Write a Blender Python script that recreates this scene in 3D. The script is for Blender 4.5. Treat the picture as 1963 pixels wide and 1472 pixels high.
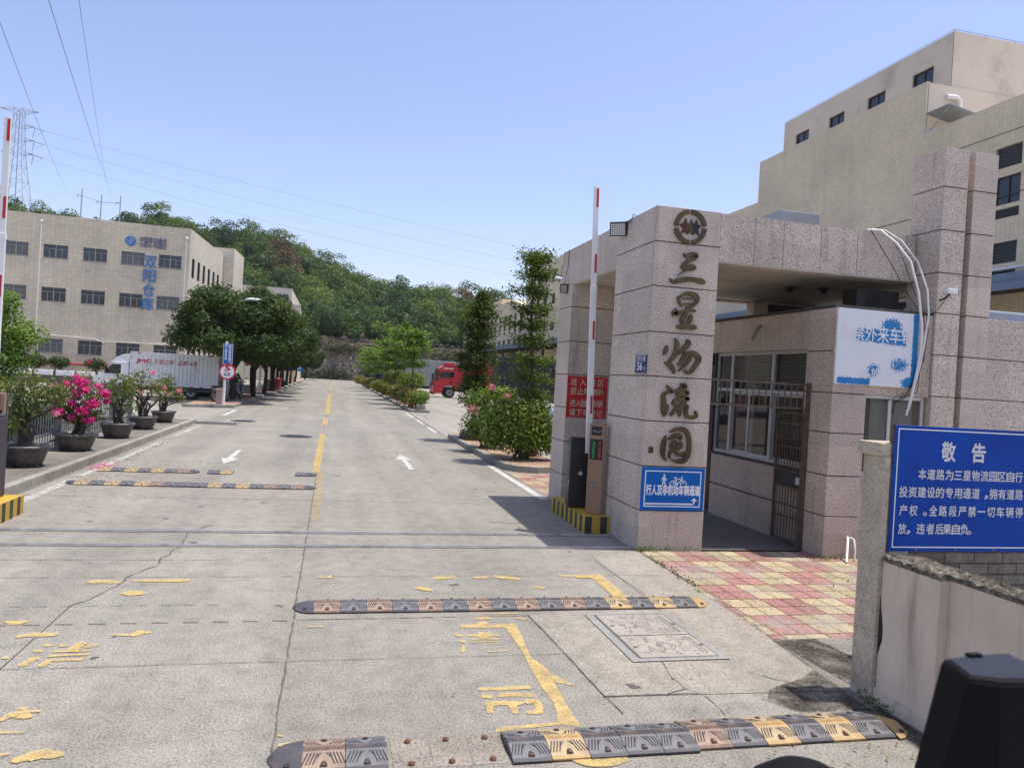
import bpy, bmesh, math, random
import numpy as np
from mathutils import Vector, Matrix

for _o in list(bpy.data.objects):
    bpy.data.objects.remove(_o)
scene = bpy.context.scene
COL = scene.collection
R_ = math.radians
random.seed(7)
RNG = np.random.default_rng(11)

# ------------------------------------------------------------------ camera
CAM_H = 2.2
cam = bpy.data.cameras.new('camera')
cam.sensor_width = 36.0
cam.lens = 26.41
cam.clip_start = 0.05
cam.clip_end = 3000.0
cam.dof.use_dof = True
cam.dof.focus_distance = 14.0
cam.dof.aperture_fstop = 5.6
camo = bpy.data.objects.new('camera', cam)
COL.objects.link(camo)
camo.matrix_world = Matrix(((0.9712681, -0.0555300, -(0.2314187), 0.0), (-0.2307113, 0.0189163, -(0.9728384), 0.0), (0.0583993, 0.9982778, -(-0.0055614), CAM_H), (0, 0, 0, 1)))
scene.camera = camo

# ------------------------------------------------------------------ light
SUN_V = Vector((0.255, -0.022, 1.0)).normalized()
world = bpy.data.worlds.new('World')
scene.world = world
world.use_nodes = True
wn = world.node_tree.nodes
wl_ = world.node_tree.links
wn.clear()
sky = wn.new('ShaderNodeTexSky')
sky.sky_type = 'NISHITA'
sky.sun_disc = False
sky.sun_elevation = math.asin(SUN_V.z)
sky.sun_rotation = math.atan2(SUN_V.x, SUN_V.y)
sky.air_density = 1.0
sky.dust_density = 1.6
sky.ozone_density = 1.6
bg = wn.new('ShaderNodeBackground')
bg.inputs['Strength'].default_value = 0.15
wo = wn.new('ShaderNodeOutputWorld')
# the blue of this hazy tropical noon is a little more violet than the model's
tint = wn.new('ShaderNodeMix')
tint.data_type = 'RGBA'
tint.blend_type = 'MULTIPLY'
tint.inputs[0].default_value = 1.0
tint.inputs[7].default_value = (0.91, 0.825, 0.88, 1.0)
wl_.new(sky.outputs[0], tint.inputs[6])
wl_.new(tint.outputs[2], bg.inputs[0])
wl_.new(bg.outputs[0], wo.inputs[0])
sun = bpy.data.lights.new('sun', 'SUN')
sun.energy = 3.1
sun.angle = R_(0.53)
sun.color = (1.0, 0.95, 0.86)
suno = bpy.data.objects.new('sun', sun)
COL.objects.link(suno)
suno.rotation_euler = SUN_V.to_track_quat('Z', 'Y').to_euler()
suno.location = (60, -10, 120)

scene.view_settings.view_transform = 'Standard'
scene.view_settings.look = 'None'
scene.view_settings.exposure = 0.75
scene.view_settings.gamma = 1.0
scene.view_settings.use_curve_mapping = False
scene.cycles.max_bounces = 6
scene.cycles.transparent_max_bounces = 12
scene.cycles.use_denoising = True

# ------------------------------------------------------------------ materials
def _new(name):
    m = bpy.data.materials.new(name)
    m.use_nodes = True
    nt = m.node_tree
    return m, nt, nt.nodes['Principled BSDF'], nt.nodes, nt.links

def _coord(N, L, scale=(1, 1, 1), kind='Object'):
    tc = N.new('ShaderNodeTexCoord')
    mp = N.new('ShaderNodeMapping')
    mp.inputs['Scale'].default_value = scale
    L.new(tc.outputs[kind], mp.inputs[0])
    return mp.outputs[0]

def _noise(N, L, vec, scale, detail=3.0, rough=0.55):
    n = N.new('ShaderNodeTexNoise')
    n.inputs['Scale'].default_value = scale
    n.inputs['Detail'].default_value = detail
    n.inputs['Roughness'].default_value = rough
    L.new(vec, n.inputs['Vector'])
    return n.outputs['Fac']

def _ramp(N, L, fac, stops):
    r = N.new('ShaderNodeValToRGB')
    e = r.color_ramp.elements
    while len(e) < len(stops):
        e.new(0.5)
    for i, (p, c) in enumerate(stops):
        e[i].position = p
        e[i].color = (c[0], c[1], c[2], 1) if hasattr(c, '__len__') else (c, c, c, 1)
    L.new(fac, r.inputs[0])
    return r.outputs[0]

def _mix(N, L, fac, a, b, mode='MIX'):
    m = N.new('ShaderNodeMix')
    m.data_type = 'RGBA'
    m.blend_type = mode
    for sock, val in ((m.inputs[0], fac), (m.inputs[6], a), (m.inputs[7], b)):
        if hasattr(val, 'links') or hasattr(val, 'is_linked'):
            L.new(val, sock)
        elif hasattr(val, '__len__'):
            sock.default_value = (val[0], val[1], val[2], 1)
        else:
            sock.default_value = val
    return m.outputs[2]

def _math(N, L, op, a, b=None, clamp=False):
    m = N.new('ShaderNodeMath')
    m.operation = op
    m.use_clamp = clamp
    for i, val in enumerate((a, b)):
        if val is None:
            continue
        if hasattr(val, 'is_linked'):
            L.new(val, m.inputs[i])
        else:
            m.inputs[i].default_value = val
    return m.outputs[0]

def _bump(N, L, b, h, strength=0.3, dist=0.01):
    bp = N.new('ShaderNodeBump')
    bp.inputs['Strength'].default_value = strength
    bp.inputs['Distance'].default_value = dist
    L.new(h, bp.inputs['Height'])
    L.new(bp.outputs[0], b.inputs['Normal'])

def mat(name, c, rough=0.6, metal=0.0, var=0.12, vscale=3.0, spec=0.4, bump=0.0, dirt=0.0, dirtcol=(0.12, 0.09, 0.06), dscale=2.0, emit=0.0):
    m, nt, b, N, L = _new(name)
    b.inputs['Roughness'].default_value = rough
    b.inputs['Metallic'].default_value = metal
    b.inputs['Specular IOR Level'].default_value = spec
    v = _coord(N, L)
    col = None
    if var > 0:
        f = _noise(N, L, v, vscale, 5.0, 0.6)
        col = _ramp(N, L, f, [(0.25, [x * (1 - var) for x in c]), (0.75, [min(1, x * (1 + var)) for x in c])])
    if dirt > 0:
        f2 = _noise(N, L, v, dscale, 8.0, 0.7)
        fr = _ramp(N, L, f2, [(0.62 - dirt * 0.4, 0.0), (0.72, 1.0)])
        col = _mix(N, L, _math(N, L, 'MULTIPLY', fr, min(1.0, 0.4 + dirt)), col if col else c, dirtcol)
    if col is None:
        b.inputs['Base Color'].default_value = (*c, 1)
    else:
        L.new(col, b.inputs['Base Color'])
    if bump > 0:
        _bump(N, L, b, _noise(N, L, v, vscale * 12, 4.0), bump, 0.01)
    if emit > 0:
        b.inputs['Emission Color'].default_value = (*c, 1)
        b.inputs['Emission Strength'].default_value = emit
    return m

def granite_mat(name, base, dark, light, scale=58.0):
    m, nt, b, N, L = _new(name)
    v = _coord(N, L)
    f = _noise(N, L, v, scale, 3.0, 0.75)
    col = _ramp(N, L, f, [(0.37, dark), (0.455, base), (0.545, base), (0.62, light)])
    big = _noise(N, L, v, 0.9, 5.0, 0.6)
    col = _mix(N, L, 1.0, col, _ramp(N, L, big, [(0.3, (0.86, 0.84, 0.83)), (0.7, (1.08, 1.05, 1.03))]), 'MULTIPLY')
    # every slab has its own tone
    sl = N.new('ShaderNodeTexVoronoi')
    sl.inputs['Scale'].default_value = 1.0
    L.new(_coord(N, L, (1.4, 1.4, 1.7)), sl.inputs['Vector'])
    sl.inputs['Randomness'].default_value = 0.2
    sg = N.new('ShaderNodeSeparateColor')
    L.new(sl.outputs['Color'], sg.inputs[0])
    col = _mix(N, L, 1.0, col, _ramp(N, L, sg.outputs[0], [(0.0, (0.90, 0.89, 0.88)), (1.0, (1.07, 1.06, 1.05))]), 'MULTIPLY')
    # rain streaks and grime, long in z
    st = _noise(N, L, _coord(N, L, (5, 5, 0.5)), 1.0, 6.0, 0.65)
    col = _mix(N, L, _ramp(N, L, st, [(0.55, 0.0), (0.8, 0.55)]), col, (0.10, 0.085, 0.075))
    L.new(col, b.inputs['Base Color'])
    b.inputs['Roughness'].default_value = 0.55
    b.inputs['Specular IOR Level'].default_value = 0.3
    _bump(N, L, b, f, 0.25, 0.004)
    return m

def concrete_mat(name, c1, c2, grain=0.18, spots=True, scale=1.0, stain=(0.10, 0.085, 0.07), stain_amt=0.35):
    m, nt, b, N, L = _new(name)
    v = _coord(N, L)
    big = _noise(N, L, v, 0.45 * scale, 7.0, 0.62)
    col = _ramp(N, L, big, [(0.3, c1), (0.7, c2)])
    mid = _noise(N, L, v, 5.0, 6.0, 0.7)
    col = _mix(N, L, 1.0, col, _ramp(N, L, mid, [(0.25, 0.72), (0.5, 1.0), (0.8, 1.2)]), 'MULTIPLY')
    fine = _noise(N, L, v, 62.0, 3.0, 0.8)
    col = _mix(N, L, 1.0, col, _ramp(N, L, fine, [(0.36, 1 - grain * 2.2), (0.48, 1.0), (0.64, 1 + grain * 1.3)]), 'MULTIPLY')
    tr = _noise(N, L, _coord(N, L, (1.15, 0.07, 1.0)), 1.0, 5.0, 0.6)
    col = _mix(N, L, 1.0, col, _ramp(N, L, tr, [(0.36, (0.86, 0.855, 0.85)), (0.6, (1.06, 1.06, 1.05))]), 'MULTIPLY')
    st = _noise(N, L, _coord(N, L, (1.0, 0.55, 1.0)), 0.8, 9.0, 0.72)
    col = _mix(N, L, _math(N, L, 'MULTIPLY', _ramp(N, L, st, [(0.57, 0.0), (0.76, 1.0)]), stain_amt), col, stain)
    if spots:
        vo = N.new('ShaderNodeTexVoronoi')
        vo.inputs['Scale'].default_value = 3.4
        nz = N.new('ShaderNodeTexNoise')
        nz.inputs['Scale'].default_value = 9.0
        L.new(v, nz.inputs['Vector'])
        dv = N.new('ShaderNodeVectorMath')
        dv.operation = 'MULTIPLY_ADD'
        dv.inputs[1].default_value = (0.16, 0.10, 0.0)
        L.new(nz.outputs['Color'], dv.inputs[0])
        L.new(v, dv.inputs[2])
        L.new(dv.outputs[0], vo.inputs['Vector'])
        rnd = N.new('ShaderNodeSeparateColor')
        L.new(vo.outputs['Color'], rnd.inputs[0])
        lim = _math(N, L, 'MULTIPLY', _math(N, L, 'POWER', rnd.outputs[0], 6.0), 0.18)
        sp = _math(N, L, 'MULTIPLY', _math(N, L, 'LESS_THAN', vo.outputs['Distance'], lim), 0.78)
        col = _mix(N, L, sp, col, (0.045, 0.042, 0.04))
    L.new(col, b.inputs['Base Color'])
    b.inputs['Roughness'].default_value = 0.85
    b.inputs['Specular IOR Level'].default_value = 0.25
    _bump(N, L, b, fine, 0.2, 0.004)
    return m

def tilewall_mat(name, c, mortar, bw, rh, ms=0.012, var=0.08):
    m, nt, b, N, L = _new(name)
    tc = N.new('ShaderNodeTexCoord')
    sx = N.new('ShaderNodeSeparateXYZ')
    L.new(tc.outputs['Object'], sx.inputs[0])
    cb = N.new('ShaderNodeCombineXYZ')
    L.new(_math(N, L, 'ADD', sx.outputs[0], sx.outputs[1]), cb.inputs[0])
    L.new(sx.outputs[2], cb.inputs[1])
    bt = N.new('ShaderNodeTexBrick')
    bt.offset = 0.0
    bt.inputs['Scale'].default_value = 1.0
    bt.inputs['Mortar Size'].default_value = ms
    bt.inputs['Mortar Smooth'].default_value = 0.2
    bt.inputs['Brick Width'].default_value = bw
    bt.inputs['Row Height'].default_value = rh
    bt.inputs['Bias'].default_value = 0.0
    bt.inputs['Color1'].default_value = (*[x * (1 - var) for x in c], 1)
    bt.inputs['Color2'].default_value = (*[x * (1 + var) for x in c], 1)
    bt.inputs['Mortar'].default_value = (*mortar, 1)
    L.new(cb.outputs[0], bt.inputs['Vector'])
    v = tc.outputs['Object']
    big = _noise(N, L, v, 0.22, 6.0, 0.6)
    col = _mix(N, L, 1.0, bt.outputs[0], _ramp(N, L, big, [(0.3, (0.86, 0.85, 0.84)), (0.7, (1.08, 1.07, 1.05))]), 'MULTIPLY')
    st = _noise(N, L, _coord(N, L, (1.3, 1.3, 0.10)), 1.0, 7.0, 0.7)
    col = _mix(N, L, _math(N, L, 'MULTIPLY', _ramp(N, L, st, [(0.55, 0.0), (0.8, 1.0)]), 0.22), col, (0.14, 0.12, 0.09))
    L.new(col, b.inputs['Base Color'])
    b.inputs['Roughness'].default_value = 0.6
    b.inputs['Specular IOR Level'].default_value = 0.25
    return m

def leaf_mat(name, stops, trans=0.28, rough=0.5):
    m, nt, b, N, L = _new(name)
    at = N.new('ShaderNodeAttribute')
    at.attribute_name = 'rnd'
    col = _ramp(N, L, at.outputs['Fac'], stops)
    L.new(col, b.inputs['Base Color'])
    b.inputs['Roughness'].default_value = rough
    b.inputs['Specular IOR Level'].default_value = 0.2
    tr = N.new('ShaderNodeBsdfTranslucent')
    L.new(_mix(N, L, 1.0, col, (1.5, 1.6, 0.7), 'MULTIPLY'), tr.inputs[0])
    ms = N.new('ShaderNodeMixShader')
    ms.inputs[0].default_value = trans
    L.new(b.outputs[0], ms.inputs[1])
    L.new(tr.outputs[0], ms.inputs[2])
    L.new(ms.outputs[0], N['Material Output'].inputs['Surface'])
    return m

def paint_mat(name, c, wear=0.5, scale=7.0):
    """thin road paint, chipped and rubbed away where the noise is high"""
    m, nt, b, N, L = _new(name)
    v = _coord(N, L)
    f = _noise(N, L, v, scale, 9.0, 0.72)
    f3 = _noise(N, L, v, 70.0, 4.0, 0.75)
    tot = _math(N, L, 'ADD', _math(N, L, 'MULTIPLY', f, 0.56), _math(N, L, 'MULTIPLY', f3, 0.44))
    a = _ramp(N, L, tot, [(0.60 - 0.26 * wear, 1.0), (0.76 - 0.22 * wear, 0.0)])
    f2 = _noise(N, L, v, 3.0, 5.0, 0.6)
    L.new(_ramp(N, L, f2, [(0.3, [x * 0.85 for x in c]), (0.7, c)]), b.inputs['Base Color'])
    b.inputs['Roughness'].default_value = 0.9
    b.inputs['Specular IOR Level'].default_value = 0.1
    L.new(_math(N, L, 'MULTIPLY', a, 0.88), b.inputs['Alpha'])
    return m

def glass_mat(name, tint=(0.75, 0.82, 0.85), refl=0.12):
    m, nt, b, N, L = _new(name)
    t = N.new('ShaderNodeBsdfTransparent')
    t.inputs[0].default_value = (*tint, 1)
    g = N.new('ShaderNodeBsdfGlossy')
    g.inputs['Roughness'].default_value = 0.03
    lw = N.new('ShaderNodeLayerWeight')
    lw.inputs[0].default_value = 0.35
    ms = N.new('ShaderNodeMixShader')
    L.new(_math(N, L, 'ADD', _math(N, L, 'MULTIPLY', lw.outputs['Fresnel'], 0.5), refl, True), ms.inputs[0])
    L.new(t.outputs[0], ms.inputs[1])
    L.new(g.outputs[0], ms.inputs[2])
    L.new(ms.outputs[0], N['Material Output'].inputs['Surface'])
    return m

# ------------------------------------------------------------------ geometry helpers
def wloc(o):
    v = Vector((0, 0, 0))
    while o is not None:
        v = v + o.location
        o = o.parent
    return v

_TXT = {}
def text_geom(body, bold=0.0):
    key = (body, bold)
    if key not in _TXT:
        c = bpy.data.curves.new('lettering', 'FONT')
        c.body = body
        c.size = 1.0
        c.offset = bold
        c.resolution_u = 3
        o = bpy.data.objects.new('lettering', c)
        COL.objects.link(o)
        dg = bpy.context.evaluated_depsgraph_get()
        me = o.evaluated_get(dg).to_mesh()
        vs = [(v.co.x, v.co.y) for v in me.vertices]
        fs = [tuple(p.vertices) for p in me.polygons]
        o.evaluated_get(dg).to_mesh_clear()
        bpy.data.objects.remove(o)
        bpy.data.curves.remove(c)
        _TXT[key] = (vs, fs)
    return _TXT[key]

class MB:
    def __init__(s):
        s.v, s.f, s.mi, s.sm = [], [], [], []
    def add(s, vs, fs, m=0, smooth=False):
        o = len(s.v)
        s.v.extend([tuple(p) for p in vs])
        for f in fs:
            s.f.append(tuple(i + o for i in f))
            s.mi.append(m)
            s.sm.append(smooth)
    def box(s, x0, x1, y0, y1, z0, z1, m=0):
        s.add([(x0, y0, z0), (x1, y0, z0), (x1, y1, z0), (x0, y1, z0), (x0, y0, z1), (x1, y0, z1), (x1, y1, z1), (x0, y1, z1)],
              [(0, 3, 2, 1), (4, 5, 6, 7), (0, 1, 5, 4), (1, 2, 6, 5), (2, 3, 7, 6), (3, 0, 4, 7)], m)
    def bbox(s, x0, x1, y0, y1, z0, z1, b=0.01, m=0):
        """box with chamfered edges"""
        bm = bmesh.new()
        bmesh.ops.create_cube(bm, size=1.0)
        for v in bm.verts:
            v.co = Vector(((x0 + x1) / 2 + v.co.x * (x1 - x0), (y0 + y1) / 2 + v.co.y * (y1 - y0), (z0 + z1) / 2 + v.co.z * (z1 - z0)))
        bmesh.ops.bevel(bm, geom=list(bm.edges), offset=b, segments=2, affect='EDGES', profile=0.6)
        bm.verts.index_update()
        s.add([v.co[:] for v in bm.verts], [[v.index for v in f.verts] for f in bm.faces], m)
        bm.free()
    def extr(s, poly, vec, m=0):
        """closed prism: planar polygon (3D points) swept by vec"""
        n = len(poly)
        a = [Vector(p) for p in poly]
        vec = Vector(vec)
        b = [p + vec for p in a]
        nrm = Vector((0, 0, 0))
        for i in range(n):
            nrm += (a[i] - a[0]).cross(a[(i + 1) % n] - a[0])
        if nrm.dot(vec) > 0:
            fs = [tuple(reversed(range(n)))] + [tuple(range(n, 2 * n))] + [(i, (i + 1) % n, n + (i + 1) % n, n + i) for i in range(n)]
        else:
            fs = [tuple(range(n))] + [tuple(reversed(range(n, 2 * n)))] + [((i + 1) % n, i, n + i, n + (i + 1) % n) for i in range(n)]
        s.add(a + b, fs, m)
    def prism(s, poly, z0, z1, m=0):
        s.extr([(p[0], p[1], z0) for p in poly], (0, 0, z1 - z0), m)
    def quad(s, pts, m=0):
        s.add(pts, [tuple(range(len(pts)))], m)
    def tube(s, pts, r, n=8, m=0, caps=True, smooth=True):
        pts = [Vector(p) for p in pts]
        k = len(pts)
        rs = r if hasattr(r, '__len__') else [r] * k
        vs = []
        prev = None
        for i, p in enumerate(pts):
            t = (pts[min(i + 1, k - 1)] - pts[max(i - 1, 0)])
            t = t.normalized() if t.length > 1e-9 else Vector((0, 0, 1))
            if prev is None:
                ref = Vector((0, 0, 1)) if abs(t.z) < 0.9 else Vector((1, 0, 0))
                u = t.cross(ref).normalized()
            else:
                u = (prev - t * prev.dot(t))
                u = u.normalized() if u.length > 1e-6 else t.orthogonal().normalized()
            prev = u
            w = t.cross(u)
            for j in range(n):
                a = 2 * math.pi * j / n
                vs.append(p + (u * math.cos(a) + w * math.sin(a)) * rs[i])
        fs = []
        for i in range(k - 1):
            for j in range(n):
                fs.append((i * n + j, i * n + (j + 1) % n, (i + 1) * n + (j + 1) % n, (i + 1) * n + j))
        s.add(vs, fs, m, smooth)
        if caps:
            s.add(vs[:n], [tuple(reversed(range(n)))], m)
            s.add(vs[-n:], [tuple(range(n))], m)
    def lathe(s, prof, c=(0, 0, 0), n=20, m=0, smooth=True, sx=1.0, sy=1.0):
        vs, fs = [], []
        for r, z in prof:
            for j in range(n):
                a = 2 * math.pi * j / n
                vs.append((c[0] + r * math.cos(a) * sx, c[1] + r * math.sin(a) * sy, c[2] + z))
        for i in range(len(prof) - 1):
            for j in range(n):
                fs.append((i * n + j, i * n + (j + 1) % n, (i + 1) * n + (j + 1) % n, (i + 1) * n + j))
        s.add(vs, fs, m, smooth)
    def disc(s, c, r, axis=(0, 0, 1), n=20, m=0, th=0.0):
        ax = Vector(axis).normalized()
        u = ax.orthogonal().normalized()
        w = ax.cross(u)
        ps = [Vector(c) + (u * math.cos(2 * math.pi * j / n) + w * math.sin(2 * math.pi * j / n)) * r for j in range(n)]
        if th:
            s.extr(ps, ax * th, m)
        else:
            s.quad(ps, m)
    def ell(s, c, r, m=0, nu=12, nv=8):
        vs, fs = [], []
        for i in range(nv + 1):
            t = math.pi * i / nv
            for j in range(nu):
                a = 2 * math.pi * j / nu
                vs.append((c[0] + r[0] * math.sin(t) * math.cos(a), c[1] + r[1] * math.sin(t) * math.sin(a), c[2] + r[2] * math.cos(t)))
        for i in range(nv):
            for j in range(nu):
                fs.append((i * nu + j, (i + 1) * nu + j, (i + 1) * nu + (j + 1) % nu, i * nu + (j + 1) % nu))
        s.add(vs, fs, m, True)
    def text(s, body, org, ux, uy, h, m=0, bold=0.0, width=None, align='L', th=0.0, slant=0.0, gap=None):
        """lettering laid on the plane (org, ux, uy); h = height of a full-size character"""
        vs, fs = text_geom(body, 0.0)
        if not vs:
            return
        x0 = min(v[0] for v in vs)
        x1 = max(v[0] for v in vs)
        sy = h / 0.88
        sx = sy if width is None else width / (x1 - x0)
        off = {'L': -x0, 'C': -(x0 + x1) / 2, 'R': -x1}[align]
        org, ux, uy = Vector(org), Vector(ux).normalized(), Vector(uy).normalized()
        nrm = ux.cross(uy)
        P = []
        for x, y in vs:
            yy = (y + 0.08) * sy
            P.append(org + ux * ((x + off) * sx + slant * yy) + uy * yy + nrm * th)
        s.add(P, fs, m)
        if bold > 0:
            # heavier weight: the same outline again, shifted a little, each sheet just proud of the last
            for q, (ox, oy) in enumerate(((1, 0), (-1, 0), (0, 1), (0, -1))):
                k = ux * (ox * bold * sx) + uy * (oy * bold * sy) + nrm * (0.0002 * (q + 1))
                s.add([p + k for p in P], fs, m)
        if th > 0:
            # side walls: boundary edges
            cnt = {}
            for f in fs:
                for i in range(len(f)):
                    e = (f[i], f[(i + 1) % len(f)])
                    cnt[e] = cnt.get(e, 0) + 1
            o = len(s.v)
            Q = [p - nrm * th for p in P]
            base = o
            s.v.extend([tuple(p) for p in P] + [tuple(q) for q in Q])
            n = len(P)
            for (a, b) in cnt:
                if (b, a) not in cnt:
                    s.f.append((base + b, base + a, base + n + a, base + n + b))
                    s.mi.append(m)
                    s.sm.append(False)
    def stroke(s, pts, place, th=0.0, m=0, sub=5, jag=0.0, rng=random):
        """brush stroke: (x, y, half width) points, smoothed, round ends; place(x, y, h) gives the 3D point"""
        P = []
        n = len(pts)
        if n > 2:
            for i in range(n - 1):
                p0, p1, p2, p3 = pts[max(i - 1, 0)], pts[i], pts[i + 1], pts[min(i + 2, n - 1)]
                for k in range(sub):
                    t = k / sub
                    P.append(tuple(0.5 * (2 * p1[j] + (p2[j] - p0[j]) * t + (2 * p0[j] - 5 * p1[j] + 4 * p2[j] - p3[j]) * t * t + (3 * p1[j] - p0[j] - 3 * p2[j] + p3[j]) * t ** 3) for j in range(3)))
            P.append(pts[-1])
        else:
            for k in range(sub * 2 + 1):
                t = k / (sub * 2)
                P.append(tuple(pts[0][j] * (1 - t) + pts[1][j] * t for j in range(3)))
        Lf, Rt = [], []
        k = len(P)
        for i, p in enumerate(P):
            a, b = P[max(i - 1, 0)], P[min(i + 1, k - 1)]
            dx, dy = b[0] - a[0], b[1] - a[1]
            l = math.hypot(dx, dy) or 1
            dx, dy = dx / l, dy / l
            w = abs(p[2])
            w1, w2 = w * (1 + jag * rng.uniform(-1, 1)), w * (1 + jag * rng.uniform(-1, 1))
            if i == 0:
                for aa in (0.5,):
                    Lf.append((p[0] - dx * w * 0.7, p[1] - dy * w * 0.7))
                    Rt.append((p[0] - dx * w * 0.7, p[1] - dy * w * 0.7))
            Lf.append((p[0] - dy * w1, p[1] + dx * w1))
            Rt.append((p[0] + dy * w2, p[1] - dx * w2))
            if i == k - 1:
                Lf.append((p[0] + dx * w * 0.7, p[1] + dy * w * 0.7))
                Rt.append((p[0] + dx * w * 0.7, p[1] + dy * w * 0.7))
        q = len(Lf)
        V = [place(x, y, th) for x, y in Lf] + [place(x, y, th) for x, y in Rt]
        F = [(i, q + i, q + i + 1, i + 1) for i in range(q - 1)]
        s.add(V, F, m)
        if th > 0:
            W = [place(x, y, 0) for x, y in Lf] + [place(x, y, 0) for x, y in Rt]
            G = []
            for i in range(q - 1):
                G.append((i, i + 1, 2 * q + i + 1, 2 * q + i))
                G.append((q + i + 1, q + i, 3 * q + i, 3 * q + i + 1))
            s.add(V + W, G, m)
    def build(s, name, mats, parent=None, world=True):
        me = bpy.data.meshes.new(name)
        if parent is not None and world:
            w = wloc(parent)
            vs = [(p[0] - w.x, p[1] - w.y, p[2] - w.z) for p in s.v]
        else:
            vs = s.v
        me.from_pydata(vs, [], s.f)
        for m in (mats if isinstance(mats, (list, tuple)) else [mats]):
            me.materials.append(m)
        me.polygons.foreach_set('material_index', s.mi)
        me.polygons.foreach_set('use_smooth', s.sm)
        me.update()
        o = bpy.data.objects.new(name, me)
        COL.objects.link(o)
        if parent is not None:
            o.parent = parent
        return o

def tag(o, label=None, cat=None, group=None, kind=None):
    if label: o['label'] = label
    if cat: o['category'] = cat
    if group: o['group'] = group
    if kind: o['kind'] = kind
    return o

def empty(name, loc=(0, 0, 0), label=None, cat=None, group=None, rz=0.0):
    o = bpy.data.objects.new(name, None)
    o.empty_display_size = 0.2
    o.location = loc
    o.rotation_euler = (0, 0, rz)
    COL.objects.link(o)
    return tag(o, label, cat, group)

def copy_tree(o, parent=None):
    c = o.copy()
    COL.objects.link(c)
    if parent is not None:
        c.parent = parent
    for ch in list(o.children):
        copy_tree(ch, c)
    return c

def facade(mb, p0, p1, z0, z1, holes, depth=0.14, m=0):
    """a wall face from p0 to p1 (outside on the right hand) with openings (u0, u1, z0, z1) and their reveals"""
    p0, p1 = Vector((p0[0], p0[1], 0)), Vector((p1[0], p1[1], 0))
    d = (p1 - p0)
    ln = d.length
    d.normalize()
    nin = Vector((-d.y, d.x, 0))
    us = sorted(set([0.0, ln] + [h[0] for h in holes] + [h[1] for h in holes]))
    zs = sorted(set([z0, z1] + [h[2] for h in holes] + [h[3] for h in holes]))
    P = lambda u, z, k=0.0: tuple(p0 + d * u + nin * k + Vector((0, 0, z)))
    for i in range(len(us) - 1):
        for j in range(len(zs) - 1):
            uc, zc = (us[i] + us[i + 1]) / 2, (zs[j] + zs[j + 1]) / 2
            if any(h[0] < uc < h[1] and h[2] < zc < h[3] for h in holes):
                continue
            mb.quad([P(us[i], zs[j]), P(us[i + 1], zs[j]), P(us[i + 1], zs[j + 1]), P(us[i], zs[j + 1])], m)
    for (a, b, c, e) in holes:
        mb.quad([P(a, c), P(a, e), P(a, e, depth), P(a, c, depth)], m)
        mb.quad([P(b, e), P(b, c), P(b, c, depth), P(b, e, depth)], m)
        mb.quad([P(a, e), P(b, e), P(b, e, depth), P(a, e, depth)], m)
        mb.quad([P(b, c), P(a, c), P(a, c, depth), P(b, c, depth)], m)

# ------------------------------------------------------------------ foliage
def leaf_cloud(P, N, L, asp=0.5, jit=0.5, rnd=None, rng=RNG):
    """arrays for many single leaves: centre, facing, length"""
    n = len(P)
    N = N + rng.normal(0, jit, (n, 3))
    N /= np.linalg.norm(N, axis=1)[:, None] + 1e-9
    T = rng.normal(0, 1, (n, 3))
    U = np.cross(N, T)
    U /= np.linalg.norm(U, axis=1)[:, None] + 1e-9
    V = np.cross(N, U)
    L = np.broadcast_to(L, (n,)) * rng.uniform(0.7, 1.25, n)
    h = (L * 0.5)[:, None]
    w = (L * 0.5 * asp)[:, None]
    co = np.empty((n, 4, 3))
    co[:, 0] = P - V * h
    co[:, 1] = P + U * w - V * h * 0.1
    co[:, 2] = P + V * h
    co[:, 3] = P - U * w - V * h * 0.1
    if rnd is None:
        rnd = rng.uniform(0, 1, n)
    return co.reshape(-1, 3), rnd

def sphere_pts(n, rng=RNG):
    v = rng.normal(0, 1, (n, 3))
    return v / np.linalg.norm(v, axis=1)[:, None]

def lobe_leaves(lobes, dens, L, asp=0.5, jit=0.5, up=0.35, inner=0.75, tint=0.35, rng=RNG, shell=(0.78, 1.08)):
    """leaves over the shells of ellipsoid lobes [(cx,cy,cz,rx,ry,rz)], skipping those deep inside another lobe"""
    PP, NN, RR = [], [], []
    LB = np.array(lobes, float)
    for i, lb in enumerate(LB):
        c, r = lb[:3], lb[3:6]
        area = 4 * math.pi * ((r[0] * r[1]) ** 1.6 / 3 + (r[0] * r[2]) ** 1.6 / 3 + (r[1] * r[2]) ** 1.6 / 3) ** (1 / 1.6)
        n = max(8, int(area * dens))
        s = sphere_pts(n, rng)
        k = rng.uniform(shell[0], shell[1], n) ** 1.0
        p = c + s * r * k[:, None]
        keep = np.ones(n, bool)
        for j in range(len(LB)):
            if j != i:
                q = (p - LB[j, :3]) / LB[j, 3:6]
                keep &= (q * q).sum(1) > inner * inner
        p, s = p[keep], s[keep]
        PP.append(p)
        NN.append(s + np.array([0, 0, up]))
        RR.append(np.clip(rng.uniform(0, 1, len(p)) * (1 - tint) + rng.uniform(0, 1) * tint, 0, 1))
    P, N, Rn = np.concatenate(PP), np.concatenate(NN), np.concatenate(RR)
    return leaf_cloud(P, N, L, asp, jit, Rn, rng)

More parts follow.
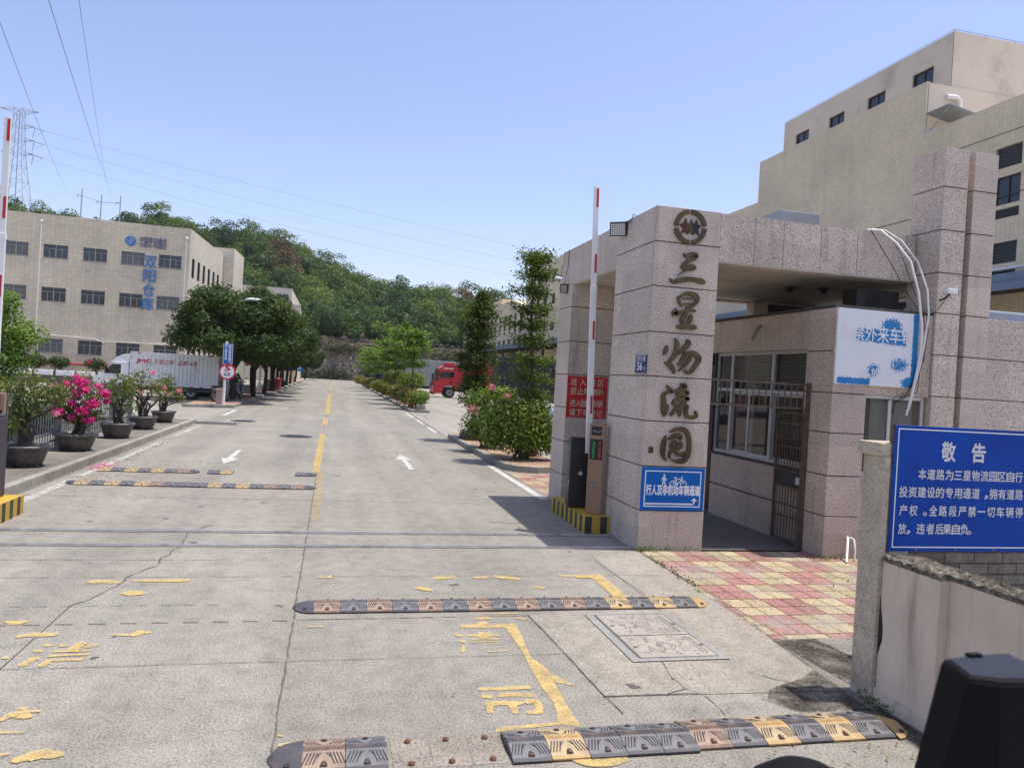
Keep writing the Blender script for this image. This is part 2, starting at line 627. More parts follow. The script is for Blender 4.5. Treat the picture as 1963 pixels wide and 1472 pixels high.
def leaf_obj(name, parts, mats, parent=None, world=True, cores=None, core_rnd=0.4):
    """parts: list of (co, rnd, material index); cores: solid inner lobes of the same leaf mass"""
    co = np.concatenate([p[0] for p in parts])
    rn = np.concatenate([p[1] for p in parts])
    mi = np.concatenate([np.full(len(p[1]), p[2], np.int32) for p in parts])
    nq = len(rn)
    loops = np.arange(nq * 4, dtype=np.int32)
    starts = np.arange(nq, dtype=np.int32) * 4
    if cores is not None and len(cores):
        bm = bmesh.new()
        bmesh.ops.create_icosphere(bm, subdivisions=2, radius=1.0)
        bm.verts.index_update()
        sv = np.array([v.co[:] for v in bm.verts])
        sf = np.array([[v.index for v in f.verts] for f in bm.faces], np.int32)
        bm.free()
        cv, cf = [], []
        off = len(co)
        for lb in cores:
            lb = np.array(lb, float)
            k = 1.0 + RNG.normal(0, 0.07, len(sv))
            cv.append(lb[:3] + sv * lb[3:6] * k[:, None])
            cf.append(sf + off)
            off += len(sv)
        cf = np.concatenate(cf)
        co = np.concatenate([co] + cv)
        nt = len(cf)
        starts = np.concatenate([starts, nq * 4 + np.arange(nt, dtype=np.int32) * 3])
        loops = np.concatenate([loops, cf.reshape(-1).astype(np.int32)])
        rn = np.concatenate([rn, np.full(nt, core_rnd)])
        mi = np.concatenate([mi, np.zeros(nt, np.int32)])
    if parent is not None and world:
        co = co - np.array(wloc(parent)[:])
    me = bpy.data.meshes.new(name)
    me.vertices.add(len(co))
    me.vertices.foreach_set('co', co.astype(np.float32).reshape(-1))
    me.loops.add(len(loops))
    me.loops.foreach_set('vertex_index', loops)
    me.polygons.add(len(starts))
    me.polygons.foreach_set('loop_start', starts)
    try:
        tot = np.diff(np.append(starts, len(loops))).astype(np.int32)
        me.polygons.foreach_set('loop_total', tot)
    except Exception:
        pass
    for m in (mats if isinstance(mats, (list, tuple)) else [mats]):
        me.materials.append(m)
    me.polygons.foreach_set('material_index', mi)
    me.update(calc_edges=True)
    at = me.attributes.new('rnd', 'FLOAT', 'FACE')
    at.data.foreach_set('value', rn.astype(np.float32))
    me.validate()
    o = bpy.data.objects.new(name, me)
    COL.objects.link(o)
    if parent is not None:
        o.parent = parent
    return o

# ------------------------------------------------------------------ traced brush strokes (metres, half width)
GOLD=[
 [[(4.517,4.045,0.007),(4.567,4.014,0.024),(4.634,4.045,0.030),(4.700,4.035,0.036),(4.694,4.006,0.030),(4.614,3.963,0.030),(4.556,3.914,0.022),(4.511,3.874,0.018),(4.535,3.840,0.020)],[(4.530,3.851,0.028),(4.611,3.863,0.044),(4.677,3.865,0.038),(4.712,3.859,0.016)],[(4.563,3.811,0.011),(4.505,3.774,0.008),(4.459,3.742,0.004)],[(4.342,3.688,0.007),(4.392,3.648,0.025),(4.502,3.682,0.036),(4.622,3.704,0.031),(4.727,3.702,0.032),(4.806,3.692,0.037),(4.851,3.671,0.025)]],
 [[(4.482,3.460,0.014),(4.493,3.397,0.020),(4.543,3.333,0.014)],[(4.517,3.455,0.018),(4.575,3.499,0.024),(4.661,3.511,0.030),(4.746,3.474,0.038),(4.755,3.414,0.032),(4.698,3.350,0.020),(4.647,3.322,0.016)],[(4.554,3.426,0.010),(4.613,3.447,0.009),(4.684,3.433,0.010)],[(4.575,3.364,0.012),(4.687,3.377,0.012)],[(4.455,3.291,0.012),(4.445,3.242,0.036),(4.429,3.213,0.028),(4.489,3.230,0.032),(4.565,3.260,0.020),(4.658,3.291,0.020),(4.742,3.277,0.012)],[(4.621,3.328,0.020),(4.617,3.248,0.024),(4.578,3.181,0.034),(4.547,3.131,0.024),(4.619,3.096,0.024)],[(4.680,3.221,0.016),(4.676,3.156,0.030),(4.636,3.089,0.020)],[(4.492,3.047,0.020),(4.569,3.053,0.038),(4.656,3.051,0.024),(4.726,3.056,0.036),(4.766,3.045,0.018)]],
 [[(4.354,2.783,0.010),(4.351,2.719,0.032),(4.326,2.660,0.014)],[(4.468,2.886,0.008),(4.506,2.825,0.030),(4.495,2.737,0.028),(4.467,2.639,0.032),(4.402,2.572,0.024)],[(4.343,2.552,0.012),(4.414,2.525,0.034),(4.478,2.457,0.024),(4.483,2.409,0.007)],[(4.650,2.875,0.022),(4.671,2.828,0.034),(4.606,2.760,0.032),(4.541,2.692,0.024)],[(4.644,2.707,0.028),(4.606,2.624,0.029),(4.547,2.533,0.018)],[(4.653,2.699,0.020),(4.739,2.713,0.028),(4.821,2.662,0.037),(4.834,2.607,0.034),(4.779,2.515,0.028),(4.714,2.439,0.024),(4.634,2.458,0.014)],[(4.716,2.671,0.022),(4.686,2.597,0.025),(4.613,2.513,0.020),(4.552,2.452,0.010)]],
 [[(4.385,2.251,0.006),(4.433,2.203,0.025),(4.477,2.167,0.025),(4.400,2.150,0.021),(4.349,2.105,0.030),(4.364,2.005,0.038),(4.362,1.904,0.034),(4.377,1.827,0.014)],[(4.425,1.983,0.011),(4.416,1.915,0.017),(4.389,1.838,0.011)],[(4.593,2.279,0.013),(4.655,2.249,0.039),(4.580,2.202,0.025),(4.527,2.174,0.020)],[(4.673,2.182,0.025),(4.698,2.158,0.030),(4.620,2.145,0.045),(4.544,2.124,0.025)],[(4.670,2.088,0.025),(4.721,2.082,0.025),(4.626,2.061,0.034),(4.534,2.056,0.025),(4.501,2.004,0.021),(4.558,1.981,0.021)],[(4.684,2.021,0.021),(4.639,1.993,0.030),(4.543,1.929,0.026),(4.473,1.846,0.020)],[(4.605,1.958,0.025),(4.602,1.890,0.026),(4.604,1.835,0.010)],[(4.704,1.988,0.026),(4.691,1.903,0.026),(4.714,1.844,0.026),(4.789,1.831,0.026),(4.853,1.859,0.021),(4.831,1.919,0.008)]],
 [[(4.420,1.569,0.007),(4.399,1.467,0.035),(4.387,1.366,0.035),(4.402,1.282,0.026),(4.452,1.231,0.011)],[(4.480,1.622,0.011),(4.578,1.660,0.025),(4.689,1.656,0.031),(4.754,1.574,0.031),(4.772,1.447,0.031),(4.766,1.328,0.031),(4.707,1.241,0.035),(4.616,1.221,0.025),(4.528,1.237,0.011)],[(4.468,1.521,0.020),(4.548,1.566,0.035),(4.621,1.569,0.035),(4.635,1.523,0.020)],[(4.570,1.499,0.020),(4.511,1.429,0.031),(4.584,1.356,0.020)],[(4.645,1.485,0.021),(4.629,1.442,0.048),(4.596,1.390,0.024)],[(4.540,1.396,0.024),(4.490,1.327,0.017),(4.494,1.260,0.011)],[(4.581,1.339,0.025),(4.656,1.316,0.026),(4.729,1.352,0.015)]],
]
PAINT=[
 [(1.127,5.182,0.027),(1.310,5.176,0.027),(1.488,5.180,0.027)],
 [(1.129,5.061,0.030),(1.187,5.050,0.025)],
 [(1.247,5.050,0.027),(1.321,5.073,0.033),(1.481,5.052,0.029)],
 [(1.129,4.933,0.029),(1.257,4.943,0.032),(1.372,4.931,0.025)],
 [(1.410,4.947,0.035),(1.469,4.941,0.035),(1.472,4.865,0.031),(1.451,4.790,0.030),(1.376,4.783,0.022)],
 [(1.145,4.931,0.027),(1.124,4.809,0.023)],
 [(1.306,4.938,0.032),(1.289,4.788,0.026)],
 [(1.388,6.713,0.033),(1.514,6.723,0.033)],
 [(1.233,6.276,0.020),(1.367,6.267,0.029),(1.504,6.264,0.018)],
 [(1.361,6.343,0.030),(1.351,6.209,0.028)],
 [(1.424,6.339,0.023),(1.387,6.207,0.022)],
 [(1.257,6.180,0.014),(1.475,6.177,0.013)],
 [(1.245,6.112,0.009),(1.451,6.115,0.009)],
 [(1.140,6.311,0.027),(1.168,6.265,0.026)],
 [(1.152,6.164,0.023),(1.175,6.120,0.023)],
 [(1.158,6.023,0.014),(1.126,5.892,0.012)],
 [(1.347,6.060,0.008),(1.470,6.063,0.008)],
 [(1.332,5.889,0.009),(1.495,5.904,0.014)],
 [(1.204,8.078,0.058),(1.403,8.124,0.048)],
 [(1.635,8.105,0.044),(1.787,8.118,0.045)],
 [(1.886,8.131,0.053),(2.002,8.100,0.052),(2.120,8.014,0.029)],
 [(2.231,7.714,0.044),(2.302,7.680,0.037)],
 [(1.482,6.847,0.010),(1.666,6.845,0.018),(1.807,6.849,0.013)],
 [(1.756,6.711,0.015),(1.835,6.683,0.021)],
 [(2.622,8.156,0.019),(2.847,8.138,0.050),(3.039,8.125,0.065)],
 [(-1.994,6.264,0.029),(-1.944,6.261,0.024)],
 [(-2.023,6.158,0.029),(-1.971,6.136,0.023)],
 [(-2.012,5.871,0.032),(-1.965,6.007,0.033)],
 [(-1.880,6.250,0.026),(-1.851,6.248,0.022)],
 [(-1.773,6.140,0.039),(-1.754,6.295,0.042)],
 [(-1.693,6.205,0.029),(-1.636,6.255,0.029)],
 [(-1.884,6.127,0.017),(-1.644,6.131,0.021)],
 [(-1.888,6.036,0.025),(-1.755,6.049,0.016),(-1.644,6.058,0.027)],
 [(-1.857,5.955,0.022),(-1.653,5.954,0.022)],
 [(-1.874,5.846,0.029),(-1.858,5.950,0.031)],
 [(-2.186,7.991,0.043),(-2.083,8.010,0.060),(-1.913,7.969,0.032)],
 [(-1.808,8.036,0.028),(-1.575,8.032,0.041),(-1.310,8.027,0.054)],
 [(-1.808,7.600,0.022),(-1.719,7.611,0.084),(-1.602,7.593,0.025)],
 [(-2.466,6.829,0.022),(-2.379,6.798,0.056),(-2.320,6.843,0.020)],
 [(-2.249,6.465,0.025),(-2.179,6.504,0.052),(-2.003,6.510,0.042)],
 [(-1.593,6.477,0.013),(-1.461,6.448,0.021)],
 [(-1.426,6.439,0.034),(-1.386,6.499,0.048),(-1.320,6.502,0.021)],
 [(-1.808,4.999,0.015),(-1.782,5.055,0.024),(-1.735,5.081,0.055),(-1.670,5.034,0.031)],
 [(-1.762,5.156,0.018),(-1.723,5.162,0.017)],
 [(-1.728,5.107,0.019),(-1.638,5.110,0.015)],
 [(-1.746,4.838,0.017),(-1.624,4.837,0.017)],
 [(-1.644,4.572,0.019),(-1.606,4.583,0.013)],
 [(-1.548,4.496,0.025),(-1.487,4.537,0.051),(-1.420,4.553,0.051),(-1.333,4.535,0.025)],
 [(-2.184,6.029,0.020),(-2.152,6.021,0.020)],
 [(-0.189,4.510,0.014),(-0.078,4.533,0.022),(0.107,4.537,0.013),(0.414,4.528,0.008)],
 [(-0.100,6.570,0.012),(0.033,6.562,0.015)],
 [(-0.050,8.134,0.018),(0.095,8.132,0.036)],
 [(0.968,7.717,0.055),(1.081,7.620,0.043)],
 [(-0.198,4.634,0.012),(-0.174,4.624,0.010)],
 [(1.488,4.148,0.026),(1.620,4.097,0.050),(1.798,4.135,0.034)],
]

# ------------------------------------------------------------------ palette
GRAN = granite_mat('granite', (0.565, 0.487, 0.415), (0.17, 0.14, 0.12), (0.80, 0.72, 0.635), 62.0)
GRAN2 = granite_mat('granite_pier', (0.56, 0.465, 0.385), (0.18, 0.145, 0.12), (0.78, 0.68, 0.59), 62.0)
MORTAR = mat('mortar', (0.15, 0.115, 0.095), 0.9, vscale=8)
PLASTER = mat('plaster', (0.56, 0.51, 0.44), 0.8, var=0.1, dirt=0.35, dirtcol=(0.30, 0.25, 0.19), dscale=1.2)
ROADM = concrete_mat('road_concrete', (0.210, 0.196, 0.166), (0.272, 0.255, 0.220), 0.26)
YARDM = concrete_mat('yard_concrete', (0.255, 0.235, 0.20), (0.305, 0.283, 0.245), 0.12, False, 0.4)
SIDEM = concrete_mat('pavement_concrete', (0.145, 0.132, 0.112), (0.225, 0.206, 0.178), 0.24, False, 2.0, (0.07, 0.06, 0.05), 0.75)
PATCHM = concrete_mat('patch_concrete', (0.25, 0.227, 0.186), (0.308, 0.281, 0.234), 0.22, True, 0.8, (0.22, 0.19, 0.15), 0.35)
KERBM = concrete_mat('kerb_concrete', (0.24, 0.225, 0.19), (0.34, 0.32, 0.275), 0.2, False, 2.0, (0.12, 0.10, 0.08), 0.5)
SEAMM = mat('seam_tar', (0.10, 0.09, 0.08), 0.95, vscale=9)
STEEL = mat('steel_rail', (0.55, 0.53, 0.52), 0.4, 0.8, 0.2, 6.0, dirt=0.25, dirtcol=(0.13, 0.09, 0.06), dscale=5.0)
YELP = paint_mat('yellow_road_paint', (0.56, 0.415, 0.175), 0.50, 8.0)
YELL = paint_mat('yellow_line_paint', (0.60, 0.43, 0.16), 0.62, 5.0)
YELD = paint_mat('worn_yellow_line_paint', (0.60, 0.43, 0.16), 1.0, 5.0)
WHIP = paint_mat('white_road_paint', (0.62, 0.61, 0.57), 0.50, 6.0)
BLACKR = mat('black_rubber', (0.060, 0.056, 0.062), 0.42, 0, 0.25, 6.0, 0.5, dirt=0.25, dirtcol=(0.20, 0.14, 0.09), dscale=5.0)
BROWNR = mat('worn_brown_rubber', (0.22, 0.135, 0.085), 0.55, 0, 0.4, 14.0, 0.4, dirt=0.65, dirtcol=(0.06, 0.05, 0.05), dscale=9.0)
YELLR = mat('yellow_rubber', (0.40, 0.265, 0.105), 0.55, 0, 0.2, 10.0, 0.4, dirt=0.35, dirtcol=(0.22, 0.14, 0.09), dscale=7.0)
GROOVEM = mat('rubber_groove', (0.03, 0.028, 0.03), 0.8, var=0.2)
BOLTM = mat('rusty_bolt', (0.16, 0.075, 0.04), 0.7, 0.4, 0.3, 30)
WHITEM = mat('white_paint', (0.78, 0.78, 0.76), 0.45, var=0.04, dirt=0.18, dirtcol=(0.45, 0.42, 0.38))
DARKM = mat('dark_metal', (0.045, 0.042, 0.05), 0.5, 0.2, 0.2, 5)
GREYM = mat('grey_metal', (0.30, 0.32, 0.34), 0.45, 0.4, 0.15, 4, dirt=0.2)
ALUM = mat('aluminium', (0.55, 0.55, 0.55), 0.45, 0.35, 0.08, 4, dirt=0.15)
RUSTM = mat('rusty_iron', (0.135, 0.102, 0.078), 0.6, 0.35, 0.35, 14, dirt=0.4, dirtcol=(0.075, 0.04, 0.022), dscale=9)
SIGNBLUE = mat('sign_blue', (0.002, 0.115, 0.42), 0.6, var=0.10, vscale=2.5, spec=0.2, dirt=0.1, dirtcol=(0.02, 0.06, 0.2))
NOTICEBLUE = mat('notice_blue', (0.002, 0.052, 0.33), 0.6, var=0.25, vscale=1.6, spec=0.2, dirt=0.12, dirtcol=(0.02, 0.03, 0.10), dscale=4)
PLATEBLUE = mat('plate_blue', (0.012, 0.022, 0.13), 0.35, var=0.1)
SIGNWHITE = mat('sign_white', (0.76, 0.77, 0.78), 0.5, var=0.05, vscale=8)
SIGNCREAM = mat('sign_cream', (0.62, 0.50, 0.36), 0.6, var=0.1, vscale=9)
SIGNRED = mat('sign_red', (0.48, 0.020, 0.022), 0.5, var=0.12, vscale=3)
RINGRED = mat('ring_red', (0.50, 0.03, 0.05), 0.45, var=0.08)
GOLDM = mat('tarnished_gold', (0.125, 0.082, 0.036), 0.38, 0.55, 0.35, 9.0, 0.5, dirt=0.55, dirtcol=(0.035, 0.026, 0.016), dscale=6.0)
BLACKM = mat('black_plastic', (0.012, 0.012, 0.014), 0.4, var=0.1)
RUBBER = mat('tyre_rubber', (0.03, 0.03, 0.032), 0.8, var=0.2)
DGLASS = mat('dark_window_glass', (0.018, 0.022, 0.035), 0.08, 0, 0.3, 0.7, 0.6)
CARGLASS = mat('vehicle_glass', (0.015, 0.018, 0.022), 0.06, 0, 0.2, 1.0, 0.6)
BARK = mat('bark', (0.095, 0.075, 0.058), 0.9, 0, 0.35, 8.0, 0.2, bump=0.5)
BARKP = mat('pale_bark', (0.17, 0.145, 0.115), 0.9, 0, 0.3, 8.0, 0.2, bump=0.5)
SOIL = mat('soil', (0.11, 0.075, 0.05), 0.95, 0, 0.35, 9.0, 0.1, bump=0.6)
PIPEW = mat('white_pipe', (0.72, 0.70, 0.68), 0.5, var=0.06, dirt=0.15, dirtcol=(0.4, 0.36, 0.3))
CABLEB = mat('black_cable', (0.02, 0.02, 0.022), 0.6, var=0)

def ground_poly(name, poly, z, m, kind='structure', thick=0.0):
    b = MB()
    if thick:
        b.prism(poly, z - thick, z)
    else:
        b.quad([(p[0], p[1], z) for p in poly])
    o = b.build(name, m)
    tag(o, kind=kind)
    return o

def rect(x0, x1, y0, y1):
    return [(x0, y0), (x1, y0), (x1, y1), (x0, y1)]

# ------------------------------------------------------------------ ground, road, pavements
ground_poly('ground', rect(-1500, 1500, -1500, 1500), -0.012, YARDM)
ground_poly('road', rect(-4.66, 4.13, -12, 168), 0.0, ROADM)
ground_poly('road_patch', [(1.99, 4.97), (2.7, 4.95), (3.95, 4.9), (4.06, 7.0), (4.08, 8.8), (4.1, 9.38), (3.35, 9.1), (3.3, 6.86), (1.90, 6.80)], 0.004, PATCHM)

b = MB()
def seam(pts, w=0.012, z=0.0055, jag=0.0):
    P = []
    for i in range(len(pts) - 1):
        (x0, y0), (x1, y1) = pts[i], pts[i + 1]
        n = max(1, int(math.hypot(x1 - x0, y1 - y0) / 0.10)) if jag else 1
        for k in range(n):
            t = k / n
            P.append((x0 + (x1 - x0) * t + random.uniform(-jag, jag), y0 + (y1 - y0) * t + random.uniform(-jag, jag)))
    P.append(pts[-1])
    for i in range(len(P) - 1):
        (x0, y0), (x1, y1) = P[i], P[i + 1]
        l = math.hypot(x1 - x0, y1 - y0) or 1
        ww = w * (random.uniform(0.35, 1.25) if jag else 1)
        nx, ny = -(y1 - y0) / l * ww / 2, (x1 - x0) / l * ww / 2
        b.quad([(x0 + nx, y0 + ny, z), (x0 - nx, y0 - ny, z), (x1 - nx, y1 - ny, z), (x1 + nx, y1 + ny, z)])
seam([(-0.22, 1.0), (-0.235, 60)], 0.015, jag=0.007)
seam([(-0.25, 60), (-0.25, 160)], 0.03)
seam([(-2.12, 3.2), (-2.122, 7.24)], 0.009)
seam([(-2.122, 7.24), (-2.007, 7.55), (-1.93, 7.74), (-1.91, 7.97), (-1.864, 8.27), (-1.73, 8.63), (-1.72, 8.89), (-1.66, 9.46), (-1.68, 10.3), (-1.44, 10.85)], 0.013, jag=0.03)
for y, x0, x1, w in ((8.86, -4.6, -1.0, 0.014), (8.165, -4.6, 4.0, 0.012), (5.80, -4.0, 2.0, 0.010), (12.9, -4.6, 4.0, 0.018), (10.75, -4.6, 4.0, 0.012), (17.6, -4.6, 4.0, 0.02), (22.4, -4.6, 4.0, 0.02), (27.3, -4.6, 4.0, 0.022), (32.1, -4.6, 4.0, 0.025), (37, -4.6, 4, 0.03), (43, -4.6, 4, 0.03), (50, -4.6, 4, 0.04), (58, -4.6, 4, 0.04), (67, -4.6, 4, 0.05)):
    seam([(x0, y), ((x0 + x1) / 2, y + 0.012), (x1, y + 0.004)], w * .62, jag=0.004)
for k in range(16):
    seam([(-4.0 + k * 0.24, 6.74 + 0.001 * k), (-4.0 + k * 0.24 + 0.13, 6.742)], 0.012)
    seam([(-4.0 + k * 0.2, 7.23), (-4.0 + k * 0.2 + 0.10, 7.232)], 0.008)
seam([(-0.2, 6.765), (1.9, 6.78)], 0.012, jag=0.003)
seam([(1.90, 6.80), (1.95, 6.0), (1.99, 4.97), (2.02, 4.7)], 0.010, 0.0072, jag=0.006)
seam([(1.98, 4.98), (2.7, 4.96)], 0.012, 0.0072, jag=0.004)
seam([(2.70, 5.6), (2.62, 5.25), (2.66, 5.05), (2.74, 4.9), (2.72, 4.6)], 0.009, 0.0072, jag=0.016)
seam([(2.66, 5.05), (2.48, 4.98)], 0.010, 0.0072, jag=0.012)
seam([(3.3, 5.3), (3.6, 5.0), (3.75, 4.95)], 0.008, 0.0072, jag=0.012)
seam([(4.09, 9.2), (4.08, 7.1), (3.92, 5.4)], 0.014, 0.0072, jag=0.01)
seam([(3.3, 8.8), (3.35, 7.4)], 0.006, 0.0072, jag=0.008)
seam([(4.06, 16), (4.08, 26)], 0.03, jag=0.004)
seam([(-4.62, 12.6), (-4.62, 27.5)], 0.03, jag=0.01)
seam([(4.1, 27), (4.28, 43)], 0.035, jag=0.006)
tag(b.build('road_seams', SEAMM), kind='structure')

# paint on the road: single brush strokes of worn stencil lettering and boxes
b = MB()
rp = random.Random(3)
for st in PAINT:
    if len(st) >= 2:
        zz = 0.0052 + 0.00005 * PAINT.index(st)
        b.stroke(st, lambda x, y, h: (x, y, zz), sub=4, jag=0.3, rng=rp)
MAIN = [(1.217, 6.553), (1.377, 6.56), (1.40, 6.62), (1.47, 6.61), (1.49, 6.54), (1.716, 6.552), (1.69, 6.25), (1.68, 6.042), (1.66, 5.76), (1.70, 5.55), (1.735, 5.397), (1.79, 5.27), (1.841, 5.182), (1.692, 5.25), (1.69, 5.05), (1.668, 4.877), (1.675, 4.70), (1.673, 4.548), (1.537, 4.58), (1.3, 4.575), (1.113, 4.541), (1.115, 4.60), (1.35, 4.62), (1.54, 4.64), (1.57, 4.75), (1.593, 4.917), (1.572, 5.154), (1.58, 5.527), (1.611, 5.908), (1.60, 6.2), (1.599, 6.45), (1.4, 6.46), (1.204, 6.473)]
b.quad([(x + rp.uniform(-.012, .012), y + rp.uniform(-.012, .012), 0.0048) for x, y in MAIN])
b.quad([(x, y, 0.0086) for x, y in [(2.80, 8.175), (3.135, 8.19), (3.11, 7.27), (2.965, 7.27), (2.975, 8.05), (2.80, 8.07)]])
tag(b.build('yellow_road_marking', YELP), kind='structure')
b = MB()
for y0, y1, w in ((16.4, 26.1, .16), (30.2, 34.0, .2), (37.2, 69, .24), (78, 88, .26), (96, 106, .28), (114, 124, .3)):
    b.quad([(-0.33, y0, 0.0085), (-0.33 + w, y0, 0.0085), (-0.33 + w, y1, 0.0085), (-0.33, y1, 0.0085)])
tag(b.build('yellow_centre_line', YELL), kind='structure')
b = MB()
b.quad([(-0.22, 11.2, 0.0085), (-0.08, 11.2, 0.0085), (-0.08, 16.4, 0.0085), (-0.22, 16.4, 0.0085)])
tag(b.build('worn_centre_line', YELD), kind='structure')
b = MB()
for x0, x1, y0, y1 in ((-4.5, -4.3, 33.5, 37.6), (3.86, 4.02, 13.4, 18.8), (3.88, 4.02, 28.6, 31.4), (3.92, 4.06, 33.2, 36.0), (3.96, 4.12, 38.2, 42.0)):
    b.quad([(x0, y0, 0.0085), (x1, y0, 0.0085), (x1, y1, 0.0085), (x0, y1, 0.0085)])
def arrow(cx, yt, ys, sgn):
    # head towards yt, tail at ys
    L = ys - yt
    yb = yt + L * 0.38
    b.quad([(cx, yt, 0.0085), (cx + 0.2 * sgn, yb, 0.0085), (cx - 0.2 * sgn, yb, 0.0085)])
    b.quad([(cx - 0.065 * sgn, yb, 0.0085), (cx + 0.065 * sgn, yb, 0.0085), (cx + 0.06 * sgn, ys, 0.0085), (cx - 0.06 * sgn, ys, 0.0085)])
arrow(-2.22, 17.3, 20.2, -1)
arrow(1.86, 20.4, 17.3, 1)
tag(b.build('white_road_marking', WHIP), kind='structure')
b = MB()
for x0, x1, y0, y1 in ((-4.42, -4.25, 11.9, 14.6), (-4.42, -4.28, 15.0, 21.5), (-4.42, -4.28, 23.2, 27.4)):
    b.quad([(x0, y0, 0.0085), (x1, y0, 0.0085), (x1, y1, 0.0085), (x0, y1, 0.0085)])
tag(b.build('worn_white_line', paint_mat('worn_white_line_paint', (0.60, 0.58, 0.53), 0.72, 4.0)), kind='structure')

# gate rails let into the road
for i, (y, nm) in enumerate(((10.33, 'farther'), (9.54, 'nearer'))):
    b = MB()
    b.box(-9.5, 4.12, y - 0.011, y + 0.011, 0.012, 0.028)
    b.box(-9.5, 4.12, y - 0.03, y + 0.03, 0.004, 0.013)
    tag(b.build('gate_rail', STEEL), 'steel sliding gate rail across the road, the %s of the two' % nm, 'rail', 'sliding gate rails')

# ---- left pavement with its kerb
b = MB()
y = 11.6
while y < 28.4:
    b.bbox(-4.81, -4.66, y + 0.004, y + 0.99, -0.05, 0.15, 0.012)
    y += 1.0
tag(b.build('kerb', KERBM), kind='structure')
ground_poly('pavement', rect(-7.0, -4.81, 11.6, 28.4), 0.14, SIDEM, thick=0.3)

# ---- coloured paving by the gate (two by two blocks of one colour)
m, nt, pb, N, L = _new('paving_tiles')
tc = N.new('ShaderNodeTexCoord')
mp = N.new('ShaderNodeMapping')
mp.inputs['Location'].default_value = (-4.12 / 0.46, -9.38 / 0.545, 0)
mp.inputs['Scale'].default_value = (1 / 0.46, 1 / 0.545, 1)
L.new(tc.outputs['Object'], mp.inputs[0])
ck = N.new('ShaderNodeTexChecker')
ck.inputs['Scale'].default_value = 1.0
ck.inputs[1].default_value = (0.44, 0.36, 0.225, 1)
ck.inputs[2].default_value = (0.36, 0.19, 0.165, 1)
sh = N.new('ShaderNodeVectorMath')
sh.operation = 'ADD'
sh.inputs[1].default_value = (1000.0, 1000.0, 0.5)
L.new(mp.outputs[0], sh.inputs[0])
L.new(sh.outputs[0], ck.inputs[0])
bt = N.new('ShaderNodeTexBrick')
bt.offset = 0.0
for k_, v_ in (('Scale', 1.0), ('Mortar Size', 0.018), ('Brick Width', 0.5), ('Row Height', 0.5), ('Mortar Smooth', 0.1)):
    bt.inputs[k_].default_value = v_
bt.inputs['Color1'].default_value = (0.80, 0.80, 0.80, 1)
bt.inputs['Color2'].default_value = (1.12, 1.12, 1.12, 1)
bt.inputs['Mortar'].default_value = (0.22, 0.20, 0.17, 1)
L.new(sh.outputs[0], bt.inputs['Vector'])
col = _mix(N, L, 1.0, ck.outputs[0], bt.outputs[0], 'MULTIPLY')
ov = tc.outputs['Object']
wv = N.new('ShaderNodeTexVoronoi')
wv.feature = 'DISTANCE_TO_EDGE'
wv.inputs['Scale'].default_value = 16.0
L.new(ov, wv.inputs['Vector'])
col = _mix(N, L, 1.0, col, _ramp(N, L, wv.outputs['Distance'], [(0.0, 0.62), (0.10, 1.0)]), 'MULTIPLY')
wf = _noise(N, L, ov, 1.5, 8.0, 0.72)
col = _mix(N, L, _ramp(N, L, wf, [(0.49, 0.0), (0.66, 0.8)]), col, (0.29, 0.265, 0.235))
wf2 = _noise(N, L, ov, 2.4, 9.0, 0.75)
col = _mix(N, L, _ramp(N, L, wf2, [(0.56, 0.0), (0.72, 0.75)]), col, (0.14, 0.12, 0.10))
L.new(_mix(N, L, 1.0, col, _ramp(N, L, _noise(N, L, ov, 40, 3, 0.7), [(0.3, 0.78), (0.7, 1.15)]), 'MULTIPLY'), pb.inputs['Base Color'])
pb.inputs['Roughness'].default_value = 0.85
pb.inputs['Specular IOR Level'].default_value = 0.2
_bump(N, L, pb, wv.outputs['Distance'], 0.35, 0.01)
TILES = m
ground_poly('tiled_pavement', [(4.13, 9.38), (4.09, 8.3), (4.03, 7.15), (3.97, 6.0), (9.6, 6.0), (9.6, 9.38)], 0.006, TILES)
ground_poly('tiled_path', rect(4.13, 8.9, 13.75, 17.2), 0.002, TILES)
ground_poly('rough_concrete_strip', [(3.96, 6.0), (3.90, 5.3), (3.93, 3.0), (9.6, 3.0), (9.6, 6.0)], 0.006, SIDEM)
FLOORM = mat('dark_floor_tile', (0.13, 0.12, 0.115), 0.5, var=0.15, vscale=2)
ground_poly('passage_floor', rect(5.07, 6.74, 9.44, 13.7), 0.012, FLOORM)

# ---- islands with kerbs
BRICKP = tilewall_mat('brick_paver', (0.36, 0.235, 0.16), (0.15, 0.11, 0.08), 0.22, 0.11)
m, nt, pb, N, L = _new('red_pavers')
bt = N.new('ShaderNodeTexBrick')
for k_, v_ in (('Scale', 1.0), ('Mortar Size', 0.008), ('Brick Width', 0.24), ('Row Height', 0.12)):
    bt.inputs[k_].default_value = v_
bt.inputs['Color1'].default_value = (0.33, 0.19, 0.13, 1)
bt.inputs['Color2'].default_value = (0.43, 0.27, 0.17, 1)
bt.inputs['Mortar'].default_value = (0.14, 0.11, 0.09, 1)
v = _coord(N, L)
L.new(v, bt.inputs['Vector'])
L.new(_mix(N, L, _ramp(N, L, _noise(N, L, v, 1.6, 8, 0.7), [(0.45, 0), (0.7, 0.8)]), bt.outputs[0], (0.13, 0.095, 0.06)), pb.inputs['Base Color'])
pb.inputs['Roughness'].default_value = 0.9
PAVERS = m

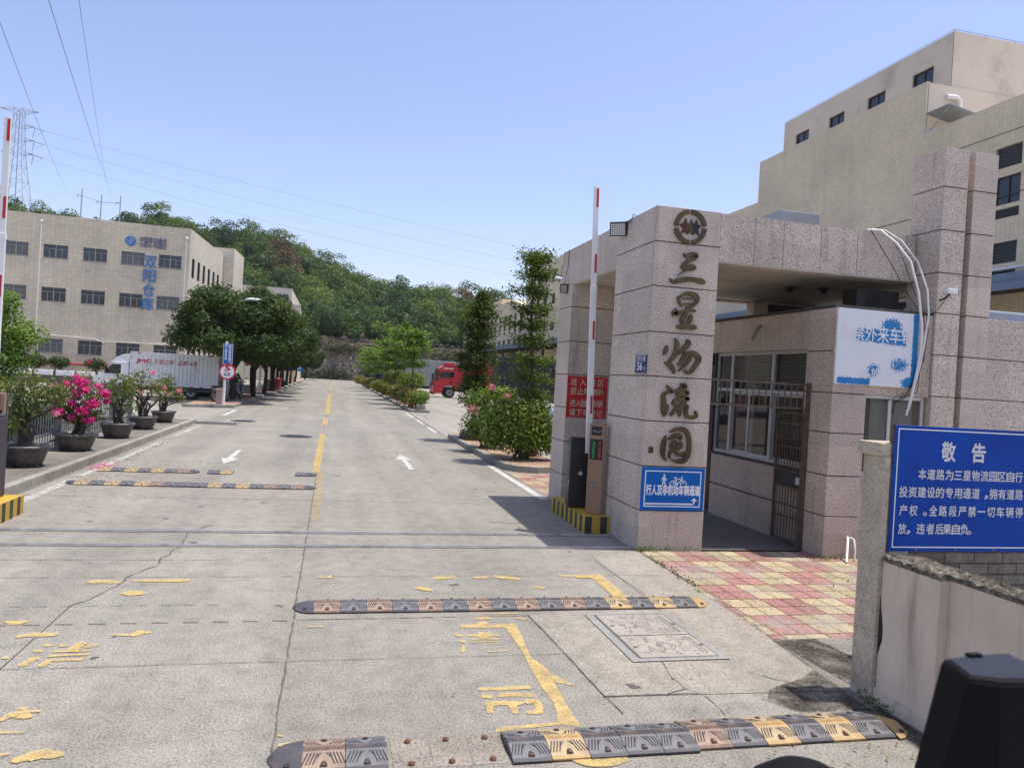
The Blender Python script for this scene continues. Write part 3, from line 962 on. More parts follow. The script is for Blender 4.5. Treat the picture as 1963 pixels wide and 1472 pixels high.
def island(poly, name):
    n = len(poly)
    cx = sum(p[0] for p in poly) / n
    cy = sum(p[1] for p in poly) / n
    kb = MB()
    inner = []
    for i in range(n):
        p, a, c = poly[i], poly[i - 1], poly[(i + 1) % n]
        d1 = Vector((p[0] - a[0], p[1] - a[1])).normalized()
        d2 = Vector((c[0] - p[0], c[1] - p[1])).normalized()
        nn = Vector((-(d1.y + d2.y), d1.x + d2.x)).normalized()
        k = 0.14 / max(0.4, math.sqrt((1 + d1.dot(d2)) / 2))
        inner.append((p[0] + nn.x * k, p[1] + nn.y * k))
    for i in range(n):
        j = (i + 1) % n
        kb.quad([(*poly[i], -0.02), (*poly[j], -0.02), (*poly[j], 0.135), (*poly[i], 0.135)])
        cha = lambda p, q: (p[0] + (q[0] - p[0]) * 0.12, p[1] + (q[1] - p[1]) * 0.12)
        ci, cj = cha(poly[i], inner[i]), cha(poly[j], inner[j])
        kb.quad([(*poly[i], 0.135), (*poly[j], 0.135), (*cj, 0.15), (*ci, 0.15)])
        kb.quad([(*ci, 0.15), (*cj, 0.15), (*inner[j], 0.15), (*inner[i], 0.15)])
    tag(kb.build('kerb', KERBM), kind='structure')
    ground_poly(name, inner, 0.142, PAVERS)
island([(4.08, 26.6), (4.12, 18.6), (4.2, 17.9), (4.45, 17.5), (4.9, 17.35), (5.35, 17.55), (5.75, 18.2), (5.85, 19.5), (5.85, 25.5), (5.0, 26.8), (4.4, 27.0)], 'planted_island')
island([(4.36, 43.6), (5.55, 43.5), (5.75, 60), (5.75, 116), (4.3, 116), (4.3, 70)], 'planted_island')
island([(-6.95, 38.5), (-4.75, 39.3), (-4.66, 48), (-4.66, 56), (-6.95, 56)], 'planted_island')
island([(-6.95, 58.5), (-4.3, 58.5), (-4.3, 72), (-4.66, 73), (-4.66, 132), (-6.95, 132)], 'planted_island')

# thin dark patches, broken up by noise, beside the post and low wall
DARKP = paint_mat('dark_ground_film', (0.05, 0.043, 0.036), 0.72, 4.0)
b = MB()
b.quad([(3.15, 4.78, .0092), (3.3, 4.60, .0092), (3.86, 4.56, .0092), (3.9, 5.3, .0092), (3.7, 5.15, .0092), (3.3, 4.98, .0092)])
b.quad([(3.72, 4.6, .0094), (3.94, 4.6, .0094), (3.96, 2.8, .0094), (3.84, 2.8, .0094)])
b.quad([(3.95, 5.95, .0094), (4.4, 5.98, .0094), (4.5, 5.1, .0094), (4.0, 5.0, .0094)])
tag(b.build('dark_ground_patch', DARKP), kind='structure')
# litter blown against the kerb, weeds in the seams
LITTER = leaf_mat('dry_leaf', [(0.0, (0.10, 0.055, 0.03)), (0.5, (0.17, 0.10, 0.055)), (1.0, (0.24, 0.17, 0.10))], 0.0, 0.9)
P = []
for cx, cy, sx, sy, n in ((-3.6, 16.9, .45, .55, 260), (-3.3, 15.0, .8, .25, 260), (-3.9, 14.9, .5, .5, 120), (-3.7, 13.1, .7, .5, 120), (-4.3, 20, .2, 2.5, 120), (-5.6, 20, .7, 4, 260), (3.6, 22, .3, 2.5, 160), (2.6, 5.2, .9, .6, 14), (3.0, 3.7, .5, .3, 60), (-2, 12.5, 2, 2, 60), (4.3, 5.6, .3, .3, 30), (5.2, 19, .4, 1.5, 160)):
    P.append(np.stack([RNG.normal(cx, sx, n), RNG.normal(cy, sy, n), np.full(n, 0.02)], 1))
P = np.concatenate(P)
P[:, 2] = np.where((P[:, 0] < -4.85) & (P[:, 1] < 28), 0.16, P[:, 2])
P[:, 2] = np.where((P[:, 0] > 4.1) & (P[:, 1] > 17.6) & (P[:, 1] < 26), 0.165, P[:, 2])
P = P[~((P[:, 0] < -4.63) & (P[:, 0] > -4.85))]
co, rn = leaf_cloud(P, np.tile([0, 0, 1.0], (len(P), 1)), 0.034, 0.5, 0.15)
tag(leaf_obj('leaf_litter', [(co, rn, 0)], LITTER), kind='stuff')
WEED = leaf_mat('weed_leaf', [(0.0, (0.05, 0.075, 0.02)), (1.0, (0.13, 0.17, 0.05))], 0.25)
P = []
for cx, cy, sx, sy, n in ((4.18, 9.36, .08, .03, 60), (4.6, 9.38, .3, .02, 60), (4.09, 8.6, .03, .3, 40), (4.06, 7.7, .03, .25, 40), (6.75, 8.95, .15, .03, 60), (5.9, 7.6, .1, .1, 8), (3.95, 4.66, .05, .1, 70), (-4.2, 19.5, .05, 4, 60), (5.0, 22, .5, 2.5, 200), (4.5, 18.4, .3, .3, 60)):
    P.append(np.stack([RNG.normal(cx, sx, n), RNG.normal(cy, sy, n), np.abs(RNG.normal(0.03, 0.02, n)) + (0.14 if cy > 17 and cx > 4.2 else 0.0)], 1))
P = np.concatenate(P)
co, rn = leaf_cloud(P, np.tile([0, 0, 0.5], (len(P), 1)), 0.05, 0.35, 0.8)
tag(leaf_obj('weeds', [(co, rn, 0)], WEED), kind='stuff')

# ---- rubber speed humps
PROF = [(0.0, 0.0), (0.0, 0.010), (0.025, 0.018), (0.155, 0.050), (0.215, 0.050), (0.345, 0.018), (0.37, 0.010), (0.37, 0.0)]
SEGW = 0.236
HM = {'k': BLACKR, 'b': BROWNR, 'y': YELLR}
HS = {'k': mat('scuffed_sheen_black_rubber', (0.155, 0.152, 0.158), 0.5, 0, 0.3, 12.0, 0.4, dirt=0.3, dirtcol=(0.07, 0.06, 0.06), dscale=7.0),  # slopes: scuffing, with a pale sky sheen put into the colour
      'b': mat('scuffed_sheen_brown_rubber', (0.30, 0.215, 0.155), 0.55, 0, 0.3, 12.0, 0.4, dirt=0.35, dirtcol=(0.12, 0.09, 0.07), dscale=7.0),
      'y': mat('scuffed_sheen_yellow_rubber', (0.41, 0.31, 0.175), 0.55, 0, 0.25, 12.0, 0.4, dirt=0.35, dirtcol=(0.20, 0.15, 0.11), dscale=7.0)}
_seg = {}
def hump_segment(kind):
    if kind in _seg:
        return _seg[kind]
    s = MB()
    w = SEGW - 0.004
    n = len(PROF)
    vs = [(0.0, y, z) for y, z in PROF] + [(w, y, z) for y, z in PROF]
    s.add(vs, [(i, n + i, n + i + 1, i + 1) for i in range(n - 1) if i not in (2, 4)] + [tuple(reversed(range(n))), tuple(range(n, 2 * n))])
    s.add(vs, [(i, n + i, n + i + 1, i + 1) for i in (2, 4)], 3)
    zf = lambda y: 0.018 + (y - 0.025) * (0.032 / 0.13) + 0.0015
    zb = lambda y: zf(0.37 - y)
    # herringbone grooves on both slopes, letters of dots on the crest
    for sl, z_ in ((lambda t: 0.040 + t * 0.105, zf), (lambda t: 0.330 - t * 0.105, zb)):
        for k in range(5):
            for sg in (-1, 1):
                xb = w / 2 + sg * (0.040 + k * 0.019)
                xt = w / 2 + sg * (0.012 + k * 0.019)
                hw = 0.0036
                y0, y1 = sl(0.12 if k else 0.62), sl(0.95)
                s.quad([(xb - hw, y0, z_(y0)), (xb + hw, y0, z_(y0)), (xt + hw, y1, z_(y1)), (xt - hw, y1, z_(y1))], 1)
    for k in range(9):
        x0 = 0.03 + k * 0.02
        s.box(x0, x0 + 0.011, 0.172 + 0.006 * (k % 2), 0.198 - 0.005 * (k % 3), 0.0505, 0.0525, 0)
    # bolt pockets in the foot of each slope
    for yy, z_, sg in ((0.03, zf, 1), (0.34, zb, -1)):
        ps = []
        for j in range(9):
            a = math.pi * j / 8
            y = yy + sg * 0.045 * math.sin(a)
            ps.append((w / 2 + 0.021 * math.cos(a), y, z_(y) + 0.0012))
        s.quad(ps, 1)
        s.disc((w / 2, yy + sg * 0.014, z_(yy + sg * 0.014) + 0.002), 0.010, (0, -0.25 * sg, 1), 8, 2, 0.006)
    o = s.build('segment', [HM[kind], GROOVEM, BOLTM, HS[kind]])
    _seg[kind] = o
    return o

def end_cap(kind, length, sgn, root, x):
    s = MB()
    rings = []
    for i in range(7):
        t = i / 6
        k = math.sqrt(max(0.0, 1 - t * t))
        rings.append([(x + sgn * length * t, 0.185 + (y - 0.185) * max(k, 0.05), z * (0.25 + 0.75 * k) + 0.0) for y, z in PROF])
    n = len(PROF)
    vs = [p for r in rings for p in r]
    fs = []
    for i in range(6):
        for j in range(n - 1):
            q = (i * n + j, (i + 1) * n + j, (i + 1) * n + j + 1, i * n + j + 1)
            fs.append(q if sgn > 0 else tuple(reversed(q)))
    s.add(vs, fs)
    xx = x + sgn * length * 0.42
    s.disc((xx, 0.06, 0.030), 0.018, (0, -0.2, 1), 10, 1)
    s.build('end_cap', [HM[kind], GROOVEM], root, world=False)

_used = set()
def speed_hump(x, y, kinds, left, right, label, dy=None):
    root = empty('speed_hump', (x, y, 0.006), label, 'speed hump', 'rubber speed humps')
    for i, k in enumerate(kinds):
        src = hump_segment(k)
        if k in _used:
            o = src.copy()
            COL.objects.link(o)
        else:
            o = src
            _used.add(k)
        o.parent = root
        o.location = (i * SEGW, (dy(i) if dy else 0.0) + random.uniform(-0.003, 0.003), random.uniform(0, 0.003))
        o.rotation_euler = (0, 0, random.uniform(-0.006, 0.006))
    if left:
        end_cap(left[0], left[1], -1, root, 0.0)
    if right:
        end_cap(right[0], right[1], 1, root, len(kinds) * SEGW)
speed_hump(-0.055, 6.92, 'bkbkbkbkbkbkykyk', ('k', 0.19), ('y', 0.16), 'long speed hump crossing the right lane above the square manhole cover, brown and black blocks')
speed_hump(1.125, 4.14, 'kykkkbkykyk', None, ('y', 0.15), 'nearest speed hump on the right, running to the foot of the low wall', lambda i: 0.0 if i < 5 else 0.022)
speed_hump(-0.05, 4.165, 'bk', ('k', 0.19), None, 'short leftover piece of speed hump at the bottom edge, one brown and one black block')
speed_hump(-4.17, 14.0, 'ykykyb' + 'kkkykykbkb', ('k', 0.17), ('k', 0.2), 'speed hump across the left lane, the nearer of the far pair, unbroken')
speed_hump(-4.28, 15.72, 'ykykykb', None, ('k', 0.16), 'farther left lane speed hump by the kerb, ending in a gap')
speed_hump(-2.31, 15.72, 'ky', None, None, 'two loose speed hump blocks, one black and one yellow, in the left lane')
speed_hump(-0.64, 15.72, 'k', None, ('k', 0.18), 'single black speed hump block beside the yellow centre line')

# square service cover in the concrete
root = empty('manhole_cover', (2.9, 6.2, 0.006), 'double square concrete manhole cover with engraved pattern beside the long speed hump', 'manhole cover')
COVERM = concrete_mat('cover_concrete', (0.30, 0.27, 0.23), (0.35, 0.315, 0.27), 0.14, False, 1.5)
FRAMEM = concrete_mat('cover_frame', (0.235, 0.23, 0.215), (0.285, 0.28, 0.265), 0.12, False, 1.5)
b = MB()
x0, x1, y0, y1 = 2.45, 3.31, 5.57, 6.77
for r in (rect(x0, x0 + .09, y0, y1), rect(x1 - .07, x1, y0, y1), rect(x0 + .09, x1 - .07, y0, y0 + .07), rect(x0 + .09, x1 - .07, y1 - .04, y1)):
    b.quad([(p[0], p[1], 0.012) for p in r])
b.build('frame', FRAMEM, root)
ym = 6.16
for (a, c, shift) in ((y0 + .07, ym, 0), (ym, y1 - .04, 1)):
    b = MB()
    X0, X1 = x0 + .09, x1 - .07
    b.quad([(X0, a, 0.0125), (X1, a, 0.0125), (X1, c, 0.0125), (X0, c, 0.0125)])
    ln = lambda p, q, w=0.006: seam2(b, p, q, w)
    def seam2(bb, p, q, w):
        w = w * 1.25
        dx, dy = q[0] - p[0], q[1] - p[1]
        l = math.hypot(dx, dy) or 1
        nx, ny = -dy / l * w / 2, dx / l * w / 2
        bb.quad([(p[0] + nx, p[1] + ny, 0.0135), (p[0] - nx, p[1] - ny, 0.0135), (q[0] - nx, q[1] - ny, 0.0135), (q[0] + nx, q[1] + ny, 0.0135)], 1)
    ln((X0, a), (X0, c), 0.022)
    ln((X0, a), (X1, a), 0.012)
    ln((X1, a), (X1, c), 0.006)
    ln((X0, c), (X1, c), 0.006)
    cx, cy = (X0 + X1) / 2, (a + c) / 2
    for k in range(24):
        t0, t1 = k / 24 * 2 * math.pi, (k + 0.8) / 24 * 2 * math.pi
        for r in (0.05, 0.08):
            ln((cx + r * math.cos(t0), cy + r * math.sin(t0)), (cx + r * math.cos(t1), cy + r * math.sin(t1)), 0.005)
    rq = random.Random(5 + shift)
    for k in range(9):
        for j in range(7):
            px, py = cx - 0.02 + k * 0.042, a + 0.07 + j * (c - a - 0.14) / 6
            if math.hypot(px - cx, py - cy) < 0.10 or (k > 4 and 1 < j < 5) or rq.random() < 0.22:
                continue
            if px > X1 - 0.06:
                continue
            ln((px, py), (px + 0.036, py), 0.0045) if rq.random() < .6 else None
            ln((px, py), (px, py + 0.05), 0.0045) if rq.random() < .6 else None
    for k in range(14):
        px, py = X0 + 0.08 + rq.random() * 0.2, a + 0.06 + rq.random() * (c - a - 0.14)
        ln((px, py), (px + 0.03, py), 0.005)
        ln((px + 0.01, py), (px + 0.01, py + 0.04), 0.005)
    ln((X1 - 0.05, a + 0.08), (X1 - 0.05, c - 0.08), 0.005)
    ln((X1 - 0.09, a + 0.08), (X1 - 0.09, c - 0.08), 0.005)
    for k in range(8):
        py = a + 0.08 + k * (c - a - 0.16) / 7
        ln((X1 - 0.09, py), (X1 - 0.05, py), 0.005)
    for px, py in ((X0 + 0.06, cy - 0.02), (X1 - 0.025, cy)):
        b.quad([(px - .018, py - .02, .0137), (px + .018, py - .02, .0137), (px + .018, py + .02, .0137), (px - .018, py + .02, .0137)], 1)
    b.build('cover_plate', [COVERM, SEAMM], root)
# where blocks of the near hump are gone: bare bolts left in the concrete
root = empty('anchor_bolts', (0.8, 4.3, 0.006), 'rusty bolts and brown traces left where speed hump blocks are missing', 'bolts')
STAINM = concrete_mat('rust_stained_concrete', (0.205, 0.182, 0.148), (0.27, 0.24, 0.20), 0.26, False, 3.0, (0.20, 0.115, 0.065), 0.75)
b = MB()
for x in (0.44, 0.67, 0.90):
    b.bbox(x + 0.006, x + 0.222, 4.17, 4.52, -0.008, 0.003, 0.002)
b.build('bare_pads', STAINM, root)
b = MB()
for x in (0.55, 0.78, 1.02):
    for y in (4.21, 4.47):
        b.lathe([(0.020, 0.004), (0.020, 0.012), (0.011, 0.014), (0.010, 0.020), (0.0, 0.020)], (x, y, 0.002), 8)
b.build('bolt', BOLTM, root)

# ------------------------------------------------------------------ gate pillars, canopy, guard booth
def block_pillar(name, x0, x1, y0, y1, levels, label, cat='pillar', group=None, mat_=None, vx=(), parent=None):
    """granite clad pier: courses of slabs around a darker joint core"""
    root = parent or empty(name, ((x0 + x1) / 2, (y0 + y1) / 2, 0), label, cat, group)
    b = MB()
    g = 0.008
    xs = [x0] + list(vx) + [x1]
    for i in range(len(levels) - 1):
        for k in range(len(xs) - 1):
            e0 = 0 if k == 0 else g / 2
            e1 = 0 if k == len(xs) - 2 else g / 2
            b.bbox(xs[k] + e0 + random.uniform(-.002, .002), xs[k + 1] - e1, y0 + random.uniform(-.002, .002), y1, levels[i] + (g if i else -0.05), levels[i + 1] - (g if i < len(levels) - 2 else 0), 0.005)
    b.build('cladding', mat_ or GRAN, root)
    c = MB()
    c.box(x0 + 0.014, x1 - 0.014, y0 + 0.014, y1 - 0.014, 0.0, levels[-1] - 0.02)
    c.build('joint_core', MORTAR, root)
    return root
LV = [0, .545, 1.145, 1.757, 2.362, 2.963, 3.582, 4.183, 4.66]
block_pillar('gate_pillar', 4.11, 5.06, 9.43, 10.85, LV, 'granite gate pillar carrying the gold vertical lettering and round emblem', group='granite gate pillars')
block_pillar('gate_pillar', 4.10, 5.0, 12.95, 13.72, [0, .55, 1.15, 1.76, 2.36, 2.96, 3.58, 3.985], 'shaded granite gate pillar with the red sign, behind the white barrier arm', group='granite gate pillars')
LC = [0, .55, 1.13, 1.72, 2.312, 2.905, 3.498, 4.076, 4.683, 5.297, 5.845]
block_pillar('gate_pillar', 8.26, 8.66, 9.0, 9.6, LC, 'tall granite pillar beside the faded sign, with a small camera fixed on it', group='granite gate pillars')
block_pillar('gate_pillar', 8.785, 9.19, 9.02, 9.6, LC, 'rightmost tall granite pillar, standing close beside its twin', group='granite gate pillars')
block_pillar('granite_wall', 9.192, 15.0, 9.06, 9.4, [0, .55, 1.13, 1.72, 2.312, 2.905, 3.49], 'granite clad boundary wall running off to the right from the tall pillars', 'wall', vx=(10.0, 11.2, 12.4, 13.6))

cn = empty('gate_canopy', (6.2, 11.5, 3.99), 'flat granite faced canopy roof over the gate passage and guard booth', 'canopy')
b = MB()
g = 0.004
ys = [10.86, 11.3, 11.62, 12.1, 12.5, 12.95, 13.35, 13.72]
for i in range(len(ys) - 1):
    b.box(4.118 + random.uniform(-.002, .002), 4.36, ys[i] + g, ys[i + 1] - g, 3.99, 4.655 + random.uniform(-.003, .003))
xs = [5.065, 5.6, 6.05, 6.65, 7.25, 7.85, 8.24]
for i in range(len(xs) - 1):
    b.box(xs[i] + g, xs[i + 1] - g, 9.44 + random.uniform(-.002, .002), 9.68, 3.99, 4.655 + random.uniform(-.003, .003))
b.box(4.37, 9.7, 13.5, 13.72, 3.99, 4.65)
b.box(9.46, 9.7, 9.62, 13.49, 3.99, 4.65)
b.build('fascia', GRAN, cn)
b = MB()
b.box(4.125, 4.352, 10.87, 13.71, 3.995, 4.64)
b.box(5.07, 8.23, 9.446, 9.672, 3.995, 4.64)
b.build('joint_core', MORTAR, cn)
b = MB()
b.box(4.362, 9.458, 9.682, 13.498, 4.02, 4.2)
b.box(4.13, 5.05, 10.86, 13.70, 3.975, 3.989)
b.box(5.07, 8.2, 9.45, 9.70, 3.975, 3.989)
b.build('soffit', PLASTER, cn)
for x, y in ((7.35, 11.2), (7.85, 11.0), (6.3, 12.4)):
    o = MB()
    o.lathe([(0.0, 0.0), (0.10, 0.0), (0.10, -0.03), (0.055, -0.035), (0.05, -0.09), (0.0, -0.09)], (x, y, 4.02), 14)
    o.build('ceiling_lamp', DARKM, cn)
o = MB()
o.bbox(6.72, 7.42, 10.6, 11.2, 4.2, 5.13, 0.02)
tag(o.build('roof_hatch', GREYM), 'grey sheet metal box on top of the gate canopy', 'roof hatch')
block_pillar('canopy_column', 7.9, 8.2, 13.2, 13.49, [0, .6, 1.2, 1.8, 2.4, 3.0, 3.99], 'narrow granite column holding up the rear corner of the canopy', 'column')

# ---- guard booth
bo = empty('guard_booth', (7.45, 11, 0), 'granite clad guard booth under the gate canopy with sliding windows', 'guard booth')
block_pillar('', 6.65, 7.19, 9.0, 9.62, [0, .58, 1.14, 1.73, 2.28, 2.86, 3.45], None, parent=bo, mat_=GRAN2)
b = MB()
for a, c in ((0, .545), (.567, 1.09)):
    b.bbox(6.76, 6.94, 9.63, 11.1, a, c, 0.004)
    b.bbox(6.76, 6.94, 11.105, 12.45, a, c, 0.004)
for a, c in ((9.625, 10.9), (10.91, 12.2), (12.21, 13.6)):
    b.box(6.672, 6.90, a, c, 2.90, 3.45)
b.box(7.195, 7.72, 9.04, 9.24, 2.29, 3.45)
b.box(7.728, 8.25, 9.04, 9.24, 2.29, 3.45)
b.box(7.195, 8.25, 9.04, 9.24, 0.0, 1.15)
b.build('cladding', GRAN2, bo)
b = MB()
b.box(6.745, 6.99, 9.63, 12.47, 1.092, 1.13)
b.box(6.95, 8.24, 13.5, 13.6, 0, 3.4)
b.box(8.15, 8.24, 9.62, 13.5, 0, 3.4)
b.box(6.66, 8.25, 9.05, 13.6, 3.451, 3.50)
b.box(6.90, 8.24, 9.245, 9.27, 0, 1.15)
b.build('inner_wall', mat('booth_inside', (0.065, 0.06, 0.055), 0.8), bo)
b = MB()
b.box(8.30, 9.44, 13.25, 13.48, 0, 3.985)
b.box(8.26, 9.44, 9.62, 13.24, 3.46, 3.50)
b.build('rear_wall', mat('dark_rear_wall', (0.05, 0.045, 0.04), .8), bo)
GLASS = glass_mat('window_glass', (0.62, 0.66, 0.66), 0.06)
# side window: aluminium frame with fixed lights above and sliding sashes below
b = MB()
X0, X1 = 6.80, 6.86
for y in (9.66, 10.70, 11.95, 12.45):
    b.box(X0, X1, y - 0.03, y + 0.03, 1.13, 2.90)
for z in (1.155, 2.25, 2.875):
    for a, c in ((9.69, 10.67), (10.73, 11.92), (11.98, 12.42)):
        b.box(X0 + 0.003, X1 - 0.003, a, c, z - 0.025, z + 0.025)
wf = b.build('window', ALUM, bo)
for a, c, dx in ((10.68, 11.36, -0.012), (11.30, 11.93, 0.030), (9.70, 10.66, 0.03)):
    b = MB()
    for y in (a, c):
        b.box(6.815 + dx, 6.84 + dx, y - 0.022, y + 0.022, 1.182, 2.222)
    for z in (1.20, 2.20):
        b.box(6.817 + dx, 6.838 + dx, a + 0.023, c - 0.023, z - 0.018, z + 0.018)
    b.build('sash', ALUM, wf)
b = MB()
for a, c, z0, z1, x in ((9.69, 10.67, 2.28, 2.85, 6.83), (10.73, 11.92, 2.28, 2.85, 6.83), (11.98, 12.42, 2.28, 2.85, 6.83), (9.69, 10.67, 1.18, 2.22, 6.855), (10.70, 11.34, 1.22, 2.19, 6.815), (11.32, 11.91, 1.22, 2.19, 6.857), (11.98, 12.42, 1.18, 2.22, 6.83)):
    b.quad([(x, a, z0), (x, a, z1), (x, c, z1), (x, c, z0)])
b.build('pane', GLASS, wf)
b = MB()
for a, c, zb in ((9.72, 10.66, 1.55), (10.80, 11.7, 2.30)):
    z = 2.86
    while z > zb:
        b.quad([(6.90, a, z), (6.90, c, z), (6.925, c, z - 0.03), (6.925, a, z - 0.03)])
        z -= 0.042
b.build('blind', mat('blind_slats', (0.40, 0.38, 0.32), 0.6), bo)
b = MB()
b.bbox(7.0, 7.35, 11.6, 12.4, 0.0, 2.15, 0.02)
b.build('cabinet', mat('dark_red_cabinet', (0.16, 0.015, 0.02), 0.5), bo)
b = MB()
for y in (12.47, 13.42):
    b.box(6.76, 6.84, y, y + 0.05, 0, 2.90)
b.box(6.93, 6.96, 12.52, 13.42, 0.0, 2.7)
b.build('door', mat('dark_door', (0.025, 0.023, 0.024), 0.5), bo)
b = MB()
for x in (7.22, 7.66, 8.2):
    b.box(x - 0.025, x + 0.025, 9.09, 9.13, 1.15, 2.29)
for z in (1.175, 2.262):
    b.box(7.246, 7.634, 9.092, 9.128, z - 0.025, z + 0.025)
    b.box(7.686, 8.174, 9.092, 9.128, z - 0.025, z + 0.025)
wf = b.build('window', ALUM, bo)
b = MB()
b.quad([(7.245, 9.11, 1.2), (7.635, 9.11, 1.2), (7.635, 9.11, 2.24), (7.245, 9.11, 2.24)])
b.quad([(7.685, 9.115, 1.2), (8.175, 9.115, 1.2), (8.175, 9.115, 2.24), (7.685, 9.115, 2.24)])
b.build('pane', GLASS, wf)
b = MB()
for k in range(14):
    x = 7.42 + k * 0.05
    b.quad([(x, 9.19 + 0.012 * (k % 2), 1.2), (x + 0.05, 9.19 + 0.012 * ((k + 1) % 2), 1.2), (x + 0.05, 9.19 + 0.012 * ((k + 1) % 2), 2.26), (x, 9.19 + 0.012 * (k % 2), 2.26)])
b.build('curtain', mat('curtain_cloth', (0.36, 0.37, 0.34), 0.8), bo)
# air conditioner on the booth roof
ac = empty('air_conditioner', (7.9, 10.0, 3.5), 'dark air conditioner unit on the guard booth roof under the canopy', 'air conditioner')
b = MB()
b.bbox(7.50, 8.24, 9.72, 10.05, 3.53, 3.86, 0.015)
b.build('body', mat('ac_body', (0.045, 0.042, 0.038), 0.6), ac)
b = MB()
for x in (7.6, 8.15):
    b.box(x - .03, x + .03, 9.74, 10.03, 3.5, 3.53)
b.build('foot', DARKM, ac)
b = MB()
b.lathe([(0.14, 0), (0.14, 0.01)], (0, 0, 0), 16)
for k in range(6):
    r = 0.02 + 0.022 * k
    b.tube([(7.78 + r * math.cos(2 * math.pi * t / 16), 9.713, 3.695 + r * math.sin(2 * math.pi * t / 16)) for t in range(17)], 0.003, 4)
b.v = [p for p in b.v]
b.build('fan_grille', DARKM, ac)

# ---- iron grille over the passage and the open gate leaf
gr = empty('iron_gate', (6.6, 9.6, 0), 'rusty iron barred gate leaf standing open against the guard booth', 'gate')
b = MB()
b.box(6.60, 6.648, 9.46, 9.51, 0.012, 2.40)
b.build('post', RUSTM, gr)
b = MB()
ya, yc = 9.535, 10.19
for y in (ya, yc):
    b.box(6.605, 6.64, y - 0.018, y + 0.018, 0.05, 1.97)
for z in (0.07, 0.42, 0.86, 1.10, 1.45, 1.80, 1.95):
    b.box(6.608, 6.637, ya + 0.02, yc - 0.02, z - 0.014, z + 0.014)
b.build('leaf_frame', RUSTM, gr)
b = MB()
for k in range(1, 9):
    y = ya + k * (yc - ya) / 9
    b.tube([(6.622, y, 0.07), (6.622, y, 0.86)], 0.009, 6)
    b.tube([(6.622, y, 1.10), (6.622, y, 1.95)], 0.009, 6)
b.build('bar', RUSTM, gr)
b = MB()
b.box(6.617, 6.627, ya + 0.02, yc - 0.02, 0.874, 1.086)
b.build('lock_plate', DARKM, gr)
b = MB()
b.bbox(6.57, 6.606, 9.545, 9.60, 0.93, 1.03, 0.006)
b.build('latch', ALUM, gr)
gt = empty('overhead_grille', (5.85, 9.5, 2.0), 'horizontal barred steel grille spanning the passage above the iron gate', 'grille')
b = MB()
for z in (2.03, 2.37):
    b.box(5.06, 6.598, 9.475, 9.505, z - 0.014, z + 0.014)
b.build('rail', RUSTM, gt)
b = MB()
for k in range(15):
    x = 5.14 + k * 0.1005
    b.tube([(x, 9.49, 2.03), (x, 9.49, 2.37)], 0.009, 6)
b.build('bar', RUSTM, gt)

# ---- gold characters and emblem on the pillar
def onpillar(x, z, h):
    return (x, 9.428 - h, z)
NAMES = ['first, topmost', 'second', 'third, middle', 'fourth', 'fifth, lowest']
CH = '三星物流园'
for i, strokes in enumerate(GOLD):
    b = MB()
    for k, st in enumerate(strokes):
        b.stroke(st, onpillar, 0.030 + 0.0015 * k, sub=6)
    tag(b.build('gold_character', GOLDM), 'gold brush written character %s on the granite pillar, %s of five' % (CH[i], NAMES[i]), 'character', 'gold characters on the gate pillar')
b = MB()
b.bbox(4.188, 4.252, 9.412, 9.428, 1.325, 1.408, 0.003)
for k in range(4):
    b.box(4.20 + 0.012 * k, 4.206 + 0.012 * k, 9.409, 9.413, 1.34, 1.39)
tag(b.build('gold_seal', GOLDM), 'small square gold seal beside the lowest gold character', 'seal')
em = empty('gate_emblem', (4.6, 9.42, 4.41), 'round gold ring emblem with three peaks at the pillar top', 'emblem')
b = MB()
n = 40
for i in range(n):
    if i % 10 == 0:
        continue
    a0, a1 = 2 * math.pi * i / n, 2 * math.pi * (i + 1) / n
    f = lambda r, a: (4.60 + r * math.cos(a), 9.428, 4.41 + r * math.sin(a))
    b.extr([f(.178, a0), f(.240, a0), f(.240, a1), f(.178, a1)], (0, -0.028, 0))
b.build('ring', GOLDM, em)
EMR = mat('emblem_red', (0.10, 0.035, 0.025), 0.5, 0.4, 0.3, 9)
EMG = mat('emblem_green', (0.03, 0.034, 0.03), 0.45, 0.4, 0.3, 9)
for cx, mm, hh in ((-.075, EMR, .13), (0.012, GOLDM, .125), (.085, EMG, .125)):
    b = MB()
    pts = [(-.085, .035), (-.03, .05), (0, hh), (.035, .05), (.07, .04), (.03, -.02), (.05, -.105), (0, -.07), (-.06, -.105), (-.03, -.02)]
    b.extr([(4.60 + cx + x * 0.98, 9.428, 4.405 + z * .92) for x, z in pts], (0, -0.020 - cx * 0.02, 0))
    b.build('peak', mm, em)

# ---- sign boards
def board(name, x0, x1, z0, z1, y, label, mats, th=0.012, cat='sign'):
    r = empty(name, ((x0 + x1) / 2, y, z0), label, cat)
    b = MB()
    b.bbox(x0, x1, y - th, y, z0, z1, 0.003)
    b.build('panel', mats, r)
    return r
def border(b, x0, x1, z0, z1, y, w, r=0.0):
    b.quad([(x0, y, z0), (x1, y, z0), (x1, y, z0 + w), (x0, y, z0 + w)])
    b.quad([(x0, y, z1 - w), (x1, y, z1 - w), (x1, y, z1), (x0, y, z1)])
    b.quad([(x0, y, z0 + w), (x0 + w, y, z0 + w), (x0 + w, y, z1 - w), (x0, y, z1 - w)])
    b.quad([(x1 - w, y, z0 + w), (x1, y, z0 + w), (x1, y, z1 - w), (x1 - w, y, z1 - w)])

r = board('lane_sign', 4.105, 5.035, 0.555, 1.133, 9.426, 'blue pedestrian and bicycle lane sign on the front of the granite pillar', SIGNBLUE)
Y = 9.4135
b = MB()
border(b, 4.155, 4.985, 0.60, 1.09, Y, 0.014)
b.build('border', SIGNWHITE, r)
b = MB()
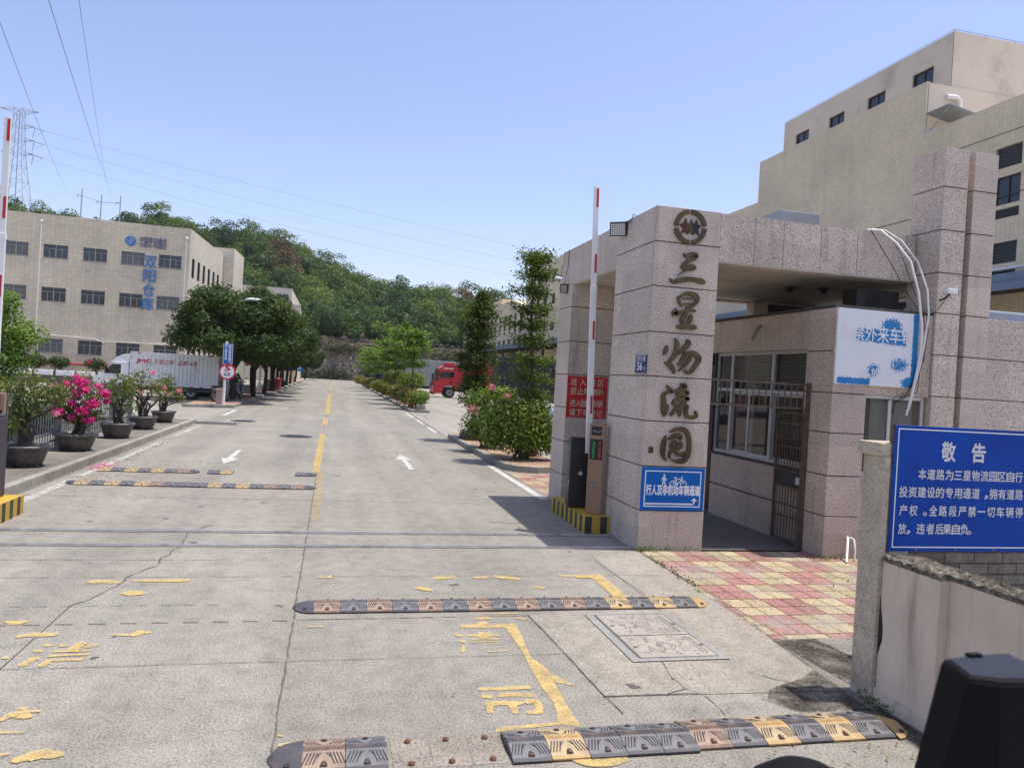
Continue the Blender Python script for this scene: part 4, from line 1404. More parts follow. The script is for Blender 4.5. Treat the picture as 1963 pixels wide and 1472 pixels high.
# walking figure
cx, cz = 4.435, 0.965
on = lambda x, z, h: (x, Y - h, z)
b.disc((cx, Y, cz + 0.068), 0.013, (0, -1, 0), 14)
for st in ([(cx, cz + .045, .016), (cx + .002, cz + .01, .018), (cx, cz - .02, .015)], [(cx - .012, cz + .042, .007), (cx - .028, cz + .015, .006), (cx - .026, cz - .015, .005)], [(cx + .012, cz + .042, .007), (cx + .026, cz + .015, .006), (cx + .036, cz - .002, .005)], [(cx - .005, cz - .02, .010), (cx - .018, cz - .055, .008), (cx - .028, cz - .085, .008)], [(cx + .006, cz - .02, .010), (cx + .018, cz - .05, .008), (cx + .024, cz - .085, .008)]):
    b.stroke(st, on)
# bicycle
bx, bz = 4.645, 0.915
for wx in (-0.078, 0.078):
    b.stroke([(bx + wx + .042 * math.cos(t * math.pi / 8), bz + .042 * math.sin(t * math.pi / 8), .0055) for t in range(17)], on, sub=2)
for st in ([(bx - .078, bz, .005), (bx - .015, bz - .004, .005)], [(bx - .078, bz, .005), (bx - .038, bz + .068, .005)], [(bx - .015, bz - .004, .006), (bx - .048, bz + .085, .005)], [(bx - .038, bz + .068, .006), (bx + .05, bz + .068, .006)], [(bx - .015, bz - .004, .006), (bx + .05, bz + .06, .006)], [(bx + .078, bz, .005), (bx + .045, bz + .10, .005)], [(bx + .045, bz + .10, .005), (bx + .062, bz + .10, .005)], [(bx - .068, bz + .088, .007), (bx - .028, bz + .088, .007)]):
    b.stroke(st, on)
b.disc((bx - .015, Y - .0005, bz - .004), 0.013, (0, -1, 0), 12)
# arrow line
b.stroke([(4.18, 0.642, .010), (4.90, 0.642, .010)], on)
b.stroke([(4.895, 0.64, .012), (4.895, 0.69, .012)], on)
b.quad([on(4.895, 0.730, 0.0004), on(4.848, 0.686, 0.0004), on(4.942, 0.686, 0.0004)])
b.build('pictogram', SIGNWHITE, r)
b = MB()
b.text('行人及非机动车辆通道', (4.575, Y, 0.762), (1, 0, 0), (0, 0, 1), 0.128, bold=0.045, width=0.79, align='C')
b.build('lettering', SIGNWHITE, r)

r = board('red_notice', 4.103, 4.865, 1.59, 2.335, 12.945, 'red sign with cream characters asking drivers to register, on the shaded pillar', SIGNRED)
b = MB()
for t, z, w in (('进入园区', 2.165, .66), ('禁止鸣喇叭', 2.00, .64), ('进入园区车辆', 1.785, .66), ('请下车登记', 1.615, .66)):
    n = len(t)
    for i, c in enumerate(t):
        b.text(c, (4.165 + 0.055 + i * (0.63 - 0.11) / (n - 1), 12.929, z), (1, 0, 0), (0, 0, 1), 0.125, bold=0.012, align='C', width=0.115 if n < 6 else 0.105)
b.build('lettering', SIGNCREAM, r)

r = empty('house_number', (4.10, 9.66, 2.38), 'small dark blue house number plate reading 56 on the pillar side', 'number plate')
b = MB()
b.bbox(4.100, 4.108, 9.47, 9.85, 2.385, 2.648, 0.003)
b.build('panel', PLATEBLUE, r)
b = MB()
T = lambda t, y, z, h, **k: b.text(t, (4.0985, y, z), (0, -1, 0), (0, 0, 1), h, **k)
T('万虹大道', 9.66, 2.56, 0.065, align='C', bold=0.01, width=0.31)
T('56', 9.69, 2.425, 0.135, align='C', bold=0.02, width=0.17)
T('号', 9.525, 2.425, 0.055, align='C')
for y0, y1, z0, z1 in ((9.48, 9.84, 2.392, 2.397), (9.48, 9.84, 2.637, 2.642)):
    b.quad([(4.0985, y1, z0), (4.0985, y0, z0), (4.0985, y0, z1), (4.0985, y1, z1)])
b.build('lettering', SIGNWHITE, r)

# faded blue and white board on the booth: the blue film survives in flakes
r = empty('faded_sign', (7.3, 9.0, 2.41), 'large faded white sign with flaking blue film on the guard booth front', 'sign')
x0, x1, z0, z1, Y = 6.655, 7.965, 2.405, 3.448, 8.975
b = MB()
b.bbox(x0, x1, Y, 9.035, z0, z1, 0.004)
b.build('panel', SIGNWHITE, r)
m, nt, pb, N, L = _new('flaking_blue_film')
at = N.new('ShaderNodeAttribute')
at.attribute_name = 'film'
f = _noise(N, L, _coord(N, L, (1, 1, 1)), 38.0, 6.0, 0.75)
f2 = _noise(N, L, _coord(N, L, (14, 14, 60)), 1.0, 4.0, 0.7)
tot = _math(N, L, 'ADD', at.outputs['Fac'], _math(N, L, 'ADD', _math(N, L, 'MULTIPLY', f, 1.25), _math(N, L, 'MULTIPLY', f2, 0.60)))
msk = _ramp(N, L, _math(N, L, 'MULTIPLY', tot, 0.5), [(0.555, 0.0), (0.575, 1.0)])
L.new(_mix(N, L, msk, (0.72, 0.735, 0.76), (0.0, 0.18, 0.45)), pb.inputs['Base Color'])
pb.inputs['Roughness'].default_value = 0.5
nx, nz = 60, 50
vs, fs, at_ = [], [], []
for j in range(nz + 1):
    for i in range(nx + 1):
        u, w = i / nx, j / nz
        vs.append((x0 + 0.003 + (x1 - x0 - 0.006) * u, Y - 0.002, z0 + 0.003 + (z1 - z0 - 0.006) * w))
        e = 0.0
        e = max(e, math.exp(-((u - 0.965) / 0.03) ** 2) * 1.3 * (0.75 if 0.2 < w < 0.9 else 0.9) if u > 0.9 else 0)
        band = 0.60 + 0.05 * (1 - u) - 0.10 * (u - .5)
        e = max(e, 0.66 * math.exp(-((w - 0.66 + 0.06 * (u - 0.6)) / 0.09) ** 2) if 0.22 < u < 0.86 else 0)
        e = max(e, 0.66 * math.exp(-(((u - 0.66) / 0.13) ** 2 + ((w - 0.78) / 0.14) ** 2)))
        e = max(e, 0.60 * math.exp(-((w - 0.05) / 0.05) ** 2) if 0.03 < u < 0.42 else 0)
        e = max(e, 0.50 * math.exp(-(((u - 0.46) / 0.09) ** 2 + ((w - 0.20) / 0.10) ** 2)))
        e = max(e, 0.40 * math.exp(-(((u - 0.78) / 0.14) ** 2 + ((w - 0.30) / 0.12) ** 2)))
        e = max(e, 0.62 * math.exp(-(((u - 0.90) / 0.09) ** 2 + ((w - 0.06) / 0.08) ** 2)))
        at_.append(e * 1.12 - 0.09)
for j in range(nz):
    for i in range(nx):
        a = j * (nx + 1) + i
        fs.append((a, a + 1, a + nx + 2, a + nx + 1))
b = MB()
b.add(vs, fs)
o = b.build('film', m, r)
aa = o.data.attributes.new('film', 'FLOAT', 'POINT')
aa.data.foreach_set('value', np.array(at_, np.float32))
b = MB()
for i, c in enumerate('严禁外来车辆'):
    b.text(c, (6.80 + i * 0.195, Y - 0.0035, 3.02), (1, 0, -0.02), (0, 0, 1), 0.205, bold=0.012, align='C', width=0.18)
for i, c in enumerate('  停放'):
    b.text(c, (6.78 + i * 0.17, Y - 0.0035, 2.50), (1, 0, 0), (0, 0, 1), 0.15, bold=0.01, align='C', width=0.14)
b.build('lettering', SIGNWHITE, r)

# ---- conduit, cables, camera, lights on the gate
cp = empty('cable_conduit', (7.9, 8.95, 2.1), 'pair of loose white plastic conduits hanging beside the faded sign', 'conduit')
b = MB()
b.tube([(7.40, 9.45, 4.67), (7.55, 9.36, 4.66), (7.66, 9.15, 4.45), (7.77, 8.99, 4.18), (7.88, 8.93, 3.75), (7.955, 8.92, 3.3), (7.965, 8.92, 2.98), (7.945, 8.93, 2.72), (7.90, 8.95, 2.4), (7.845, 8.98, 2.02)], 0.016, 8)
b.build('pipe', PIPEW, cp)
b = MB()
b.tube([(7.48, 9.45, 4.685), (7.66, 9.40, 4.675), (7.82, 9.25, 4.52), (7.95, 9.06, 4.2), (8.05, 8.96, 3.8), (8.07, 8.93, 3.45), (8.03, 8.93, 3.1), (7.985, 8.93, 2.75), (7.93, 8.95, 2.45), (7.87, 8.97, 2.1)], 0.013, 8)
b.build('pipe', PIPEW, cp)
b = MB()
b.tube([(7.44, 9.42, 4.66), (7.6, 9.2, 4.2), (7.78, 9.0, 3.7), (7.98, 8.93, 3.42)], 0.006, 5)
b.tube([(7.72, 9.42, 4.66), (7.80, 9.2, 4.3), (7.9, 9.0, 3.7)], 0.005, 5)
b.tube([(8.36, 8.97, 3.68), (8.22, 8.95, 3.52), (8.08, 8.95, 3.46), (7.9, 8.96, 3.47)], 0.006, 5)
rq = random.Random(4)
for k in range(5):
    b.tube([(7.98 + rq.uniform(0, .1), 8.95, 3.45), (8.06 + rq.uniform(-.03, .04), 8.94, 3.2), (8.02 + rq.uniform(-.03, .04), 8.94, 2.8), (7.9 + rq.uniform(-.1, .1), 8.96, 2.35), (7.5 + rq.uniform(0, .3), 9.0, 2.22 + rq.uniform(-.06, .06))], 0.005, 5)
b.build('cable', CABLEB, cp)
cc = empty('security_camera', (8.4, 8.95, 3.72), 'small white security camera with black face on the tall pillar', 'camera')
b = MB()
b.bbox(8.30, 8.46, 8.84, 8.91, 3.765, 3.835, 0.012)
b.build('housing', SIGNWHITE, cc)
b = MB()
b.bbox(8.455, 8.475, 8.845, 8.905, 3.768, 3.83, 0.004)
b.build('lens', BLACKM, cc)
b = MB()
b.tube([(8.30, 9.0, 3.68), (8.33, 8.94, 3.70), (8.36, 8.88, 3.77)], 0.016, 6)
b.build('bracket', DARKM, cc)
def floodlight(x, y, z, w, h, label, rz, tilt, face):
    f = empty('floodlight', (x, y, z), label, 'floodlight', 'floodlights on the gate', rz)
    b = MB()
    M_ = Matrix.Rotation(tilt, 3, 'X')
    k = MB()
    k.bbox(-w / 2, w / 2, -0.03, 0.04, -h / 2, h / 2, 0.01)
    for j in range(5):
        k.box(-w / 2 + 0.02 + j * (w - .06) / 4, -w / 2 + 0.028 + j * (w - .06) / 4, 0.04, 0.07, -h / 2 + .02, h / 2 - .02)
    k.v = [tuple(M_ @ Vector(p)) for p in k.v]
    k.build('housing', DARKM, f, world=False)
    k = MB()
    for i in range(8):
        for j in range(6):
            k.box(-w / 2 + 0.02 + i * (w - .04) / 8, -w / 2 + 0.02 + (i + .75) * (w - .04) / 8, -0.034, -0.031, -h / 2 + .02 + j * (h - .04) / 6, -h / 2 + .02 + (j + .7) * (h - .04) / 6)
    k.v = [tuple(M_ @ Vector(p)) for p in k.v]
    k.build('lamp_face', face, f, world=False)
    k = MB()
    k.tube([(-w / 2 - 0.01, 0, 0), (-w / 2 - 0.01, 0.1, -0.02), (w / 2 + 0.01, 0.1, -0.02), (w / 2 + 0.01, 0, 0)], 0.008, 6)
    k.build('bracket', DARKM, f, world=False)
floodlight(4.0, 10.55, 4.53, 0.26, 0.21, 'floodlight with a silvery face high on the lettered pillar', R_(-38), R_(14), SIGNWHITE)
floodlight(4.03, 13.25, 3.93, 0.15, 0.17, 'small square floodlight below the canopy corner by the tree', R_(-25), R_(10), SIGNCREAM)
b = MB()
b.tube([(4.05, 10.45, 4.62), (4.09, 10.3, 4.60), (4.10, 10.25, 4.70), (4.15, 10.25, 4.68)], 0.007, 5)
tag(b.build('lamp_cable', CABLEB), 'black cable looping from the big floodlight over the pillar top', 'cable')
b = MB()
b.tube([(4.105, 13.3, 4.66), (4.10, 13.32, 4.3), (4.07, 13.36, 4.1), (4.05, 13.3, 3.98)], 0.006, 5)
tag(b.build('lamp_cable', CABLEB), 'thin cable hanging down the canopy corner to the small square floodlight', 'cable')
b = MB()
b.tube([(4.08, 13.3, 4.10), (3.98, 13.3, 4.11), (3.86, 13.28, 4.115)], [0.012, 0.028, 0.03], 10)
tag(b.build('bullet_camera', SIGNWHITE), 'small white bullet camera sticking out below the canopy corner', 'camera')
b = MB()
b.tube([(6.66, 10.9, 3.30), (6.60, 10.85, 3.27), (6.52, 10.8, 3.17), (6.44, 10.75, 3.06)], [0.02, 0.03, 0.035, 0.03], 8)
tag(b.build('wall_camera', mat('dusty_camera', (0.30, 0.26, 0.22), 0.6)), 'dusty small camera pointing down from the booth lintel', 'camera')
b = MB()
b.tube([(7.02, 8.995, .30), (7.0, 8.95, .30), (6.93, 8.86, .16), (6.82, 8.72, .02)], 0.018, 8)
b.tube([(7.06, 8.995, .30), (7.08, 8.93, .28), (7.07, 8.88, .14), (7.05, 8.86, .01)], 0.014, 8)
tag(b.build('drain_hose', PIPEW), 'short white drain hoses coming out of the booth foot', 'hose')

# ------------------------------------------------------------------ barriers: kiosk, cabinet, arm, striped plinth
m, nt, pb, N, L = _new('hazard_stripes')
tc = N.new('ShaderNodeTexCoord')
sx = N.new('ShaderNodeSeparateXYZ')
L.new(tc.outputs['Object'], sx.inputs[0])
u = _math(N, L, 'ADD', sx.outputs[0], _math(N, L, 'MULTIPLY', sx.outputs[1], -1.0))
sw = _math(N, L, 'GREATER_THAN', _math(N, L, 'FRACT', _math(N, L, 'MULTIPLY', u, 4.2)), 0.55)
top = _math(N, L, 'GREATER_THAN', sx.outputs[2], 0.249)
sw = _math(N, L, 'MULTIPLY', sw, _math(N, L, 'SUBTRACT', 1.0, top))
col = _mix(N, L, sw, (0.46, 0.30, 0.03), (0.035, 0.033, 0.035))
wr = _noise(N, L, tc.outputs['Object'], 9.0, 8.0, 0.72)
col = _mix(N, L, _ramp(N, L, wr, [(0.56, 0.0), (0.68, 0.8)]), col, (0.14, 0.12, 0.11))
L.new(col, pb.inputs['Base Color'])
pb.inputs['Roughness'].default_value = 0.6
STRIPE = m
b = MB()
b.prism([(3.72, 10.5), (4.40, 10.5), (4.40, 12.3), (3.74, 12.3)], -0.02, 0.25)
tag(b.build('striped_plinth', STRIPE), 'yellow and black striped concrete plinth under the right barrier', 'plinth', 'barrier plinths')
m = STRIPE.copy()
b = MB()
b.prism([(-4.75, 10.3), (-4.0, 10.3), (-4.0, 11.45), (-4.75, 11.45)], -0.02, 0.25)
tag(b.build('striped_plinth', m), 'worn yellow and black striped concrete plinth at the left edge', 'plinth', 'barrier plinths')

BROWN = mat('brown_kiosk_paint', (0.30, 0.175, 0.11), 0.45, 0.1, 0.06, 2.0)
BROWNT = mat('kiosk_trim', (0.42, 0.31, 0.22), 0.4, 0.2)
LEDG = mat('led_green', (0.02, 0.45, 0.10), 0.5, var=0, emit=0.35)
LEDR = mat('led_red', (0.60, 0.03, 0.05), 0.5, var=0, emit=0.35)
def kiosk(x, y, rz, label):
    k = empty('access_kiosk', (x, y, 0.25), label, 'kiosk', 'barrier access kiosks', rz)
    b = MB()
    b.bbox(-0.115, 0.115, -0.075, 0.075, 0.0, 1.36, 0.012)
    b.build('body', BROWN, k, world=False)
    b = MB()
    b.box(0.116, 0.121, -0.07, -0.05, 0.02, 1.34)
    b.build('trim', BROWNT, k, world=False)
    b = MB()
    b.bbox(-0.085, 0.07, -0.081, -0.074, 1.19, 1.325, 0.003)
    b.bbox(-0.095, 0.095, -0.081, -0.074, 0.82, 1.13, 0.003)
    b.build('screen', BLACKM, k, world=False)
    b = MB()
    for t in range(8):
        a = math.pi * (1.1 + 0.8 * t / 7)
        b.box(-0.0 + 0.055 * math.cos(a) - .006, 0.055 * math.cos(a) + .006, -0.084, -0.081, 1.27 + 0.03 * math.sin(a) - .003, 1.27 + 0.03 * math.sin(a) + .003)
    b.build('reader_mark', SIGNWHITE, k, world=False)
    rq = random.Random(9)
    for mm, xx in ((LEDG, -0.055), (LEDR, 0.035)):
        b = MB()
        for t in range(26):
            z = 0.845 + t * 0.0098
            for c in range(4):
                if rq.random() < 0.42:
                    b.box(xx + c * 0.009, xx + c * 0.009 + 0.006, -0.0835, -0.0815, z, z + 0.006)
        b.build('led_text', mm, k, world=False)
    b = MB()
    b.bbox(-0.085, 0.04, -0.079, -0.074, 0.385, 0.475, 0.003)
    b.build('speaker_plate', mat('speaker_plate', (0.12, 0.11, 0.10), 0.5), k, world=False)
    b = MB()
    for i in range(4):
        for j in range(3):
            b.disc((-0.065 + i * 0.03, -0.0795, 0.405 + j * 0.026), 0.008, (0, -1, 0), 8, 0, 0.001)
    b.build('speaker_hole', SIGNCREAM, k, world=False)
    return k
kiosk(3.945, 10.78, R_(-27), 'brown access kiosk with a lit display beside the lettered pillar')
kiosk(-4.50, 11.70, R_(8), 'brown access kiosk cut off by the left edge')
def barrier(x, y, rz, label, mat_, lean, label2, x2):
    k = empty('barrier_cabinet', (x, y, 0.25), label, 'barrier cabinet', 'barrier cabinets', rz)
    b = MB()
    b.bbox(-0.17, 0.17, -0.14, 0.14, 0.0, 1.06, 0.02)
    b.bbox(-0.155, 0.155, -0.125, 0.125, 1.06, 1.10, 0.015)
    b.build('body', mat_, k, world=False)
    b = MB()
    for i in range(9):
        for j in range(2):
            b.box(-0.173, -0.1695, -0.06 + j * .07, -0.01 + j * .07, 0.62 + i * 0.022, 0.628 + i * 0.022)
    b.box(-0.1735, -0.1695, -0.02, 0.03, 0.86, 0.96)
    b.build('vent', GREYM, k, world=False)
    b = MB()
    b.bbox(-0.174, -0.17, -0.10, -0.085, 0.32, 0.42, 0.001)
    b.build('label_sticker', SIGNWHITE, k, world=False)
    b = MB()
    b.tube([(0.0, -0.14, 0.55), (0, -0.18, 0.55)], 0.03, 12)
    b.build('pivot', ALUM, k, world=False)
    a = empty('boom_barrier', x2, label2, 'barrier', 'raised boom barriers')
    b = MB()
    hl = 4.16
    b.bbox(-0.048, 0.048, -0.02, 0.02, 0.0, hl * 0.62, 0.006)
    b.bbox(-0.042, 0.042, -0.016, 0.016, hl * 0.62 + 0.001, hl, 0.006)
    b.bbox(-0.052, 0.052, -0.024, 0.024, hl * 0.61, hl * 0.63, 0.006)
    b.build('boom', WHITEM, a, world=False)
    for z in (0.62, 1.78, 2.82, 3.84):
        b = MB()
        b.box(0.0, 0.034, -0.0225, -0.020 if z < 2.5 else -0.0165, z, z + 0.29)
        b.build('red_reflector', SIGNRED, a, world=False)
    a.rotation_euler = (0, lean, 0)
barrier(3.87, 11.35, R_(-8), 'black barrier cabinet on the striped plinth by the shaded pillar', mat('barrier_black', (0.022, 0.021, 0.026), 0.45, 0.1, 0.3, 2), -0.029, 'white raised barrier arm with red marks in front of the gate canopy', (3.945, 11.15, 1.12))
barrier(-4.37, 11.22, R_(0), 'dark purple grey barrier cabinet at the left edge', mat('barrier_purple', (0.055, 0.045, 0.06), 0.5, 0.1, 0.2, 2), 0.0, 'white raised barrier arm cut off by the left edge', (-4.37, 11.28, 1.12))

# ------------------------------------------------------------------ low wall, notice board, block wall on the right
WALLM = None
m, nt, pb, N, L = _new('stained_pink_render')
v = _coord(N, L)
col = _ramp(N, L, _noise(N, L, v, 1.6, 7, 0.65), [(0.3, (0.56, 0.45, 0.35)), (0.7, (0.70, 0.58, 0.46))])
st = _noise(N, L, _coord(N, L, (7, 7, 0.8)), 1.0, 8.0, 0.7)
col = _mix(N, L, _ramp(N, L, st, [(0.52, 0.0), (0.72, 0.65)]), col, (0.20, 0.155, 0.12))
ch = _noise(N, L, v, 6.0, 9.0, 0.75)
col = _mix(N, L, _ramp(N, L, ch, [(0.66, 0.0), (0.72, 0.85)]), col, (0.10, 0.075, 0.055))
L.new(col, pb.inputs['Base Color'])
pb.inputs['Roughness'].default_value = 0.9
pb.inputs['Specular IOR Level'].default_value = 0.15
_bump(N, L, pb, _noise(N, L, v, 25, 6, 0.7), 0.35, 0.01)
PINKW = m
POSTM = concrete_mat('old_post_concrete', (0.40, 0.335, 0.25), (0.56, 0.475, 0.365), 0.16, False, 3.0, (0.06, 0.05, 0.04), 0.9)
MOSSM = mat('crusted_wall_top', (0.11, 0.09, 0.065), 1.0, 0, 0.7, 30.0, 0.1, bump=1.0, dirt=0.5, dirtcol=(0.42, 0.39, 0.33), dscale=18)
def rough_bar(b, x0, x1, y0, y1, z0, z1, amp, n=10, m=0):
    """slab with a broken uneven top"""
    nx_, ny_ = max(2, int((x1 - x0) / 0.03)), max(2, int((y1 - y0) / 0.03))
    vs, fs = [], []
    for j in range(ny_ + 1):
        for i in range(nx_ + 1):
            ed = 0.5 if i in (0, nx_) or j in (0, ny_) else 1
            vs.append((x0 + (x1 - x0) * i / nx_, y0 + (y1 - y0) * j / ny_, z1 + random.uniform(-amp, amp) * ed))
    for j in range(ny_):
        for i in range(nx_):
            a = j * (nx_ + 1) + i
            fs.append((a, a + 1, a + nx_ + 2, a + nx_ + 1))
    b.add(vs, fs, m)
    rim = [j * (nx_ + 1) for j in range(ny_ + 1)]
    for ring in ([i for i in range(nx_ + 1)], [(i + 1) * (nx_ + 1) - 1 for i in range(ny_ + 1)], [ny_ * (nx_ + 1) + nx_ - i for i in range(nx_ + 1)], [(ny_ - i) * (nx_ + 1) for i in range(ny_ + 1)]):
        for a, c in zip(ring[:-1], ring[1:]):
            p, q = vs[a], vs[c]
            b.quad([(p[0], p[1], z0), (q[0], q[1], z0), q, p], m)
lw = empty('low_wall', (4.12, 4.0, 0), 'low pinkish rendered wall with crusted top below the blue notice board', 'wall')
b = MB()
b.box(3.985, 4.25, 4.165, 4.70, -0.02, 1.045)
b.box(4.06, 4.25, 1.5, 4.163, -0.02, 1.05)
b.box(3.965, 3.984, 4.165, 4.70, -0.02, 0.11)
b.build('rendered_face', PINKW, lw)
b = MB()
rough_bar(b, 3.98, 4.27, 4.16, 4.70, 1.035, 1.07, 0.026)
rough_bar(b, 4.055, 4.27, 1.5, 4.158, 1.04, 1.073, 0.026)
b.build('crusted_top', MOSSM, lw)
b = MB()
hole = [(4.712, .74), (4.70, .78), (4.692, .70), (4.672, .62), (4.660, .52), (4.662, .46), (4.678, .42), (4.695, .36), (4.712, .30)]
b.quad([(3.9835, y, z) for y, z in hole])
b.build('broken_patch', mat('broken_gap', (0.035, 0.03, 0.025), 1.0, var=0.3, vscale=30), lw)
ps = empty('wall_post', (4.07, 4.83, 0), 'weathered concrete wall post with a thicker cap at the left of the notice board', 'post')
b = MB()
b.bbox(3.95, 4.20, 4.705, 4.93, -0.02, 1.80, 0.008)
b.build('shaft', POSTM, ps)
b = MB()
b.bbox(3.915, 4.22, 4.708, 4.965, 1.80, 1.90, 0.012)
b.build('cap', POSTM, ps)
m, nt, pb, N, L = _new('grey_block_wall')
tc = N.new('ShaderNodeTexCoord')
sx = N.new('ShaderNodeSeparateXYZ')
L.new(tc.outputs['Object'], sx.inputs[0])
cb = N.new('ShaderNodeCombineXYZ')
L.new(_math(N, L, 'ADD', sx.outputs[0], sx.outputs[1]), cb.inputs[0])
L.new(sx.outputs[2], cb.inputs[1])
bt = N.new('ShaderNodeTexBrick')
for k_, v_ in (('Scale', 1.0), ('Mortar Size', 0.008), ('Brick Width', 0.30), ('Row Height', 0.095)):
    bt.inputs[k_].default_value = v_
bt.inputs['Color1'].default_value = (0.20, 0.18, 0.155, 1)
bt.inputs['Color2'].default_value = (0.13, 0.12, 0.105, 1)
bt.inputs['Mortar'].default_value = (0.07, 0.06, 0.05, 1)
L.new(cb.outputs[0], bt.inputs['Vector'])
L.new(_mix(N, L, 1.0, bt.outputs[0], _ramp(N, L, _noise(N, L, tc.outputs['Object'], 12, 7, .7), [(.3, .6), (.7, 1.5)]), 'MULTIPLY'), pb.inputs['Base Color'])
pb.inputs['Roughness'].default_value = 0.95
_bump(N, L, pb, bt.outputs[1], 0.5, 0.01)
b = MB()
b.box(4.72, 9.0, 5.35, 5.55, -0.02, 1.30)
tag(b.build('block_wall', m), 'rough grey block wall seen below the notice board behind the low wall', 'wall')
nb = empty('notice_board', (5.1, 4.72, 1.1), 'large blue notice board with white characters fixed above the low wall', 'notice board')
b = MB()
x0, x1, z0, z1, Y = 4.015, 5.75, 1.108, 2.035, 4.700
b.bbox(x0, x1, Y - 0.006, Y, z0, z1, 0.002)
b.build('panel', NOTICEBLUE, nb)
b = MB()
for x in (x0 - 0.012, x1 - 0.02):
    b.box(x, x + 0.028, Y + 0.001, Y + 0.03, z0 - 0.01, z1 + 0.008)
for z in (z0, z1 - 0.025):
    b.box(x0 + 0.02, x1 - 0.02, Y + 0.001, Y + 0.03, z, z + 0.025)
b.build('frame', RUSTM, nb)
b = MB()
Yl = Y - 0.0085
border(b, x0 + 0.028, x1 - 0.028, z0 + 0.028, z1 - 0.022, Yl, 0.0085)
b.build('border', SIGNWHITE, nb)
b = MB()
def row(txt, xs, z, h, w, bold=0.018):
    for c, x in zip(txt, xs):
        if c != ' ':
            b.text(c, (x, Yl, z), (1, 0, 0), (0, 0, 1), h, bold=bold, align='C' if c not in ',。，' else 'L', width=w if c not in '。，一' else (w * 0.45 if c != '一' else w))
row('敬告', [4.489, 4.761], 1.784, 0.135, 0.122, 0.03)
row('本道路为三星物流园区自行', [4.27 + i * 0.0795 for i in range(12)], 1.643, 0.074, 0.070)
row('投资建设的专用通道，拥有道路', [4.115 + i * 0.0802 for i in range(14)], 1.509, 0.074, 0.070)
row('产权。全路段严禁一切车辆停', [4.124 + i * 0.0869 for i in range(13)], 1.373, 0.074, 0.070)
row('放，违者后果自负。', [4.124 + d * 0.001064 for d in (0, 35, 150, 230, 305, 370, 443, 515, 545)], 1.238, 0.074, 0.070)

b.build('lettering', mat('weathered_white_letter', (0.62, 0.63, 0.62), 0.6, var=0.08, vscale=10), nb)
for x in (4.25, 4.60, 4.95, 5.3):
    b = MB()
    b.bbox(x - .008, x + .008, Y - 0.012, Y - 0.005, z0 + 0.004, z0 + 0.018, 0.002)
    b.build('screw', RUSTM, nb)

# ------------------------------------------------------------------ left side: steel fence, potted bougainvilleas
FENCEM = mat('fence_grey_paint', (0.20, 0.215, 0.225), 0.5, 0.3, 0.12, 5, dirt=0.25, dirtcol=(0.10, 0.09, 0.08))
FA, FB = Vector((-5.42, 12.9, 0.14)), Vector((-6.22, 26.0, 0.14))
fe = empty('steel_fence', tuple((FA + FB) / 2), 'grey steel picket fence along the left pavement behind the flower pots', 'fence')
FD = (FB - FA)
FL = FD.length
FD.normalize()
def fp(u, z, o=0.0):
    p = FA + FD * u
    return (p.x + FD.y * o, p.y - FD.x * o, 0.14 + z)
nb_ = 5
for i in range(nb_ + 1):
    u = FL * i / nb_
    b = MB()
    for du, dv in ((0, 0),):
        x, y, z = fp(u, 0)
        b.bbox(x - .06, x + .06, y - .06, y + .06, 0.12, 1.52, 0.008)
        b.bbox(x - .07, x + .07, y - .07, y + .07, 1.52, 1.55, 0.006)
    b.build('post', FENCEM, fe)
for i in range(nb_):
    b = MB()
    u0, u1 = FL * i / nb_ + 0.06, FL * (i + 1) / nb_ - 0.06
    for z in (0.18, 0.35, 1.18):
        b.extr([fp(u0, z, -.02), fp(u0, z, .02), fp(u0, z + .04, .02), fp(u0, z + .04, -.02)], FD * (u1 - u0))
    b.build('rail', FENCEM, fe)
    b = MB()
    n = 14
    for k in range(n):
        u = u0 + (k + .5) * (u1 - u0) / n
        p = Vector(fp(u, 0.06, 0.028))
        b.box(p.x - .009, p.x + .009, p.y - .009, p.y + .009, 0.20, 1.42)
        b.add([(p.x - .011, p.y - .011, 1.42), (p.x + .011, p.y - .011, 1.42), (p.x + .011, p.y + .011, 1.42), (p.x - .011, p.y + .011, 1.42), (p.x, p.y, 1.47)], [(0, 1, 4), (1, 2, 4), (2, 3, 4), (3, 0, 4)])
    b.build('picket_panel', FENCEM, fe)

POTM = mat('dark_glazed_pot', (0.032, 0.031, 0.034), 0.42, 0, 0.3, 5.0, 0.5, dirt=0.42, dirtcol=(0.17, 0.145, 0.11), dscale=4.0)
POTRIM = mat('pot_rim', (0.07, 0.07, 0.075), 0.45, 0, 0.3, 5.0, 0.5, dirt=0.3, dirtcol=(0.3, 0.27, 0.22), dscale=6.0)
BOUG = leaf_mat('bougainvillea_leaf', [(0.0, (0.045, 0.075, 0.018)), (0.5, (0.10, 0.135, 0.03)), (0.85, (0.18, 0.185, 0.045)), (1.0, (0.23, 0.15, 0.05))], 0.32)
MAG = leaf_mat('magenta_bract', [(0.0, (0.44, 0.015, 0.13)), (0.5, (0.62, 0.025, 0.26)), (1.0, (0.72, 0.10, 0.40))], 0.35, 0.7)
PINK = leaf_mat('pink_bract', [(0.0, (0.50, 0.10, 0.22)), (1.0, (0.72, 0.30, 0.42))], 0.35, 0.7)
